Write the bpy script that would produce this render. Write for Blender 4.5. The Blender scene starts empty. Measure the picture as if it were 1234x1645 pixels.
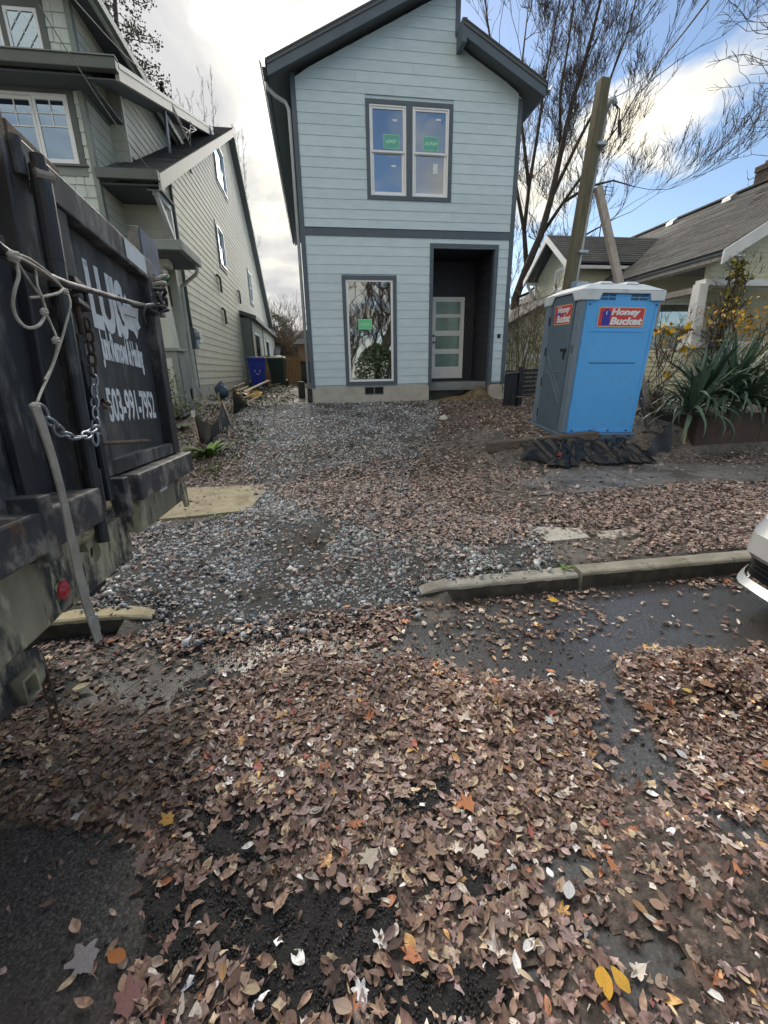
import bpy, math, random
import numpy as np
from mathutils import Vector, Matrix
random.seed(7)
rng = np.random.default_rng(7)
R = math.radians
S = bpy.context.scene
COL = S.collection

# ------------------------------------------------------------------ camera
CAM_H, CAM_F, CAM_P, CAM_R, CAM_Y = 1.7, 680.0, R(18.4), R(-1.08), R(8.4)   # metres, focal length in photo pixels, pitch, roll, yaw
fw = np.array([math.sin(CAM_Y) * math.cos(CAM_P), math.cos(CAM_Y) * math.cos(CAM_P), -math.sin(CAM_P)])
rt = np.array([math.cos(CAM_Y), -math.sin(CAM_Y), 0.0])
up = np.cross(rt, fw)
cr = math.cos(CAM_R) * rt + math.sin(CAM_R) * up
cu = -math.sin(CAM_R) * rt + math.cos(CAM_R) * up
CP = np.array([0, 0, CAM_H])
cam = bpy.data.cameras.new('camera')
camo = bpy.data.objects.new('camera', cam)
COL.objects.link(camo)
M3 = Matrix([[cr[i], cu[i], -fw[i]] for i in range(3)])
camo.matrix_world = Matrix.Translation(Vector(CP)) @ M3.to_4x4()
cam.sensor_fit = 'VERTICAL'
cam.sensor_height = 32.9
cam.sensor_width = 32.9
cam.lens = CAM_F / 1645 * 32.9
cam.clip_start = 0.05
cam.clip_end = 2000
S.camera = camo

# ------------------------------------------------------------------ sky, sun, exposure
SUN_EL, SUN_AZ = 30.0, -13.0          # degrees; azimuth from +Y towards +X
W = bpy.data.worlds.new('World')
S.world = W
W.use_nodes = True
nt = W.node_tree
nt.nodes.clear()
N = nt.nodes.new
L = nt.links.new
out = N('ShaderNodeOutputWorld')
bg = N('ShaderNodeBackground')
bg.inputs['Strength'].default_value = 0.1
L(bg.outputs[0], out.inputs['Surface'])
sky = N('ShaderNodeTexSky')
sky.sky_type = 'NISHITA'
sky.sun_disc = False
sky.sun_elevation = R(SUN_EL)
sky.sun_rotation = R(SUN_AZ)
sky.air_density = 1.0
sky.dust_density = 0.6
sky.ozone_density = 2.0
tc = N('ShaderNodeTexCoord')


def wmath(op, a, b=None, clamp=False):
    n = N('ShaderNodeMath')
    n.operation = op
    n.use_clamp = clamp
    for i, v in enumerate((a, b)):
        if v is None:
            continue
        if isinstance(v, (int, float)):
            n.inputs[i].default_value = v
        else:
            L(v, n.inputs[i])
    return n.outputs[0]


def wramp(v, stops):
    n = N('ShaderNodeValToRGB')
    e = n.color_ramp.elements
    while len(e) < len(stops):
        e.new(0.5)
    for i, (p, c) in enumerate(stops):
        e[i].position = p
        e[i].color = (*c, 1) if len(c) == 3 else c
    L(v, n.inputs[0])
    return n.outputs[0]


def wmix(f, a, b):
    n = N('ShaderNodeMix')
    n.data_type = 'RGBA'
    if isinstance(f, (int, float)):
        n.inputs[0].default_value = f
    else:
        L(f, n.inputs[0])
    for i, v in ((6, a), (7, b)):
        if isinstance(v, tuple):
            n.inputs[i].default_value = (*v, 1)
        else:
            L(v, n.inputs[i])
    return n.outputs[2]


sep = N('ShaderNodeSeparateXYZ')
L(tc.outputs['Generated'], sep.inputs[0])
zz = wmath('ADD', wmath('MAXIMUM', sep.outputs[2], 0.0), 0.22)
comb = N('ShaderNodeCombineXYZ')
L(wmath('DIVIDE', sep.outputs[0], zz), comb.inputs[0])
L(wmath('DIVIDE', sep.outputs[1], zz), comb.inputs[1])


def wnoise(scale, detail, off, rough=0.55, dist=0.0):
    m = N('ShaderNodeMapping')
    m.inputs['Location'].default_value = off
    L(comb.outputs[0], m.inputs[0])
    n = N('ShaderNodeTexNoise')
    n.inputs['Scale'].default_value = scale
    n.inputs['Detail'].default_value = detail
    n.inputs['Roughness'].default_value = rough
    n.inputs['Distortion'].default_value = dist
    L(m.outputs[0], n.inputs['Vector'])
    return n.outputs['Fac']


big = wnoise(0.55, 2, (3.31, 2.64, 0), 0.5)
mid = wnoise(1.35, 7, (3.3, 8.8, 0), 0.56, 0.25)
fine = wnoise(1.15, 9, (13.8, 4.3, 0), 0.58, 0.35)
# more cloud on the left half of the sky, open blue to the right; unseen cloud kept behind to add light
bias = wmath('ADD', 0.03, wmath('MULTIPLY', sep.outputs[0], -0.20))
cov = wmath('ADD', wmath('ADD', wmath('MULTIPLY', mid, 0.8), wmath('MULTIPLY', big, 0.4)), bias)
cloud = wramp(cov, [(0.53, (0, 0, 0)), (0.63, (1, 1, 1))])
sdir = Vector((math.sin(R(SUN_AZ)) * math.cos(R(SUN_EL)), math.cos(R(SUN_AZ)) * math.cos(R(SUN_EL)), math.sin(R(SUN_EL))))
dt = N('ShaderNodeVectorMath')
dt.operation = 'DOT_PRODUCT'
L(tc.outputs['Generated'], dt.inputs[0])
dt.inputs[1].default_value = sdir
glow = wmath('POWER', wmath('MAXIMUM', dt.outputs['Value'], 0.0), 9.0)
core = wmath('POWER', wmath('MAXIMUM', dt.outputs['Value'], 0.0), 90.0)
# thin cloud lets the light through, thick cloud is grey
thin = wmath('SUBTRACT', fine, wmath('MULTIPLY', wmath('SUBTRACT', cov, 0.66), 0.62))
shade = wramp(thin, [(0.36, (1.08, 1.08, 1.09)), (0.46, (1.45, 1.42, 1.34)), (0.54, (2.05, 1.93, 1.60)), (0.66, (2.45, 2.28, 1.84))])
lit = N('ShaderNodeVectorMath')
lit.operation = 'SCALE'
L(shade, lit.inputs[0])
L(wmath('ADD', 0.74, wmath('ADD', wmath('MULTIPLY', glow, 0.06), wmath('MULTIPLY', core, 0.10))), lit.inputs['Scale'])
skyb = N('ShaderNodeVectorMath')
skyb.operation = 'MULTIPLY'
L(sky.outputs[0], skyb.inputs[0])
skyb.inputs[1].default_value = (0.22, 0.22, 0.22)
L(wmix(cloud, skyb.outputs[0], lit.outputs[0]), bg.inputs[0])

sl = bpy.data.lights.new('sun', 'SUN')
sl.energy = 1.25
sl.angle = R(60)
sl.color = (1.0, 0.93, 0.82)
so = bpy.data.objects.new('sun', sl)
COL.objects.link(so)
so.rotation_euler = sdir.to_track_quat('Z', 'Y').to_euler()
so.location = (-3, 20, 14)

vs = S.view_settings
vs.view_transform = 'Standard'
vs.look = 'None'
vs.exposure = 3.0
vs.gamma = 1.0
vs.use_curve_mapping = False
S.cycles.max_bounces = 6
S.cycles.transparent_max_bounces = 12


# ------------------------------------------------------------------ pixel rays -> points on real planes
def ray(x, y):
    return fw + cr * ((x - 617) / CAM_F) - cu * ((y - 822.5) / CAM_F)


def onx(x, y, X):
    d = ray(x, y)
    return CP + d * (X / d[0])


def ony(x, y, Y):
    d = ray(x, y)
    return CP + d * (Y / d[1])


def onz(x, y, Z):
    d = ray(x, y)
    return CP + d * ((Z - CAM_H) / d[2])


def proj(P):
    d = np.asarray(P, float) - CP
    z = d @ fw
    z = np.where(z < 0.02, 0.02, z)
    return 617 + CAM_F * (d @ cr) / z, 822.5 - CAM_F * (d @ cu) / z, z


def sst(a, b, x):
    t = np.clip((np.asarray(x, float) - a) / (b - a), 0, 1)
    return t * t * (3 - 2 * t)


def vnoise(x, y, f=1.0, seed=0.0):
    """cheap smooth noise in -1..1, vectorised"""
    x = np.asarray(x, float) * f
    y = np.asarray(y, float) * f
    s = seed * 12.9
    return (np.sin(x * 1.7 + 1.3 * np.sin(y * 1.1 + s) + s) + np.sin(y * 1.9 + 1.7 * np.sin(x * 0.9 - s) + 2.1 * s)
            + 0.6 * np.sin(x * 3.9 - y * 2.7 + s) + 0.5 * np.sin(y * 4.6 + x * 3.1 - 1.4 * s)) / 3.1


KERB = 2.78
DRX0, DRX1 = -1.27, 0.70      # the gap in the kerb


def terrain(x, y):
    x = np.asarray(x, float)
    y = np.asarray(y, float)
    strip = 0.13 + 0.07 * np.clip((y - 2.93) / 1.8, 0, 1)
    # driveway ramps up from the street through the gap in the kerb
    g = sst(DRX0 - 0.25, DRX0 + 0.05, x) * (1 - sst(DRX1 - 0.02, DRX1 + 0.35, x))
    ramp = 0.012 + 0.188 * sst(2.35, 4.7, y)
    z = np.where(y < 4.9, strip * (1 - g) + ramp * g, 0.2)
    lot = 0.765 * np.clip((y - 6.0) / 5.0, 0, 1) + 0.25 * sst(10.5, 17, y) + 0.25 * sst(17, 26, y) + 0.2 * sst(26, 40, y)
    lot = lot + 0.24 * sst(2.3, 3.4, x) * sst(6.05, 6.6, y) * (1 - sst(7, 11, y))
    lot = lot + 0.30 * sst(5.9, 6.6, x) * sst(6.2, 6.7, y) * (1 - sst(8.5, 12, y))
    lot = lot + 0.12 * (1 - sst(-2.9, -1.7, x)) * sst(6.1, 8, y) * (1 - sst(12, 18, y))
    z = z + lot
    z = z + 0.012 * vnoise(x, y, 1.6, 1) * sst(6.0, 6.8, y)
    return np.where(y < KERB, np.where((y > 2.3) & (g > 0), 0.0 + (ramp - 0.004) * g, 0.0), z)


def ong(x, y):
    """pixel -> point on the terrain"""
    d = ray(x, y)
    t0 = 0.3
    t = t0
    for k in range(4000):
        p = CP + d * t
        if p[2] <= float(terrain(p[0], p[1])):
            break
        t += 0.01 + t * 0.002
    return CP + d * t


# ------------------------------------------------------------------ objects
ROOT = {}


def put(o, label=None, cat=None, group=None, kind=None):
    if label: o['label'] = label
    if cat: o['category'] = cat
    if group: o['group'] = group
    if kind: o['kind'] = kind
    return o


def thing(name, label, cat, loc=(0, 0, 0), M=None, group=None, kind=None):
    o = bpy.data.objects.new(name, None)
    o.empty_display_size = 0.2
    COL.objects.link(o)
    m = Matrix.Translation(Vector(loc)) if M is None else M
    o.matrix_world = m
    ROOT[o.name] = (m.inverted(), m)
    return put(o, label, cat, group, kind)


def link_mesh(name, me, parent=None, loc=None):
    o = bpy.data.objects.new(name, me)
    COL.objects.link(o)
    if parent is not None:
        o.parent = parent
        ROOT[o.name] = ROOT[parent.name]
    if loc is not None:
        o.location = loc
    return o


class MB:
    """collects shapes; build() links them as ONE mesh object"""

    def __init__(s):
        s.v, s.f, s.mi = [], [], []
        s.cur = 0

    def add(s, vs, fs):
        b = len(s.v)
        s.v += [tuple(map(float, p)) for p in vs]
        for f in fs:
            s.f.append(tuple(b + i for i in f))
            s.mi.append(s.cur)
        return s

    def hexa(s, p):
        """8 points: bottom ring 0-3, top ring 4-7"""
        return s.add(p, [(0, 3, 2, 1), (4, 5, 6, 7), (0, 1, 5, 4), (1, 2, 6, 5), (2, 3, 7, 6), (3, 0, 4, 7)])

    def box(s, a, b):
        x0, x1 = sorted((a[0], b[0])); y0, y1 = sorted((a[1], b[1])); z0, z1 = sorted((a[2], b[2]))
        return s.hexa([(x0, y0, z0), (x1, y0, z0), (x1, y1, z0), (x0, y1, z0), (x0, y0, z1), (x1, y0, z1), (x1, y1, z1), (x0, y1, z1)])

    def beam(s, a, b, w, h, upv=(0, 0, 1), roll=0.0):
        a = Vector(a); b = Vector(b)
        d = (b - a).normalized()
        u = Vector(upv)
        x = d.cross(u)
        if x.length < 1e-4:
            x = d.cross(Vector((0, 1, 0)))
        x.normalize()
        u = x.cross(d)
        if roll:
            q = Matrix.Rotation(roll, 3, d)
            x = q @ x; u = q @ u
        x *= w / 2; u *= h / 2
        return s.hexa([a - x - u, a + x - u, a + x + u, a - x + u, b - x - u, b + x - u, b + x + u, b - x + u])

    def quad(s, a, b, c, d):
        return s.add([a, b, c, d], [(0, 1, 2, 3)])

    def slab(s, poly, n):
        """polygon (3D points) extruded along vector n"""
        k = len(poly)
        n = Vector(n)
        P = [Vector(p) for p in poly] + [Vector(p) + n for p in poly]
        fs = [tuple(range(k))[::-1], tuple(range(k, 2 * k))]
        fs += [(i, (i + 1) % k, k + (i + 1) % k, k + i) for i in range(k)]
        return s.add(P, fs)

    def tube(s, pts, r, n=8, cap=True):
        pts = [Vector(p) for p in pts]
        m = len(pts)
        rs = r if isinstance(r, (list, tuple)) else [r] * m
        ref = None
        vs = []
        for i, p in enumerate(pts):
            d = (pts[min(i + 1, m - 1)] - pts[max(i - 1, 0)]).normalized()
            if ref is None:
                ref = d.orthogonal().normalized()
            ref = (ref - d * ref.dot(d))
            if ref.length < 1e-5:
                ref = d.orthogonal()
            ref.normalize()
            q = d.cross(ref)
            for k in range(n):
                a = 2 * math.pi * k / n
                vs.append(p + (ref * math.cos(a) + q * math.sin(a)) * rs[i])
        fs = []
        for i in range(m - 1):
            for k in range(n):
                fs.append((i * n + k, i * n + (k + 1) % n, (i + 1) * n + (k + 1) % n, (i + 1) * n + k))
        if cap:
            fs.append(tuple(range(n))[::-1])
            fs.append(tuple(range((m - 1) * n, m * n)))
        return s.add(vs, fs)

    def cyl(s, a, b, r, n=12, r2=None):
        return s.tube([a, b], [r, r if r2 is None else r2], n)

    def grid(s, fn, nu, nv):
        vs = [fn(i / nu, j / nv) for j in range(nv + 1) for i in range(nu + 1)]
        fs = [(j * (nu + 1) + i, j * (nu + 1) + i + 1, (j + 1) * (nu + 1) + i + 1, (j + 1) * (nu + 1) + i) for j in range(nv) for i in range(nu)]
        return s.add(vs, fs)

    def build(s, name, mats, parent=None, smooth=False, world=True, bevel=0.0, kind=None, recalc=False):
        me = bpy.data.meshes.new(name)
        vs = s.v
        loc = None
        if parent is not None:
            if world:
                inv = ROOT[parent.name][0]
                vs = [inv @ Vector(p) for p in vs]
        else:
            a = np.array(vs)
            loc = (float((a[:, 0].min() + a[:, 0].max()) / 2), float((a[:, 1].min() + a[:, 1].max()) / 2), float(a[:, 2].min()))
            vs = a - np.array(loc)
        me.from_pydata([tuple(p) for p in vs], [], s.f)
        mats = mats if isinstance(mats, (list, tuple)) else [mats]
        for m in mats:
            me.materials.append(m)
        if len(mats) > 1:
            me.polygons.foreach_set('material_index', s.mi)
        if recalc:
            import bmesh
            bm = bmesh.new(); bm.from_mesh(me)
            bmesh.ops.recalc_face_normals(bm, faces=bm.faces)
            bm.to_mesh(me); bm.free()
        if smooth:
            me.polygons.foreach_set('use_smooth', [True] * len(me.polygons))
        me.update()
        o = link_mesh(name, me, parent, loc)
        if kind: o['kind'] = kind
        if bevel:
            b = o.modifiers.new('bevel', 'BEVEL')
            b.width = bevel
            b.segments = 2
            b.limit_method = 'ANGLE'
        return o


def bulk(name, verts, tris, mats, col=None, luv=None, parent=None, smooth=False):
    """large triangle mesh straight from numpy arrays"""
    me = bpy.data.meshes.new(name)
    verts = np.ascontiguousarray(verts, np.float32); tris = np.ascontiguousarray(tris, np.int32)
    nv, ntri = len(verts), len(tris)
    me.vertices.add(nv); me.loops.add(ntri * 3); me.polygons.add(ntri)
    me.vertices.foreach_set('co', verts.ravel())
    me.loops.foreach_set('vertex_index', tris.ravel())
    me.polygons.foreach_set('loop_start', np.arange(0, ntri * 3, 3, dtype=np.int32))
    me.polygons.foreach_set('loop_total', np.full(ntri, 3, np.int32))
    if smooth:
        me.polygons.foreach_set('use_smooth', np.ones(ntri, bool))
    for m in (mats if isinstance(mats, list) else [mats]):
        me.materials.append(m)
    me.update(calc_edges=True)
    if col is not None:
        a = me.attributes.new('Col', 'FLOAT_COLOR', 'POINT')
        c = np.ones((nv, 4), np.float32); c[:, :3] = col
        a.data.foreach_set('color', c.ravel())
    if luv is not None:
        a = me.attributes.new('luv', 'FLOAT_VECTOR', 'POINT')
        u = np.zeros((nv, 3), np.float32); u[:, :2] = luv
        a.data.foreach_set('vector', u.ravel())
    return link_mesh(name, me, parent)


# ------------------------------------------------------------------ materials
def mat(name, col, rough=0.6, var=0.15, scale=6.0, bump=0.0, bscale=40.0, metal=0.0, spec=0.5, dirt=None, dscale=2.5, dlo=0.5, dhi=0.7,
        stretch=(1, 1, 1), obj_var=0.0, bdist=0.01, rvar=0.0, gloss=0.0, dirt2=None):
    m = bpy.data.materials.new(name)
    m.use_nodes = True
    t = m.node_tree
    p = t.nodes['Principled BSDF']
    p.inputs['Roughness'].default_value = rough
    p.inputs['Metallic'].default_value = metal
    p.inputs['Specular IOR Level'].default_value = spec
    if gloss:
        p.inputs['Coat Weight'].default_value = gloss
        p.inputs['Coat Roughness'].default_value = 0.08
    nn, ll = t.nodes.new, t.links.new
    co = nn('ShaderNodeTexCoord')
    mp = nn('ShaderNodeMapping')
    mp.inputs['Scale'].default_value = stretch
    ll(co.outputs['Object'], mp.inputs[0])

    def noise(sc, det=6, ro=0.6):
        n = nn('ShaderNodeTexNoise')
        n.inputs['Scale'].default_value = sc
        n.inputs['Detail'].default_value = det
        n.inputs['Roughness'].default_value = ro
        ll(mp.outputs[0], n.inputs['Vector'])
        return n.outputs['Fac']

    def mix(f, a, b, mode='MIX'):
        n = nn('ShaderNodeMix')
        n.data_type = 'RGBA'
        n.blend_type = mode
        if isinstance(f, float): n.inputs[0].default_value = f
        else: ll(f, n.inputs[0])
        for i, v in ((6, a), (7, b)):
            if isinstance(v, tuple): n.inputs[i].default_value = (*v[:3], 1)
            else: ll(v, n.inputs[i])
        return n.outputs[2]

    def rampf(v, lo, hi):
        n = nn('ShaderNodeMapRange')
        n.interpolation_type = 'SMOOTHSTEP'
        n.inputs[1].default_value = lo
        n.inputs[2].default_value = hi
        ll(v, n.inputs[0])
        return n.outputs[0]

    c = (*col, 1)
    lo = tuple(x * (1 - var) for x in col); hi = tuple(min(1, x * (1 + var)) for x in col)
    f = noise(scale)
    base = mix(rampf(f, 0.3, 0.7), lo, hi)
    if obj_var:
        oi = nn('ShaderNodeObjectInfo')
        mr = nn('ShaderNodeMapRange')
        mr.inputs[3].default_value = 1 - obj_var
        mr.inputs[4].default_value = 1 + obj_var
        ll(oi.outputs['Random'], mr.inputs[0])
        cb = nn('ShaderNodeCombineColor')
        for i in range(3): ll(mr.outputs[0], cb.inputs[i])
        base = mix(1.0, base, cb.outputs[0], 'MULTIPLY')
    if dirt is not None:
        base = mix(rampf(noise(dscale, 8, 0.65), dlo, dhi), base, tuple(dirt))
    if dirt2 is not None:
        base = mix(rampf(noise(dirt2[1], 8, 0.7), dirt2[2], dirt2[3]), base, tuple(dirt2[0]))
    ll(base, p.inputs['Base Color'])
    if rvar:
        mr = nn('ShaderNodeMapRange')
        mr.inputs[1].default_value = 0.3; mr.inputs[2].default_value = 0.7
        mr.inputs[3].default_value = max(0.03, rough - rvar); mr.inputs[4].default_value = min(1, rough + rvar)
        ll(noise(dscale * 1.7, 5), mr.inputs[0])
        ll(mr.outputs[0], p.inputs['Roughness'])
    if bump:
        b = nn('ShaderNodeBump')
        b.inputs['Strength'].default_value = bump
        b.inputs['Distance'].default_value = bdist
        ll(noise(bscale, 8, 0.65), b.inputs['Height'])
        ll(b.outputs[0], p.inputs['Normal'])
    m['base'] = list(c)
    return m


def glass(name, tint=(0.55, 0.62, 0.62), refl=0.3, rough=0.015, gloss=(0.9, 0.95, 1.0)):
    m = bpy.data.materials.new(name)
    m.use_nodes = True
    t = m.node_tree
    t.nodes.clear()
    o = t.nodes.new('ShaderNodeOutputMaterial')
    tr = t.nodes.new('ShaderNodeBsdfTransparent')
    tr.inputs[0].default_value = (*tint, 1)
    gl = t.nodes.new('ShaderNodeBsdfGlossy')
    gl.inputs['Roughness'].default_value = rough
    gl.inputs[0].default_value = (*gloss, 1)
    lw = t.nodes.new('ShaderNodeLayerWeight')
    lw.inputs[0].default_value = 0.35
    mr = t.nodes.new('ShaderNodeMapRange')
    mr.inputs[3].default_value = refl
    mr.inputs[4].default_value = 1.0
    t.links.new(lw.outputs['Fresnel'], mr.inputs[0])
    mx = t.nodes.new('ShaderNodeMixShader')
    t.links.new(mr.outputs[0], mx.inputs[0])
    t.links.new(tr.outputs[0], mx.inputs[1])
    t.links.new(gl.outputs[0], mx.inputs[2])
    # very slight waviness of the panes
    n = t.nodes.new('ShaderNodeTexNoise')
    n.inputs['Scale'].default_value = 1.6
    b = t.nodes.new('ShaderNodeBump')
    b.inputs['Strength'].default_value = 0.06
    b.inputs['Distance'].default_value = 0.02
    t.links.new(n.outputs['Fac'], b.inputs['Height'])
    t.links.new(b.outputs[0], gl.inputs['Normal'])
    t.links.new(mx.outputs[0], o.inputs[0])
    return m


MT = dict(
    siding=mat('blue_grey_siding', (0.56, 0.69, 0.765), 0.55, 0.05, 3, 0.12, 120, obj_var=0.035, stretch=(1, 1, 4)),
    navy=mat('slate_blue_trim', (0.085, 0.115, 0.15), 0.5, 0.08, 3, 0.06, 90),
    plum=mat('dark_plum_siding', (0.032, 0.034, 0.046), 0.6, 0.1, 3, 0.08, 90, obj_var=0.06),
    white=mat('white_vinyl', (0.83, 0.85, 0.88), 0.4, 0.03, 4),
    concrete=mat('pale_concrete', (0.46, 0.45, 0.41), 0.85, 0.14, 3, 0.25, 50, dirt=(0.24, 0.22, 0.18), dscale=3, dlo=0.55, dhi=0.75),
    grey_render=mat('grey_foundation', (0.22, 0.24, 0.25), 0.8, 0.1, 4, 0.15, 60),
    shingle=mat('asphalt_shingle', (0.075, 0.075, 0.078), 0.9, 0.3, 30, 0.5, 160, obj_var=0.1, dirt=(0.13, 0.125, 0.115), dscale=1.2, dlo=0.5, dhi=0.8),
    soffit=mat('soffit_board', (0.10, 0.115, 0.13), 0.7, 0.05, 3),
    glass=glass('window_glass'),
    room=mat('dim_room', (0.07, 0.075, 0.078), 0.9, 0.1, 2),
    roomlight=mat('pale_plaster', (0.42, 0.46, 0.44), 0.9, 0.06, 2),
    black_plastic=mat('black_fabric', (0.018, 0.019, 0.022), 0.5, 0.3, 8, 0.35, 30, spec=0.5),
    dark_metal=mat('dark_metal', (0.03, 0.03, 0.033), 0.45, 0.2, 10, metal=0.6),
    galv=mat('galvanised_steel', (0.40, 0.43, 0.46), 0.42, 0.15, 8, metal=0.7),
    wood_green=mat('treated_timber', (0.125, 0.115, 0.078), 0.8, 0.25, 5, 0.3, 40, stretch=(6, 6, 0.6)),
    wood_grey=mat('weathered_board', (0.25, 0.235, 0.22), 0.85, 0.22, 6, 0.3, 40, stretch=(5, 5, 0.7)),
    wood_dark=mat('wet_dark_timber', (0.115, 0.095, 0.078), 0.75, 0.3, 6, 0.35, 30, stretch=(0.7, 5, 5)),
    wood_tan=mat('cedar_fence', (0.30, 0.185, 0.095), 0.8, 0.25, 4, 0.3, 40, stretch=(5, 5, 0.6), obj_var=0.15),
    wood_stake=mat('pale_stake', (0.47, 0.37, 0.24), 0.8, 0.2, 6, 0.2, 40, obj_var=0.15),
    sage=mat('sage_siding', (0.55, 0.54, 0.455), 0.65, 0.07, 3, 0.12, 90, obj_var=0.035),
    sage_shingle=mat('sage_wall_shingle', (0.56, 0.61, 0.58), 0.7, 0.08, 5, 0.25, 60, obj_var=0.06, stretch=(3, 3, 1)),
    sage_trim=mat('dark_sage_trim', (0.105, 0.12, 0.118), 0.55, 0.07, 4, 0.06, 60),
    sage_light=mat('pale_sage_trim', (0.50, 0.52, 0.47), 0.6, 0.06, 4, 0.06, 60),
    sage_mid=mat('mid_sage_trim', (0.22, 0.25, 0.235), 0.6, 0.08, 4, 0.06, 60),
    yellow_siding=mat('pale_yellow_siding', (0.56, 0.54, 0.40), 0.65, 0.06, 3, 0.1, 80, obj_var=0.03, dirt=(0.38, 0.36, 0.27), dscale=1.6, dlo=0.58, dhi=0.85),
    old_white=mat('old_white_paint', (0.66, 0.67, 0.68), 0.55, 0.06, 4, 0.08, 60, dirt=(0.42, 0.41, 0.38), dscale=3, dlo=0.6, dhi=0.85),
    wire=mat('black_cable', (0.02, 0.02, 0.022), 0.5),
)


# ------------------------------------------------------------------ ground sheets
def grid_mesh(name, xs, ys, zf, m, kind='structure', keep=None):
    X, Y = np.meshgrid(xs, ys)
    Z = zf(X, Y)
    nx, ny = len(xs), len(ys)
    V = np.stack([X.ravel(), Y.ravel(), Z.ravel()], 1)
    i = np.arange((nx - 1) * (ny - 1))
    a = (i // (nx - 1)) * nx + i % (nx - 1)
    if keep is not None:
        k = keep(X, Y).ravel()
        a = a[k[a] | k[a + 1] | k[a + nx] | k[a + nx + 1]]
    T = np.concatenate([np.stack([a, a + 1, a + nx + 1], 1), np.stack([a, a + nx + 1, a + nx], 1)])
    used = np.unique(T)
    re = np.full(len(V), -1); re[used] = np.arange(len(used))
    o = bulk(name, V[used], re[T], m, smooth=True)
    put(o, kind=kind)
    return o


def spread(lo, a, b, hi, fine, n):
    t = np.linspace(0, 1, n)[1:]
    return np.concatenate([(a - (a - lo) * t ** 2.2)[::-1], np.arange(a, b, fine), b + (hi - b) * np.concatenate([[0], t]) ** 2.2])


def wet_asphalt():
    m = bpy.data.materials.new('wet_asphalt')
    m.use_nodes = True
    t = m.node_tree
    p = t.nodes['Principled BSDF']
    nn, ll = t.nodes.new, t.links.new
    co = nn('ShaderNodeTexCoord')

    def noise(sc, det=6, ro=0.6):
        n = nn('ShaderNodeTexNoise')
        n.inputs['Scale'].default_value = sc; n.inputs['Detail'].default_value = det; n.inputs['Roughness'].default_value = ro
        ll(co.outputs['Object'], n.inputs['Vector'])
        return n.outputs['Fac']

    def ramp(v, stops):
        n = nn('ShaderNodeValToRGB')
        e = n.color_ramp.elements
        while len(e) < len(stops): e.new(0.5)
        for k, (q, c) in enumerate(stops):
            e[k].position = q
            e[k].color = (c, c, c, 1) if isinstance(c, float) else (*c, 1)
        ll(v, n.inputs[0])
        return n.outputs[0]

    def mix(f, a, b, mode='MIX'):
        n = nn('ShaderNodeMix'); n.data_type = 'RGBA'; n.blend_type = mode
        if isinstance(f, float): n.inputs[0].default_value = f
        else: ll(f, n.inputs[0])
        ll(a, n.inputs[6])
        if isinstance(b, tuple): n.inputs[7].default_value = (*b, 1)
        else: ll(b, n.inputs[7])
        return n.outputs[2]

    grain = ramp(noise(110, 3, 0.7), [(0.33, (0.027, 0.027, 0.029)), (0.55, (0.072, 0.072, 0.075)), (0.72, (0.17, 0.168, 0.165))])
    mud = ramp(noise(1.1, 7, 0.62), [(0.44, 0.0), (0.64, 0.75)])
    c = mix(mud, grain, (0.062, 0.056, 0.052))
    dust = ramp(noise(3.2, 8, 0.7), [(0.5, 0.0), (0.8, 0.35)])
    c = mix(dust, c, (0.085, 0.08, 0.077))
    ll(c, p.inputs['Base Color'])
    ll(ramp(noise(0.9, 4, 0.55), [(0.42, 0.13), (0.56, 0.24), (0.72, 0.48)]), p.inputs['Roughness'])
    p.inputs['Specular IOR Level'].default_value = 0.8
    b = nn('ShaderNodeBump')
    b.inputs['Strength'].default_value = 0.22
    b.inputs['Distance'].default_value = 0.005
    ll(noise(75, 5, 0.7), b.inputs['Height'])
    ll(b.outputs[0], p.inputs['Normal'])
    return m


MT['asphalt'] = wet_asphalt()
MT['soil'] = mat('wet_soil', (0.11, 0.10, 0.09), 0.72, 0.4, 7, 0.7, 26, dirt=(0.20, 0.19, 0.178), dscale=0.9, dlo=0.46, dhi=0.66, bdist=0.03, rvar=0.2,
                 dirt2=((0.055, 0.068, 0.028), 1.7, 0.60, 0.72))
MT['grit'] = mat('gravel_fines', (0.085, 0.088, 0.090), 0.8, 0.55, 70, 1.0, 150, dirt=(0.055, 0.047, 0.040), dscale=1.3, dlo=0.45, dhi=0.62, bdist=0.02)
MT['walk'] = mat('wet_sidewalk_concrete', (0.19, 0.188, 0.185), 0.45, 0.14, 4, 0.2, 70, dirt=(0.075, 0.073, 0.072), dscale=1.1, dlo=0.45, dhi=0.62, rvar=0.16)
MT['walk_tan'] = mat('dry_tan_concrete', (0.38, 0.335, 0.23), 0.85, 0.14, 4, 0.3, 60, dirt=(0.23, 0.19, 0.12), dscale=2.4, dlo=0.48, dhi=0.68)
MT['kerb'] = mat('old_kerb_concrete', (0.28, 0.265, 0.22), 0.8, 0.2, 5, 0.5, 45, dirt=(0.14, 0.145, 0.06), dscale=2.0, dlo=0.48, dhi=0.64, bdist=0.012,
                 dirt2=((0.10, 0.095, 0.085), 7, 0.55, 0.7))
MT['kerb_plain'] = mat('pale_kerb_concrete', (0.34, 0.33, 0.30), 0.8, 0.2, 5, 0.5, 45, dirt=(0.17, 0.165, 0.14), dscale=2.0, dlo=0.48, dhi=0.68, bdist=0.012, dirt2=((0.13, 0.125, 0.11), 7, 0.57, 0.72))
MT['kerb_tan'] = mat('tan_kerb_concrete', (0.37, 0.325, 0.21), 0.8, 0.18, 5, 0.4, 45, dirt=(0.16, 0.15, 0.06), dscale=3.0, dlo=0.55, dhi=0.72)

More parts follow.
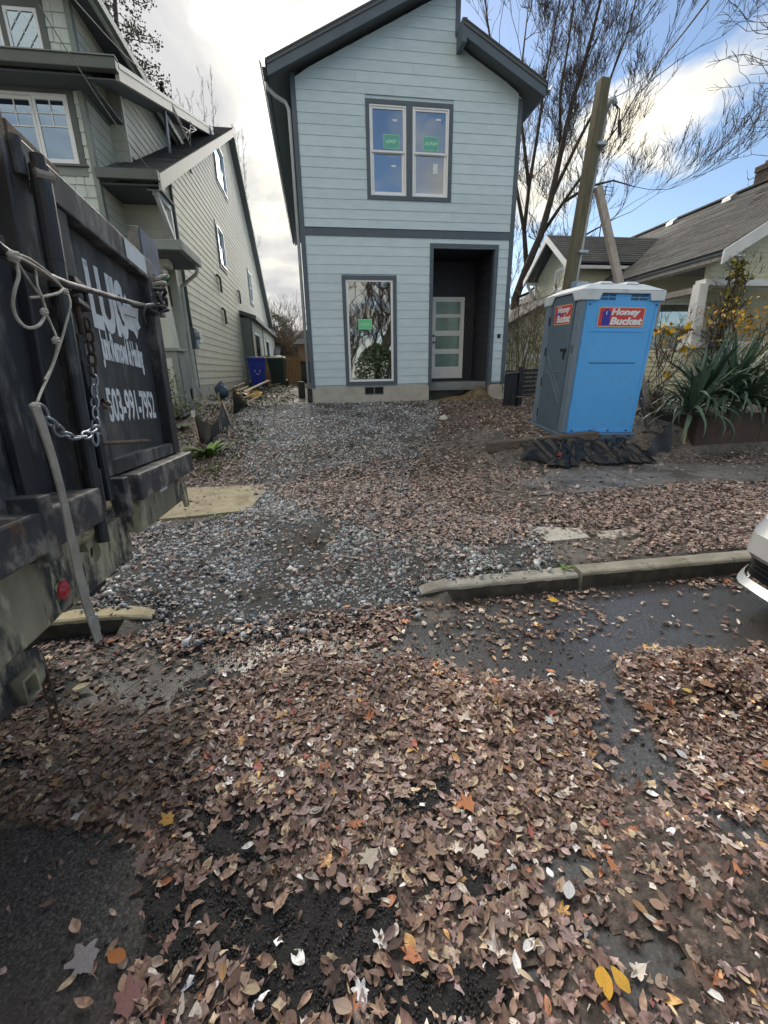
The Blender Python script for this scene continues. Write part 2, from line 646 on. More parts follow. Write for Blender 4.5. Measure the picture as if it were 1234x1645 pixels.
xs = spread(-160, -4.5, 9.0, 160, 0.11, 26)
street = grid_mesh('street', xs, spread(-120, -1.0, 2.86, 2.862, 0.11, 20)[:-19], lambda x, y: 0.006 * vnoise(x, y, 0.8, 3) - 0.004, MT['asphalt'])
ground = grid_mesh('ground', xs, np.concatenate([[2.32, 2.45, 2.6, 2.72, 2.781, 2.9], np.arange(2.98, 13, 0.11), 13 + 300 * np.linspace(0, 1, 34)[0:] ** 2.3]),
                   lambda x, y: np.where((y < 2.93) & ((x < DRX0 - 0.2) | (x > DRX1 + 0.2)), -0.08, terrain(x, y) - 0.006) - 0.012 * (y < 2.5), MT['soil'])


# sidewalk: slabs with joints, left and right of the driveway
walk = thing('sidewalk', None, None, (0, 5.3, 0.2), kind='structure')


def slab_piece(x0, x1, m, y0=4.70, y1=6.0, tilt=0.0, rag0=0.0, rag1=0.0):
    b = MB()
    n = 7
    ring = []
    for k in range(n + 1):
        ring.append((x0 + rag0 * random.uniform(-1, 1), y1 + (y0 - y1) * k / n))
    for k in range(n + 1):
        ring.append((x1 + rag1 * random.uniform(-1, 1), y0 + (y1 - y0) * k / n))
    b.slab([(x, y, 0.135 + tilt * (x - x0)) for x, y in ring], (0, 0, 0.075))
    return b.build('slab', m, walk)


for k in range(7):
    slab_piece(2.75 + k * 1.5, 2.75 + k * 1.5 + 1.485, MT['walk'], tilt=random.uniform(-.004, .004), rag0=0.22 if k == 0 else 0)
for k in range(6):
    slab_piece(-2.02 - k * 1.5 - 1.485, -2.02 - k * 1.5, MT['walk_tan'])
# the last slab on the left has a broken, cut-off end
b = MB()
b.slab([(-2.01, 4.66, .14), (-1.45, 4.71, .142), (-0.86, 4.79, .145), (-0.80, 5.3, .145), (-0.76, 5.95, .145), (-1.3, 5.99, .142), (-2.01, 6.04, .14)], (0, 0, .075))
b.build('slab', MT['walk_tan'], walk)
# fragments of an old walk in the planting strip
for poly in ([(848, 848), (930, 851), (948, 866), (880, 872)], [(955, 857), (1005, 852), (1032, 860), (965, 868)]):
    b = MB()
    pts = [ong(*q) for q in poly]
    b.slab([(p[0], p[1], p[2] - .03) for p in pts], (0, 0, .048))
    b.build('slab', MT['concrete'], walk)

# kerb stones
MT['kerb_wet_shade'] = mat('damp_stained_shaded_kerb', (0.050, 0.048, 0.042), 0.6, 0.4, 9, 0.5, 45, dirt=(0.10, 0.095, 0.08), dscale=5, dlo=.55, dhi=.75, bdist=.01)  # shade of the front face mixed into the damp, stained concrete colour
kerb = thing('kerb', None, None, (0, KERB, 0), kind='structure')


def kerb_stone(x0, x1, m, end0=0, end1=0, dz0=0.0, dz1=0.0):
    """one cast length: worn front arris, flat back"""
    b = MB()
    n = max(8, int((x1 - x0) / 0.05))
    prof = [(0.0, -0.08), (0.002, 0.05), (0.004, 0.104), (0.012, 0.122), (0.028, 0.131), (0.10, 0.134), (0.155, 0.130), (0.16, -0.08)]
    vs = []
    for i in range(n + 1):
        t = i / n
        x = x0 + (x1 - x0) * t
        sc = 1.0
        if end0: sc *= min(1, 0.55 + 0.45 * (t / (0.22 / (x1 - x0))) ** 0.6) if t < 0.22 / (x1 - x0) else 1
        if end1: sc *= min(1, 0.5 + 0.5 * ((1 - t) / (0.2 / (x1 - x0))) ** 0.6) if 1 - t < 0.2 / (x1 - x0) else 1
        for (dy, z) in prof:
            j = 0.005 * float(vnoise(x * 9, dy * 30 + z * 20, 1, 2)) + .004 * float(vnoise(x * 31, dy * 60 + z * 33, 1, 5))
            ins = (1 - sc) * 0.10
            vs.append((x, KERB + 0.012 + dy * (1 if dy > .05 else 1) + (ins if dy < 0.09 else 0) + j * (dy < .14), z * (sc if z > 0 else 1) + j * .6 * (z > 0) + (dz0 + (dz1 - dz0) * t) * (z > 0)))
    k = len(prof)
    fs = [(i * k + j, i * k + j + 1, (i + 1) * k + j + 1, (i + 1) * k + j) for i in range(n) for j in range(k - 1)]
    fs = [f[::-1] for f in fs]
    fs += [tuple(range(k)), tuple(range(n * k, (n + 1) * k))[::-1]]
    b.add(vs, fs)
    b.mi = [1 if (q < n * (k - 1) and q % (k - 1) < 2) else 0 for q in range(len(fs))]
    return b.build('kerb_stone', [m, MT['kerb_wet_shade']], kerb, recalc=True)


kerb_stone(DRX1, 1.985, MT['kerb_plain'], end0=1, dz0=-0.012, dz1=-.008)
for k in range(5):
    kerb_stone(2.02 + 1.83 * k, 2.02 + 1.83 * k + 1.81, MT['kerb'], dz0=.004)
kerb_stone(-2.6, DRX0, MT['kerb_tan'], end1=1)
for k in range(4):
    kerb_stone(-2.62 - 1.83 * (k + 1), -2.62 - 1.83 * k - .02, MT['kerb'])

# gravel driveway: a bed of fines, feathered at its edges (its stones come later)
DRIVE = [(150, 1000), (150, 905), (235, 850), (330, 846), (426, 812), (395, 740), (330, 700), (385, 655), (500, 646), (700, 646), (700, 690), (665, 735), (640, 790), (740, 830), (850, 850), (885, 905), (860, 925), (672, 962), (640, 985), (560, 1000), (420, 1015), (300, 1030), (240, 1020)]


def in_poly(px, py, poly):
    inside = np.zeros(px.shape, bool)
    n = len(poly)
    for i in range(n):
        x1, y1 = poly[i]; x2, y2 = poly[(i + 1) % n]
        c = ((y1 > py) != (y2 > py)) & (px < (x2 - x1) * (py - y1) / (y2 - y1 + 1e-9) + x1)
        inside ^= c
    return inside


_dx, _dy = np.meshgrid(np.arange(-2.6, 3.4, 0.07), np.arange(2.38, 11.0, 0.07))


def drive_mask(x, y):
    px, py, z = proj(np.stack([x, y, terrain(x, y)], -1))
    w = np.clip(4.0 / np.maximum(y, 0.5), .5, 2.2)
    wall = ((x > DRX1 - .04) | (x < DRX0 + .04)) & (y < KERB + .20)
    return ~wall & in_poly(px + 10 * w * vnoise(x, y, 5, 4), py + 5 * w * vnoise(x, y, 6, 5), DRIVE)


def drive_soft(x, y):
    acc = 0
    for ox in (-.1, 0, .1):
        for oy in (-.1, 0, .1):
            acc = acc + drive_mask(x + ox, y + oy)
    return acc / 9.0


gravel_bed = grid_mesh('gravel_driveway', np.arange(-2.6, 3.4, 0.06), np.arange(2.36, 10.98, 0.06),
                       lambda x, y: terrain(x, y) - 0.03 + 0.048 * drive_soft(x, y) + 0.010 * vnoise(x, y, 4.5, 6), MT['grit'],
                       keep=lambda x, y: drive_soft(x, y) > 0.02)

# ------------------------------------------------------------------ lap siding helper
FRONT = lambda Y: (lambda a, z, d: (a, Y - d, z))      # faces -Y
RIGHT = lambda X: (lambda a, z, d: (X + d, a, z))      # faces +X
LEFT = lambda X: (lambda a, z, d: (X - d, a, z))       # faces -X


def lap(b, fr, a0, a1, z0, z1, c0=None, c1=None, thick=0.013, lapz=0.012):
    """one tapered lap board from z0 to z1; c0,c1 = ends at the top edge if they differ"""
    c0 = a0 if c0 is None else c0
    c1 = a1 if c1 is None else c1
    b.hexa([fr(a0, z0, thick + .004), fr(a1, z0, thick + .004), fr(a1, z0, 0.0), fr(a0, z0, 0.0),
            fr(c0, z1 + lapz, .006), fr(c1, z1 + lapz, .006), fr(c1, z1 + lapz, -.002), fr(c0, z1 + lapz, -.002)])
    return b


def courses(parent, m, fr, z0, z1, expo, spans, name='siding_board', thick=0.013, joined=False, lim=None, zoff=0.0, joints=False):
    """rows of lap boards; spans(z) -> list of (a0, a1) free intervals; lim(z) -> (lo, hi) sloped limits"""
    z = z0 + zoff
    J = MB()
    k = 0
    while z < z1 - 0.02:
        zt = min(z + expo, z1)
        for (a0, a1) in spans(z + 0.002, zt):
            c0, c1 = a0, a1
            if lim is not None:
                l0, h0 = lim(z); l1, h1 = lim(zt)
                b0, b1 = max(a0, l0), min(a1, h0)
                c0, c1 = max(a0, l1), min(a1, h1)
                if b1 - b0 < 0.03: continue
                if c1 <= c0: c0 = c1 = (c0 + c1) / 2
                a0, a1 = b0, b1
            if not joined and joints and a1 - a0 > 2.2:
                xj = a0 + (a1 - a0) * random.uniform(.25, .75)
                for (p0, p1, e0, e1) in ((a0, xj - .0018, c0, xj - .0018), (xj + .0018, a1, xj + .0018, c1)):
                    if p1 - p0 > .05 and e1 > e0: lap(MB(), fr, p0, p1, z, zt, e0, e1, thick + random.uniform(-.0015, .0015)).build(name, m, parent)
                continue
            b = J if joined else MB()
            lap(b, fr, a0, a1, z, zt, c0, c1, thick)
            if not joined: b.build(name, m, parent)
        z += expo
    if joined and J.v:
        return J.build(name + '_courses', m, parent, kind='stuff')


def cut(a0, a1, holes):
    """intervals of a0..a1 left by holes [(h0,h1)]"""
    res = [(a0, a1)]
    for h0, h1 in holes:
        nr = []
        for p, q in res:
            if h1 <= p or h0 >= q: nr.append((p, q)); continue
            if h0 > p: nr.append((p, h0))
            if h1 < q: nr.append((h1, q))
        res = nr
    return [r for r in res if r[1] - r[0] > 0.02]


def spans_of(a0, a1, openings):
    def f(z0, z1):
        zm = (z0 + z1) / 2
        return cut(a0, a1, [(o[0], o[1]) for o in openings if o[2] < zm < o[3]])
    return f


def frame_rect(b, fr, a0, a1, z0, z1, w, d0, d1, ws=None):
    """four mitre-free members of a rectangular casing; ws = widths (left, right, bottom, top)"""
    l, r, bo, t = ws or (w, w, w, w)
    for (p, q, s, u) in ((a0, a0 + l, z0, z1), (a1 - r, a1, z0, z1), (a0 + l, a1 - r, z0, z0 + bo), (a0 + l, a1 - r, z1 - t, z1)):
        P = [fr(p, s, d0), fr(q, s, d0), fr(q, s, d1), fr(p, s, d1), fr(p, u, d0), fr(q, u, d0), fr(q, u, d1), fr(p, u, d1)]
        b.hexa(P)
    return b


def fbox(b, fr, a0, a1, z0, z1, d0, d1):
    return b.hexa([fr(a0, z0, d0), fr(a1, z0, d0), fr(a1, z0, d1), fr(a0, z0, d1), fr(a0, z1, d0), fr(a1, z1, d0), fr(a1, z1, d1), fr(a0, z1, d1)])


def bx(name, m, parent, fr, a0, a1, z0, z1, d0, d1, bevel=0.0):
    return fbox(MB(), fr, a0, a1, z0, z1, d0, d1).build(name, m, parent, bevel=bevel, recalc=True)


# ------------------------------------------------------------------ the new house
HY = 11.0
nh = thing('new_house', 'narrow two-storey house in new pale blue siding with slate trim and white door', 'house', (2.4, HY, 1.0))
F = FRONT(HY)
HX0, HX1 = -0.13, 4.86
IN0, IN1 = -0.03, 4.757         # inner edges of the corner boards
BT0, BT1 = 4.597, 4.745         # belt board
UW = (1.385, 3.29, 5.315, 7.09)
LW = (0.735, 2.02, 1.376, 3.81)
PO = (2.82, 4.50, 1.335, 4.495)   # outer edge of the porch casing
PI = (2.905, 4.41, 1.0, 4.42)     # the opening
# roof lines on the facade
LS = (7.30, 0.476)                # left shed: z at x = HX0, slope
RIDX = 3.33
RS0, RS1 = (3.33, 8.22), (5.184, 7.345)


def roof_z(x):
    if x <= RIDX: return 7.44 + 0.476 * (x - HX0) - 0.10
    return 8.17 - 0.4722 * (x - RIDX) - 0.10


def lim_up(z):
    lo = HX0 + (z - 7.34) / 0.476 if z > 7.34 else -9
    hi = RIDX + (8.07 - z) / 0.4722 if z > 7.2 else 99
    if z >= 8.07: hi = RIDX
    return lo, hi


spU = spans_of(IN0, IN1, [UW])
courses(nh, MT['siding'], F, BT1, 9.05, 0.1865, spU, lim=lim_up, joints=True)
courses(nh, MT['siding'], F, 1.395, BT0, 0.1883, spans_of(IN0, IN1, [LW, PO]))
# sheathing behind the boards
b = MB()
b.slab([(HX0 + .02, HY + .012, 7.12), (HX1 - .02, HY + .012, 7.12), (HX1 - .02, HY + .012, 7.3), (RIDX, HY + .012, 8.03), (RIDX, HY + .012, 8.95), (HX0 + .02, HY + .012, 7.3)], (0, .10, 0))
for (x0, x1, z0, z1) in ((HX0 + .02, UW[0] + .05, BT0, 7.12), (UW[1] - .05, HX1 - .02, BT0, 7.12), (UW[0] + .05, UW[1] - .05, BT0, UW[2] + .05), (UW[0] + .05, UW[1] - .05, UW[3] - .05, 7.12),
                         (HX0 + .02, LW[0] + .05, 1.36, BT0), (LW[1] - .05, PI[0] - .01, 1.36, BT0), (LW[0] + .05, LW[1] - .05, LW[3] - .05, BT0), (LW[0] + .05, LW[1] - .05, 1.36, LW[2] + .05),
                         (PI[1] + .01, HX1 - .02, 1.36, BT0), (PI[0] - .01, PI[1] + .01, PI[3], BT0)):
    b.box((x0, HY + .012, z0), (x1, HY + .112, z1))
b.build('wall', MT['siding'], nh)
HB = 22.5
# side walls and back, lap boards joined
b = MB()
b.box((HX0 + .02, HY + .115, 1.36), (HX0 + .10, HB, 7.3)); b.box((HX1 - .10, HY + .115, 1.36), (HX1 - .02, HB, 7.25)); b.box((HX0 + .1, HB - .1, 1.36), (HX1 - .1, HB, 8.0))
b.box((RIDX - .05, HY + .115, 8.0), (RIDX + .0, HB, 8.95))
b.build('side_wall', MT['siding'], nh)
courses(nh, MT['siding'], LEFT(HX0 + .02), 1.38, 7.3, 0.187, lambda z0, z1: [(HY + .12, HB)], joined=True)
courses(nh, MT['siding'], RIGHT(HX1 - .02), 1.38, 7.2, 0.187, lambda z0, z1: [(HY + .12, HB)], joined=True)
# trim
for x0, x1 in ((HX0, IN0), (IN1, HX1)):
    bx('corner_board', MT['navy'], nh, F, x0, x1, 1.33, 7.42 if x0 < 1 else 7.27, -.02, .028)
bx('corner_board', MT['navy'], nh, LEFT(HX0), HY + .022, HY + .12, 1.33, 7.4, -.02, .004)
bx('corner_board', MT['navy'], nh, RIGHT(HX1), HY + .022, HY + .12, 1.33, 7.25, -.02, .004)
bx('belt_board', MT['navy'], nh, F, IN0 + .002, IN1 - .002, BT0, BT1 + .004, -.01, .026)
bx('drip_flashing', MT['navy'], nh, F, IN0 + .002, IN1 - .002, BT1 + .005, BT1 + .014, 0, .038)


def sash(parent, fr, a0, a1, z0, z1, w, d, m=None, gm=None, ww=None):
    s = frame_rect(MB(), fr, a0, a1, z0, z1, w, d - .03, d, ww).build('sash', m or MT['white'], parent, recalc=True)
    l, r, bo, t = ww or (w, w, w, w)
    g = MB().quad(fr(a0 + l, z0 + bo, d - .018), fr(a1 - r, z0 + bo, d - .018), fr(a1 - r, z1 - t, d - .018), fr(a0 + l, z1 - t, d - .018)).build('pane', gm or MT['glass'], parent)
    return s, g


# upper twin window
wn = frame_rect(MB(), F, UW[0], UW[1], UW[2], UW[3], .08, -.02, .032)
fbox(wn, F, 2.262, 2.394, UW[2] + .08, UW[3] - .08, -.02, .030)
wn = wn.build('window', MT['navy'], nh, recalc=True)
MT['sticker'] = mat('green_sticker', (0.16, 0.62, 0.30), 0.5, 0.05, 10)
MT['sticker_veil_teal'] = mat('reflection_veiled_sticker', (0.13, 0.42, 0.36), 0.3, 0.05, 10)  # green sticker with the glass reflection over it mixed into its colour
MT['sticker_pale'] = mat('pale_sticker_print', (0.42, 0.80, 0.52), 0.5, 0.05, 10)
MT['paper'] = mat('white_label', (0.70, 0.75, 0.78), 0.6, 0.05, 10)
for (p, q) in ((1.467, 2.258), (2.398, 3.205)):
    frame_rect(MB(), F, p, q, UW[2] + .082, UW[3] - .082, .03, -.05, .02).build('window_frame', MT['white'], wn, recalc=True)
    sash(wn, F, p + .032, q - .032, 6.19, UW[3] - .115, .035, .004)
    sash(wn, F, p + .032, q - .032, UW[2] + .115, 6.225, .04, -.032, ww=(.055, .055, .05, .045))


def sticker(x0, x1, z0, z1, parent, d=-.012, seed=1, plain=None, sm='sticker'):
    s = fbox(MB(), F, x0, x1, z0, z1, d, d + .002).build('sticker', plain or MT[sm], parent, recalc=True)
    if plain: return s
    b = MB()
    w, h = x1 - x0, z1 - z0
    frame_rect(b, F, x0 + .004, x1 - .004, z0 + .004, z1 - .004, .008, d + .002, d + .0032)
    rr = random.Random(seed)
    x = x0 + w * .14
    while x < x1 - w * .18:       # a line of washed-out print that cannot be read
        ww = w * rr.uniform(.03, .07)
        fbox(b, F, x, x + ww, z0 + h * rr.uniform(.36, .46), z0 + h * rr.uniform(.55, .68), d + .002, d + .003)
        x += ww + w * rr.uniform(.02, .05)
    b.build('sticker_print', MT['sticker_pale'], parent, recalc=True)
    return s


sticker(1.765, 2.11, 6.26, 6.52, wn, seed=3, sm='sticker_veil_teal')
sticker(2.64, 2.985, 6.26, 6.52, wn, seed=4, sm='sticker_veil_teal')
sticker(1.97, 2.07, 6.745, 6.785, wn, seed=5, plain=MT['paper'])
sticker(2.92, 3.03, 6.80, 6.84, wn, seed=5, plain=MT['paper'])
sticker(1.94, 2.04, 5.95, 5.99, wn, d=-.047, seed=5, plain=MT['paper'])
sticker(2.88, 2.985, 5.86, 6.05, wn, d=-.047, seed=5, plain=MT['paper'])
# lower tall window
wl = frame_rect(MB(), F, LW[0], LW[1], LW[2], LW[3], .085, -.02, .032).build('window', MT['navy'], nh, recalc=True)
sash(wl, F, LW[0] + .087, LW[1] - .087, LW[2] + .087, LW[3] - .075, .05, .012)
sticker(1.09, 1.42, 2.66, 2.89, wl, d=-.003, seed=8)
# rooms behind the glass
b = MB()
b.box((0.3, HY + .5, 1.36), (0.32, HY + 4, 4.3)); b.box((2.6, HY + .3, 1.36), (2.62, HY + 4, 4.3)); b.box((0.3, HY + 4, 1.36), (2.62, HY + 4.05, 4.3)); b.box((.3, HY + .15, 1.34), (2.62, HY + 4, 1.38))
b.box((.3, HY + .15, 4.25), (2.62, HY + 4, 4.3))
b.build('room', MT['room'], nh)
b = MB()
b.box((0.2, HY + .15, 4.8), (4.4, HY + 3.5, 4.85)); b.box((.2, HY + 3.5, 4.8), (4.4, HY + 3.55, 7.3)); b.box((.2, HY + .15, 7.25), (4.4, HY + 3.5, 7.3)); b.box((.2, HY + .15, 4.85), (.24, HY + 3.5, 7.25)); b.box((4.36, HY + .15, 4.85), (4.4, HY + 3.5, 7.25))
b.build('room', MT['room'], nh)
b = MB()
b.box((1.12, HY + .9, 1.38), (1.27, HY + 1.05, 3.6))
b.build('post', MT['roomlight'], nh)
for k in range(5):
    MB().box((.34, HY + .7 + .25 * k, 1.38), (1.1, HY + .95 + .25 * k, 1.56 + .19 * k)).build('stair_step', MT['roomlight'] if k % 2 else MT['wood_stake'], nh)
# porch: casing, dark recess, door
frame_rect(MB(), F, PO[0], PO[1], PO[2], PO[3], .085, -.02, .032, (.085, .09, .001, .078)).build('porch_casing', MT['navy'], nh, recalc=True)
DY = 12.3
G = FRONT(DY)
b = MB()
b.box((PI[0] - .10, HY + .12, 1.37), (PI[0] - .02, DY + .1, 4.5)); b.box((PI[1] + .03, HY + .12, 1.37), (PI[1] + .1, DY + .1, 4.5)); b.box((PI[0] - .1, HY + .12, 4.44), (PI[1] + .1, DY + .1, 4.5)); b.box((PI[0] - .1, DY + .02, 1.37), (PI[1] + .1, DY + .1, 4.44))
b.build('porch_wall', MT['plum'], nh)
DX0, DX1, DZ0, DZ1 = 3.245, 4.155, 1.478, 3.575
courses(nh, MT['plum'], G, 1.40, 4.44, .1883, spans_of(PI[0], PI[1] + .02, [(DX0 - .13, DX1 + .11, 1.3, DZ1 + .12)]))
courses(nh, MT['plum'], LEFT(PI[1] + .03), 1.40, 4.44, .1883, lambda a, c: [(HY + .13, DY - .01)])
bx('porch_return', MT['navy'], nh, LEFT(PI[1] + .028), HY - .03, HY + .11, 1.335, 4.42, -.02, .03)
frame_rect(MB(), G, DX0 - .13, DX1 + .11, 1.36, DZ1 + .12, .1, -.01, .03, (.12, .10, .11, .10)).build('door_casing', MT['plum'], nh, recalc=True)
door = frame_rect(MB(), G, DX0, DX1, DZ0, DZ1, .1, -.04, .006, (.10, .115, .30, .12))
zz_ = [1.778, 2.12, 2.26, 2.605, 2.745, 3.09, 3.10, 3.455]
PZ = [(1.79, 2.13), (2.26, 2.60), (2.73, 3.06), (3.15, 3.455)]
ys_ = [DZ0 + .30] + [v for pz in PZ for v in pz] + [DZ1 - .12]
for a, c in ((ys_[0], PZ[0][0]), (PZ[0][1], PZ[1][0]), (PZ[1][1], PZ[2][0]), (PZ[2][1], PZ[3][0]), (PZ[3][1], ys_[-1])):
    if c - a > .004: fbox(door, G, DX0 + .10, DX1 - .115, a, c, -.04, .006)
door = door.build('door', MT['white'], nh, recalc=True)
MT['frost'] = mat('frosted_glass', (0.20, 0.31, 0.27), 0.14, 0.10, 5, spec=0.6)
for a, c in PZ:
    MB().quad(G(DX0 + .1, a, -.012), G(DX1 - .115, a, -.012), G(DX1 - .115, c, -.012), G(DX0 + .1, c, -.012)).build('pane', MT['frost'], door)
b = MB()
b.cyl(G(3.29, 2.44, .004), G(3.29, 2.44, .05), .022); b.tube([G(3.29, 2.44, .05), G(3.33, 2.44, .055), G(3.39, 2.435, .055)], .011); b.cyl(G(3.29, 2.60, .004), G(3.29, 2.60, .025), .03)
b.build('door_handle', MT['dark_metal'], door, smooth=False)
MB().box((PI[0] - .02, HY + .12, 1.20), (PI[1] + .02, DY + .02, 1.395)).build('porch_floor', MT['grey_render'], nh)
# foundation
b = MB()
b.box((HX0 + .03, HY + .002, .7), (1.19, HY + .18, 1.362)); b.box((1.68, HY + .002, .7), (PI[0] - .055, HY + .18, 1.362)); b.box((1.19, HY + .002, .7), (1.68, HY + .18, 1.14)); b.box((1.19, HY + .002, 1.34), (1.68, HY + .18, 1.362))
b.box((HX0 + .03, HY + .18, .7), (HX0 + .2, HB, 1.362))
b.build('foundation', MT['concrete'], nh)
b = MB(); b.box((PI[1] + .05, HY + .002, .7), (HX1 - .03, HY + .2, 1.335)); b.box((HX1 - .2, HY + .2, .7), (HX1 - .03, HB, 1.362)); b.build('foundation', MT['concrete'], nh)
b = MB(); b.box((PI[0] - .055, HY + .5, .7), (PI[1] + .05, HY + .6, 1.30)); b.build('foundation', MT['grey_render'], nh)
vt = frame_rect(MB(), F, 1.19, 1.68, 1.14, 1.34, .02, -.05, .006)
fbox(vt, F, 1.425, 1.445, 1.16, 1.32, -.05, .004)
vt = vt.build('crawl_vent', MT['grey_render'], nh, recalc=True)
for k in range(4):
    bx('slat', MT['dark_metal'], vt, F, 1.21, 1.66, 1.165 + .04 * k, 1.178 + .04 * k, -.04, -.02)
bx('vent_back', MT['room'], nh, F, 1.20, 1.67, 1.15, 1.33, -.10, -.09)
# roofs: sheet, rake boards, soffit, gutter
OV = 0.40


def roof_plane(parent, p0, p1, y0, y1, th, m, name='roof'):
    """p0, p1 = (x, z) of the upper surface; slab of thickness th below it"""
    b = MB()
    b.hexa([(p0[0], y0, p0[1] - th), (p1[0], y0, p1[1] - th), (p1[0], y1, p1[1] - th), (p0[0], y1, p0[1] - th), (p0[0], y0, p0[1]), (p1[0], y0, p1[1]), (p1[0], y1, p1[1]), (p0[0], y1, p0[1])])
    return b.build(name, m, parent, recalc=True)


LA, LB = (-.545, 7.345), (RIDX + .12, 7.345 + .476 * (RIDX + .12 + .545))
RA, RB = (5.19, 7.34), (RIDX + .02, 8.22)
roof_plane(nh, (LA[0] - .02, LA[1] + .05), (LB[0], LB[1] + .06), HY - OV - .03, HB + .3, .035, MT['shingle'])
roof_plane(nh, (RB[0], RB[1] + .055), (RA[0] + .02, RA[1] + .045), HY - OV - .03, HB + .3, .035, MT['shingle'])
roof_plane(nh, (LA[0], LA[1] - .08), (LB[0], LB[1] - .08), HY - OV + .03, HB + .2, .02, MT['soffit'], 'soffit')
roof_plane(nh, (RB[0], RB[1] - .085), (RA[0], RA[1] - .085), HY - OV + .03, HB + .2, .02, MT['soffit'], 'soffit')
roof_plane(nh, LA, LB, HY - OV, HY - OV + .03, .20, MT['navy'], 'rake_board')
roof_plane(nh, RB, RA, HY - OV, HY - OV + .03, .20, MT['navy'], 'rake_board')
roof_plane(nh, (LA[0], LA[1] + .028), (LB[0], LB[1] + .028), HY - OV - .02, HY - OV + .03, .06, MT['soffit'], 'rake_trim')
roof_plane(nh, (RB[0], RB[1] + .024), (RA[0], RA[1] + .024), HY - OV - .02, HY - OV + .03, .06, MT['soffit'], 'rake_trim')
MB().box((RB[0] - .03, HY - OV + .001, RB[1] - .3), (RB[0] + .07, HY - .02, RB[1] + .07)).build('rake_return', MT['navy'], nh)
MB().box((RIDX - .04, HY - .03, 8.2), (RIDX + .06, HY + .1, 8.98)).build('corner_board', MT['navy'], nh)


def gutter(parent, p, q, m, out=(1, 0, 0)):
    """K-style trough from p to q"""
    o = Vector(out)
    prof = [(0, 0), (0, -.11), (.07, -.11), (.085, -.06), (.115, -.02), (.115, .0), (.105, .0), (.075, -.06), (.065, -.10), (.008, -.10), (.008, 0)]
    vs = [Vector(e) + o * u + Vector((0, 0, v)) for e in (p, q) for u, v in prof]
    k = len(prof)
    b = MB()
    b.add(vs, [(i, (i + 1) % k, k + (i + 1) % k, k + i) for i in range(k)] + [tuple(range(k))[::-1], tuple(range(k, 2 * k))])
    return b.build('gutter', m, parent, recalc=True)


gutter(nh, (LA[0] - .02, HY - OV - .02, LA[1] + .02), (LA[0] - .02, HB, LA[1] + .02), MT['navy'], (-1, 0, 0))
gutter(nh, (RA[0] + .02, HY - OV - .02, RA[1] + .02), (RA[0] + .02, HB, RA[1] + .02), MT['navy'], (1, 0, 0))
MT['pale_pipe'] = mat('pale_downspout', (0.42, 0.46, 0.49), 0.45, 0.06, 5)
b = MB()
b.tube([(-.60, HY + .02, 7.27), (-.58, HY + .02, 7.16), (-.45, HY + .02, 7.05), (-.25, HY + .02, 6.95), (-.19, HY + .02, 6.83), (-.185, HY + .03, 6.4), (-.185, HY + .03, 1.2)], .036, 10)
b.build('downspout', MT['pale_pipe'], nh, smooth=True)
MB().box((-.23, HY - .03, .85), (-.11, HY + .07, 1.33)).build('drain_boot', MT['black_plastic'], nh)
bx('house_number', MT['dark_metal'], nh, F, 4.60, 4.68, 2.44, 2.54, .017, .024)


# ------------------------------------------------------------------ the older house on the left
lh = thing('craftsman_house', 'tall sage green house with lap siding, shingled front bay and small porch roof', 'house', (-4.5, 9.6, 1.1))
SX = -2.8                      # its long side wall, facing the new house
SY0, SY1 = 10.6, 30.0
EV0, RDG, EV1 = (9.62, 5.15), (20.85, 10.72), (30.5, 4.72)     # rake line (y, z), on the plane x = -2.55
Sd = RIGHT(SX)
sl0 = (RDG[1] - EV0[1]) / (RDG[0] - EV0[0]); sl1 = (RDG[1] - EV1[1]) / (EV1[0] - RDG[0])


def lim_side(z):
    zz = z + .22
    lo = EV0[0] + (zz - EV0[1]) / sl0 if zz > EV0[1] else -9
    hi = EV1[0] - (zz - EV1[1]) / sl1 if zz > EV1[1] else 99
    return max(lo, SY0 + .1), min(hi, SY1)


sideopen = []
W1 = [(17.2, 18.9, 7.75, 9.05), (15.95, 16.95, 5.05, 6.15), (22.6, 23.5, 4.9, 6.2)]
BAY = (18.9, 29.2, 1.5, 3.95)
for w in W1:
    sideopen.append((w[0] - .1, w[1] + .1, w[2] - .1, w[3] + .1))
sideopen.append((BAY[0], BAY[1], 0, BAY[3] - .05))
courses(lh, MT['sage'], Sd, 1.45, 10.6, .172, spans_of(SY0 + .1, SY1, sideopen), lim=lim_side)
b = MB()
b.slab([(SX - .02, SY0 + .02, .7), (SX - .02, SY1, .7), (SX - .02, SY1, 4.9), (SX - .02, RDG[0], 10.5), (SX - .02, SY0 + .02, 5.4)], (-.12, 0, 0))
b.build('wall', MT['sage'], lh, recalc=True)
MB().box((SX - .1, SY0 + .03, .8), (SX + .012, SY1, 1.44)).build('foundation', MT['concrete'], lh)
# front wall beside the bay and its upper jog
MB().box((-9, SY0 + .02, .8), (SX - .02, SY0 + .1, 5.5)).build('wall', MT['sage'], lh)
courses(lh, MT['sage'], FRONT(SY0 + .02), 1.45, 5.4, .172, lambda a, c: [(-3.57, SX - .09)])
bx('corner_board', MT['sage_light'], lh, FRONT(SY0 + .02), SX - .09, SX + .02, 1.4, 5.35, -.01, .025)
bx('corner_board', MT['sage_light'], lh, Sd, SY0 + .0, SY0 + .1, 1.4, 5.45, -.01, .022)
# lower main roof (front slope is seen edge-on from the street)
RX = -2.55


def yroof(parent, p0, p1, x0, x1, th, m, name='roof'):
    b = MB()
    b.hexa([(x0, p0[0], p0[1] - th), (x1, p0[0], p0[1] - th), (x1, p1[0], p1[1] - th), (x0, p1[0], p1[1] - th), (x0, p0[0], p0[1]), (x1, p0[0], p0[1]), (x1, p1[0], p1[1]), (x0, p1[0], p1[1])])
    return b.build(name, m, parent, recalc=True)


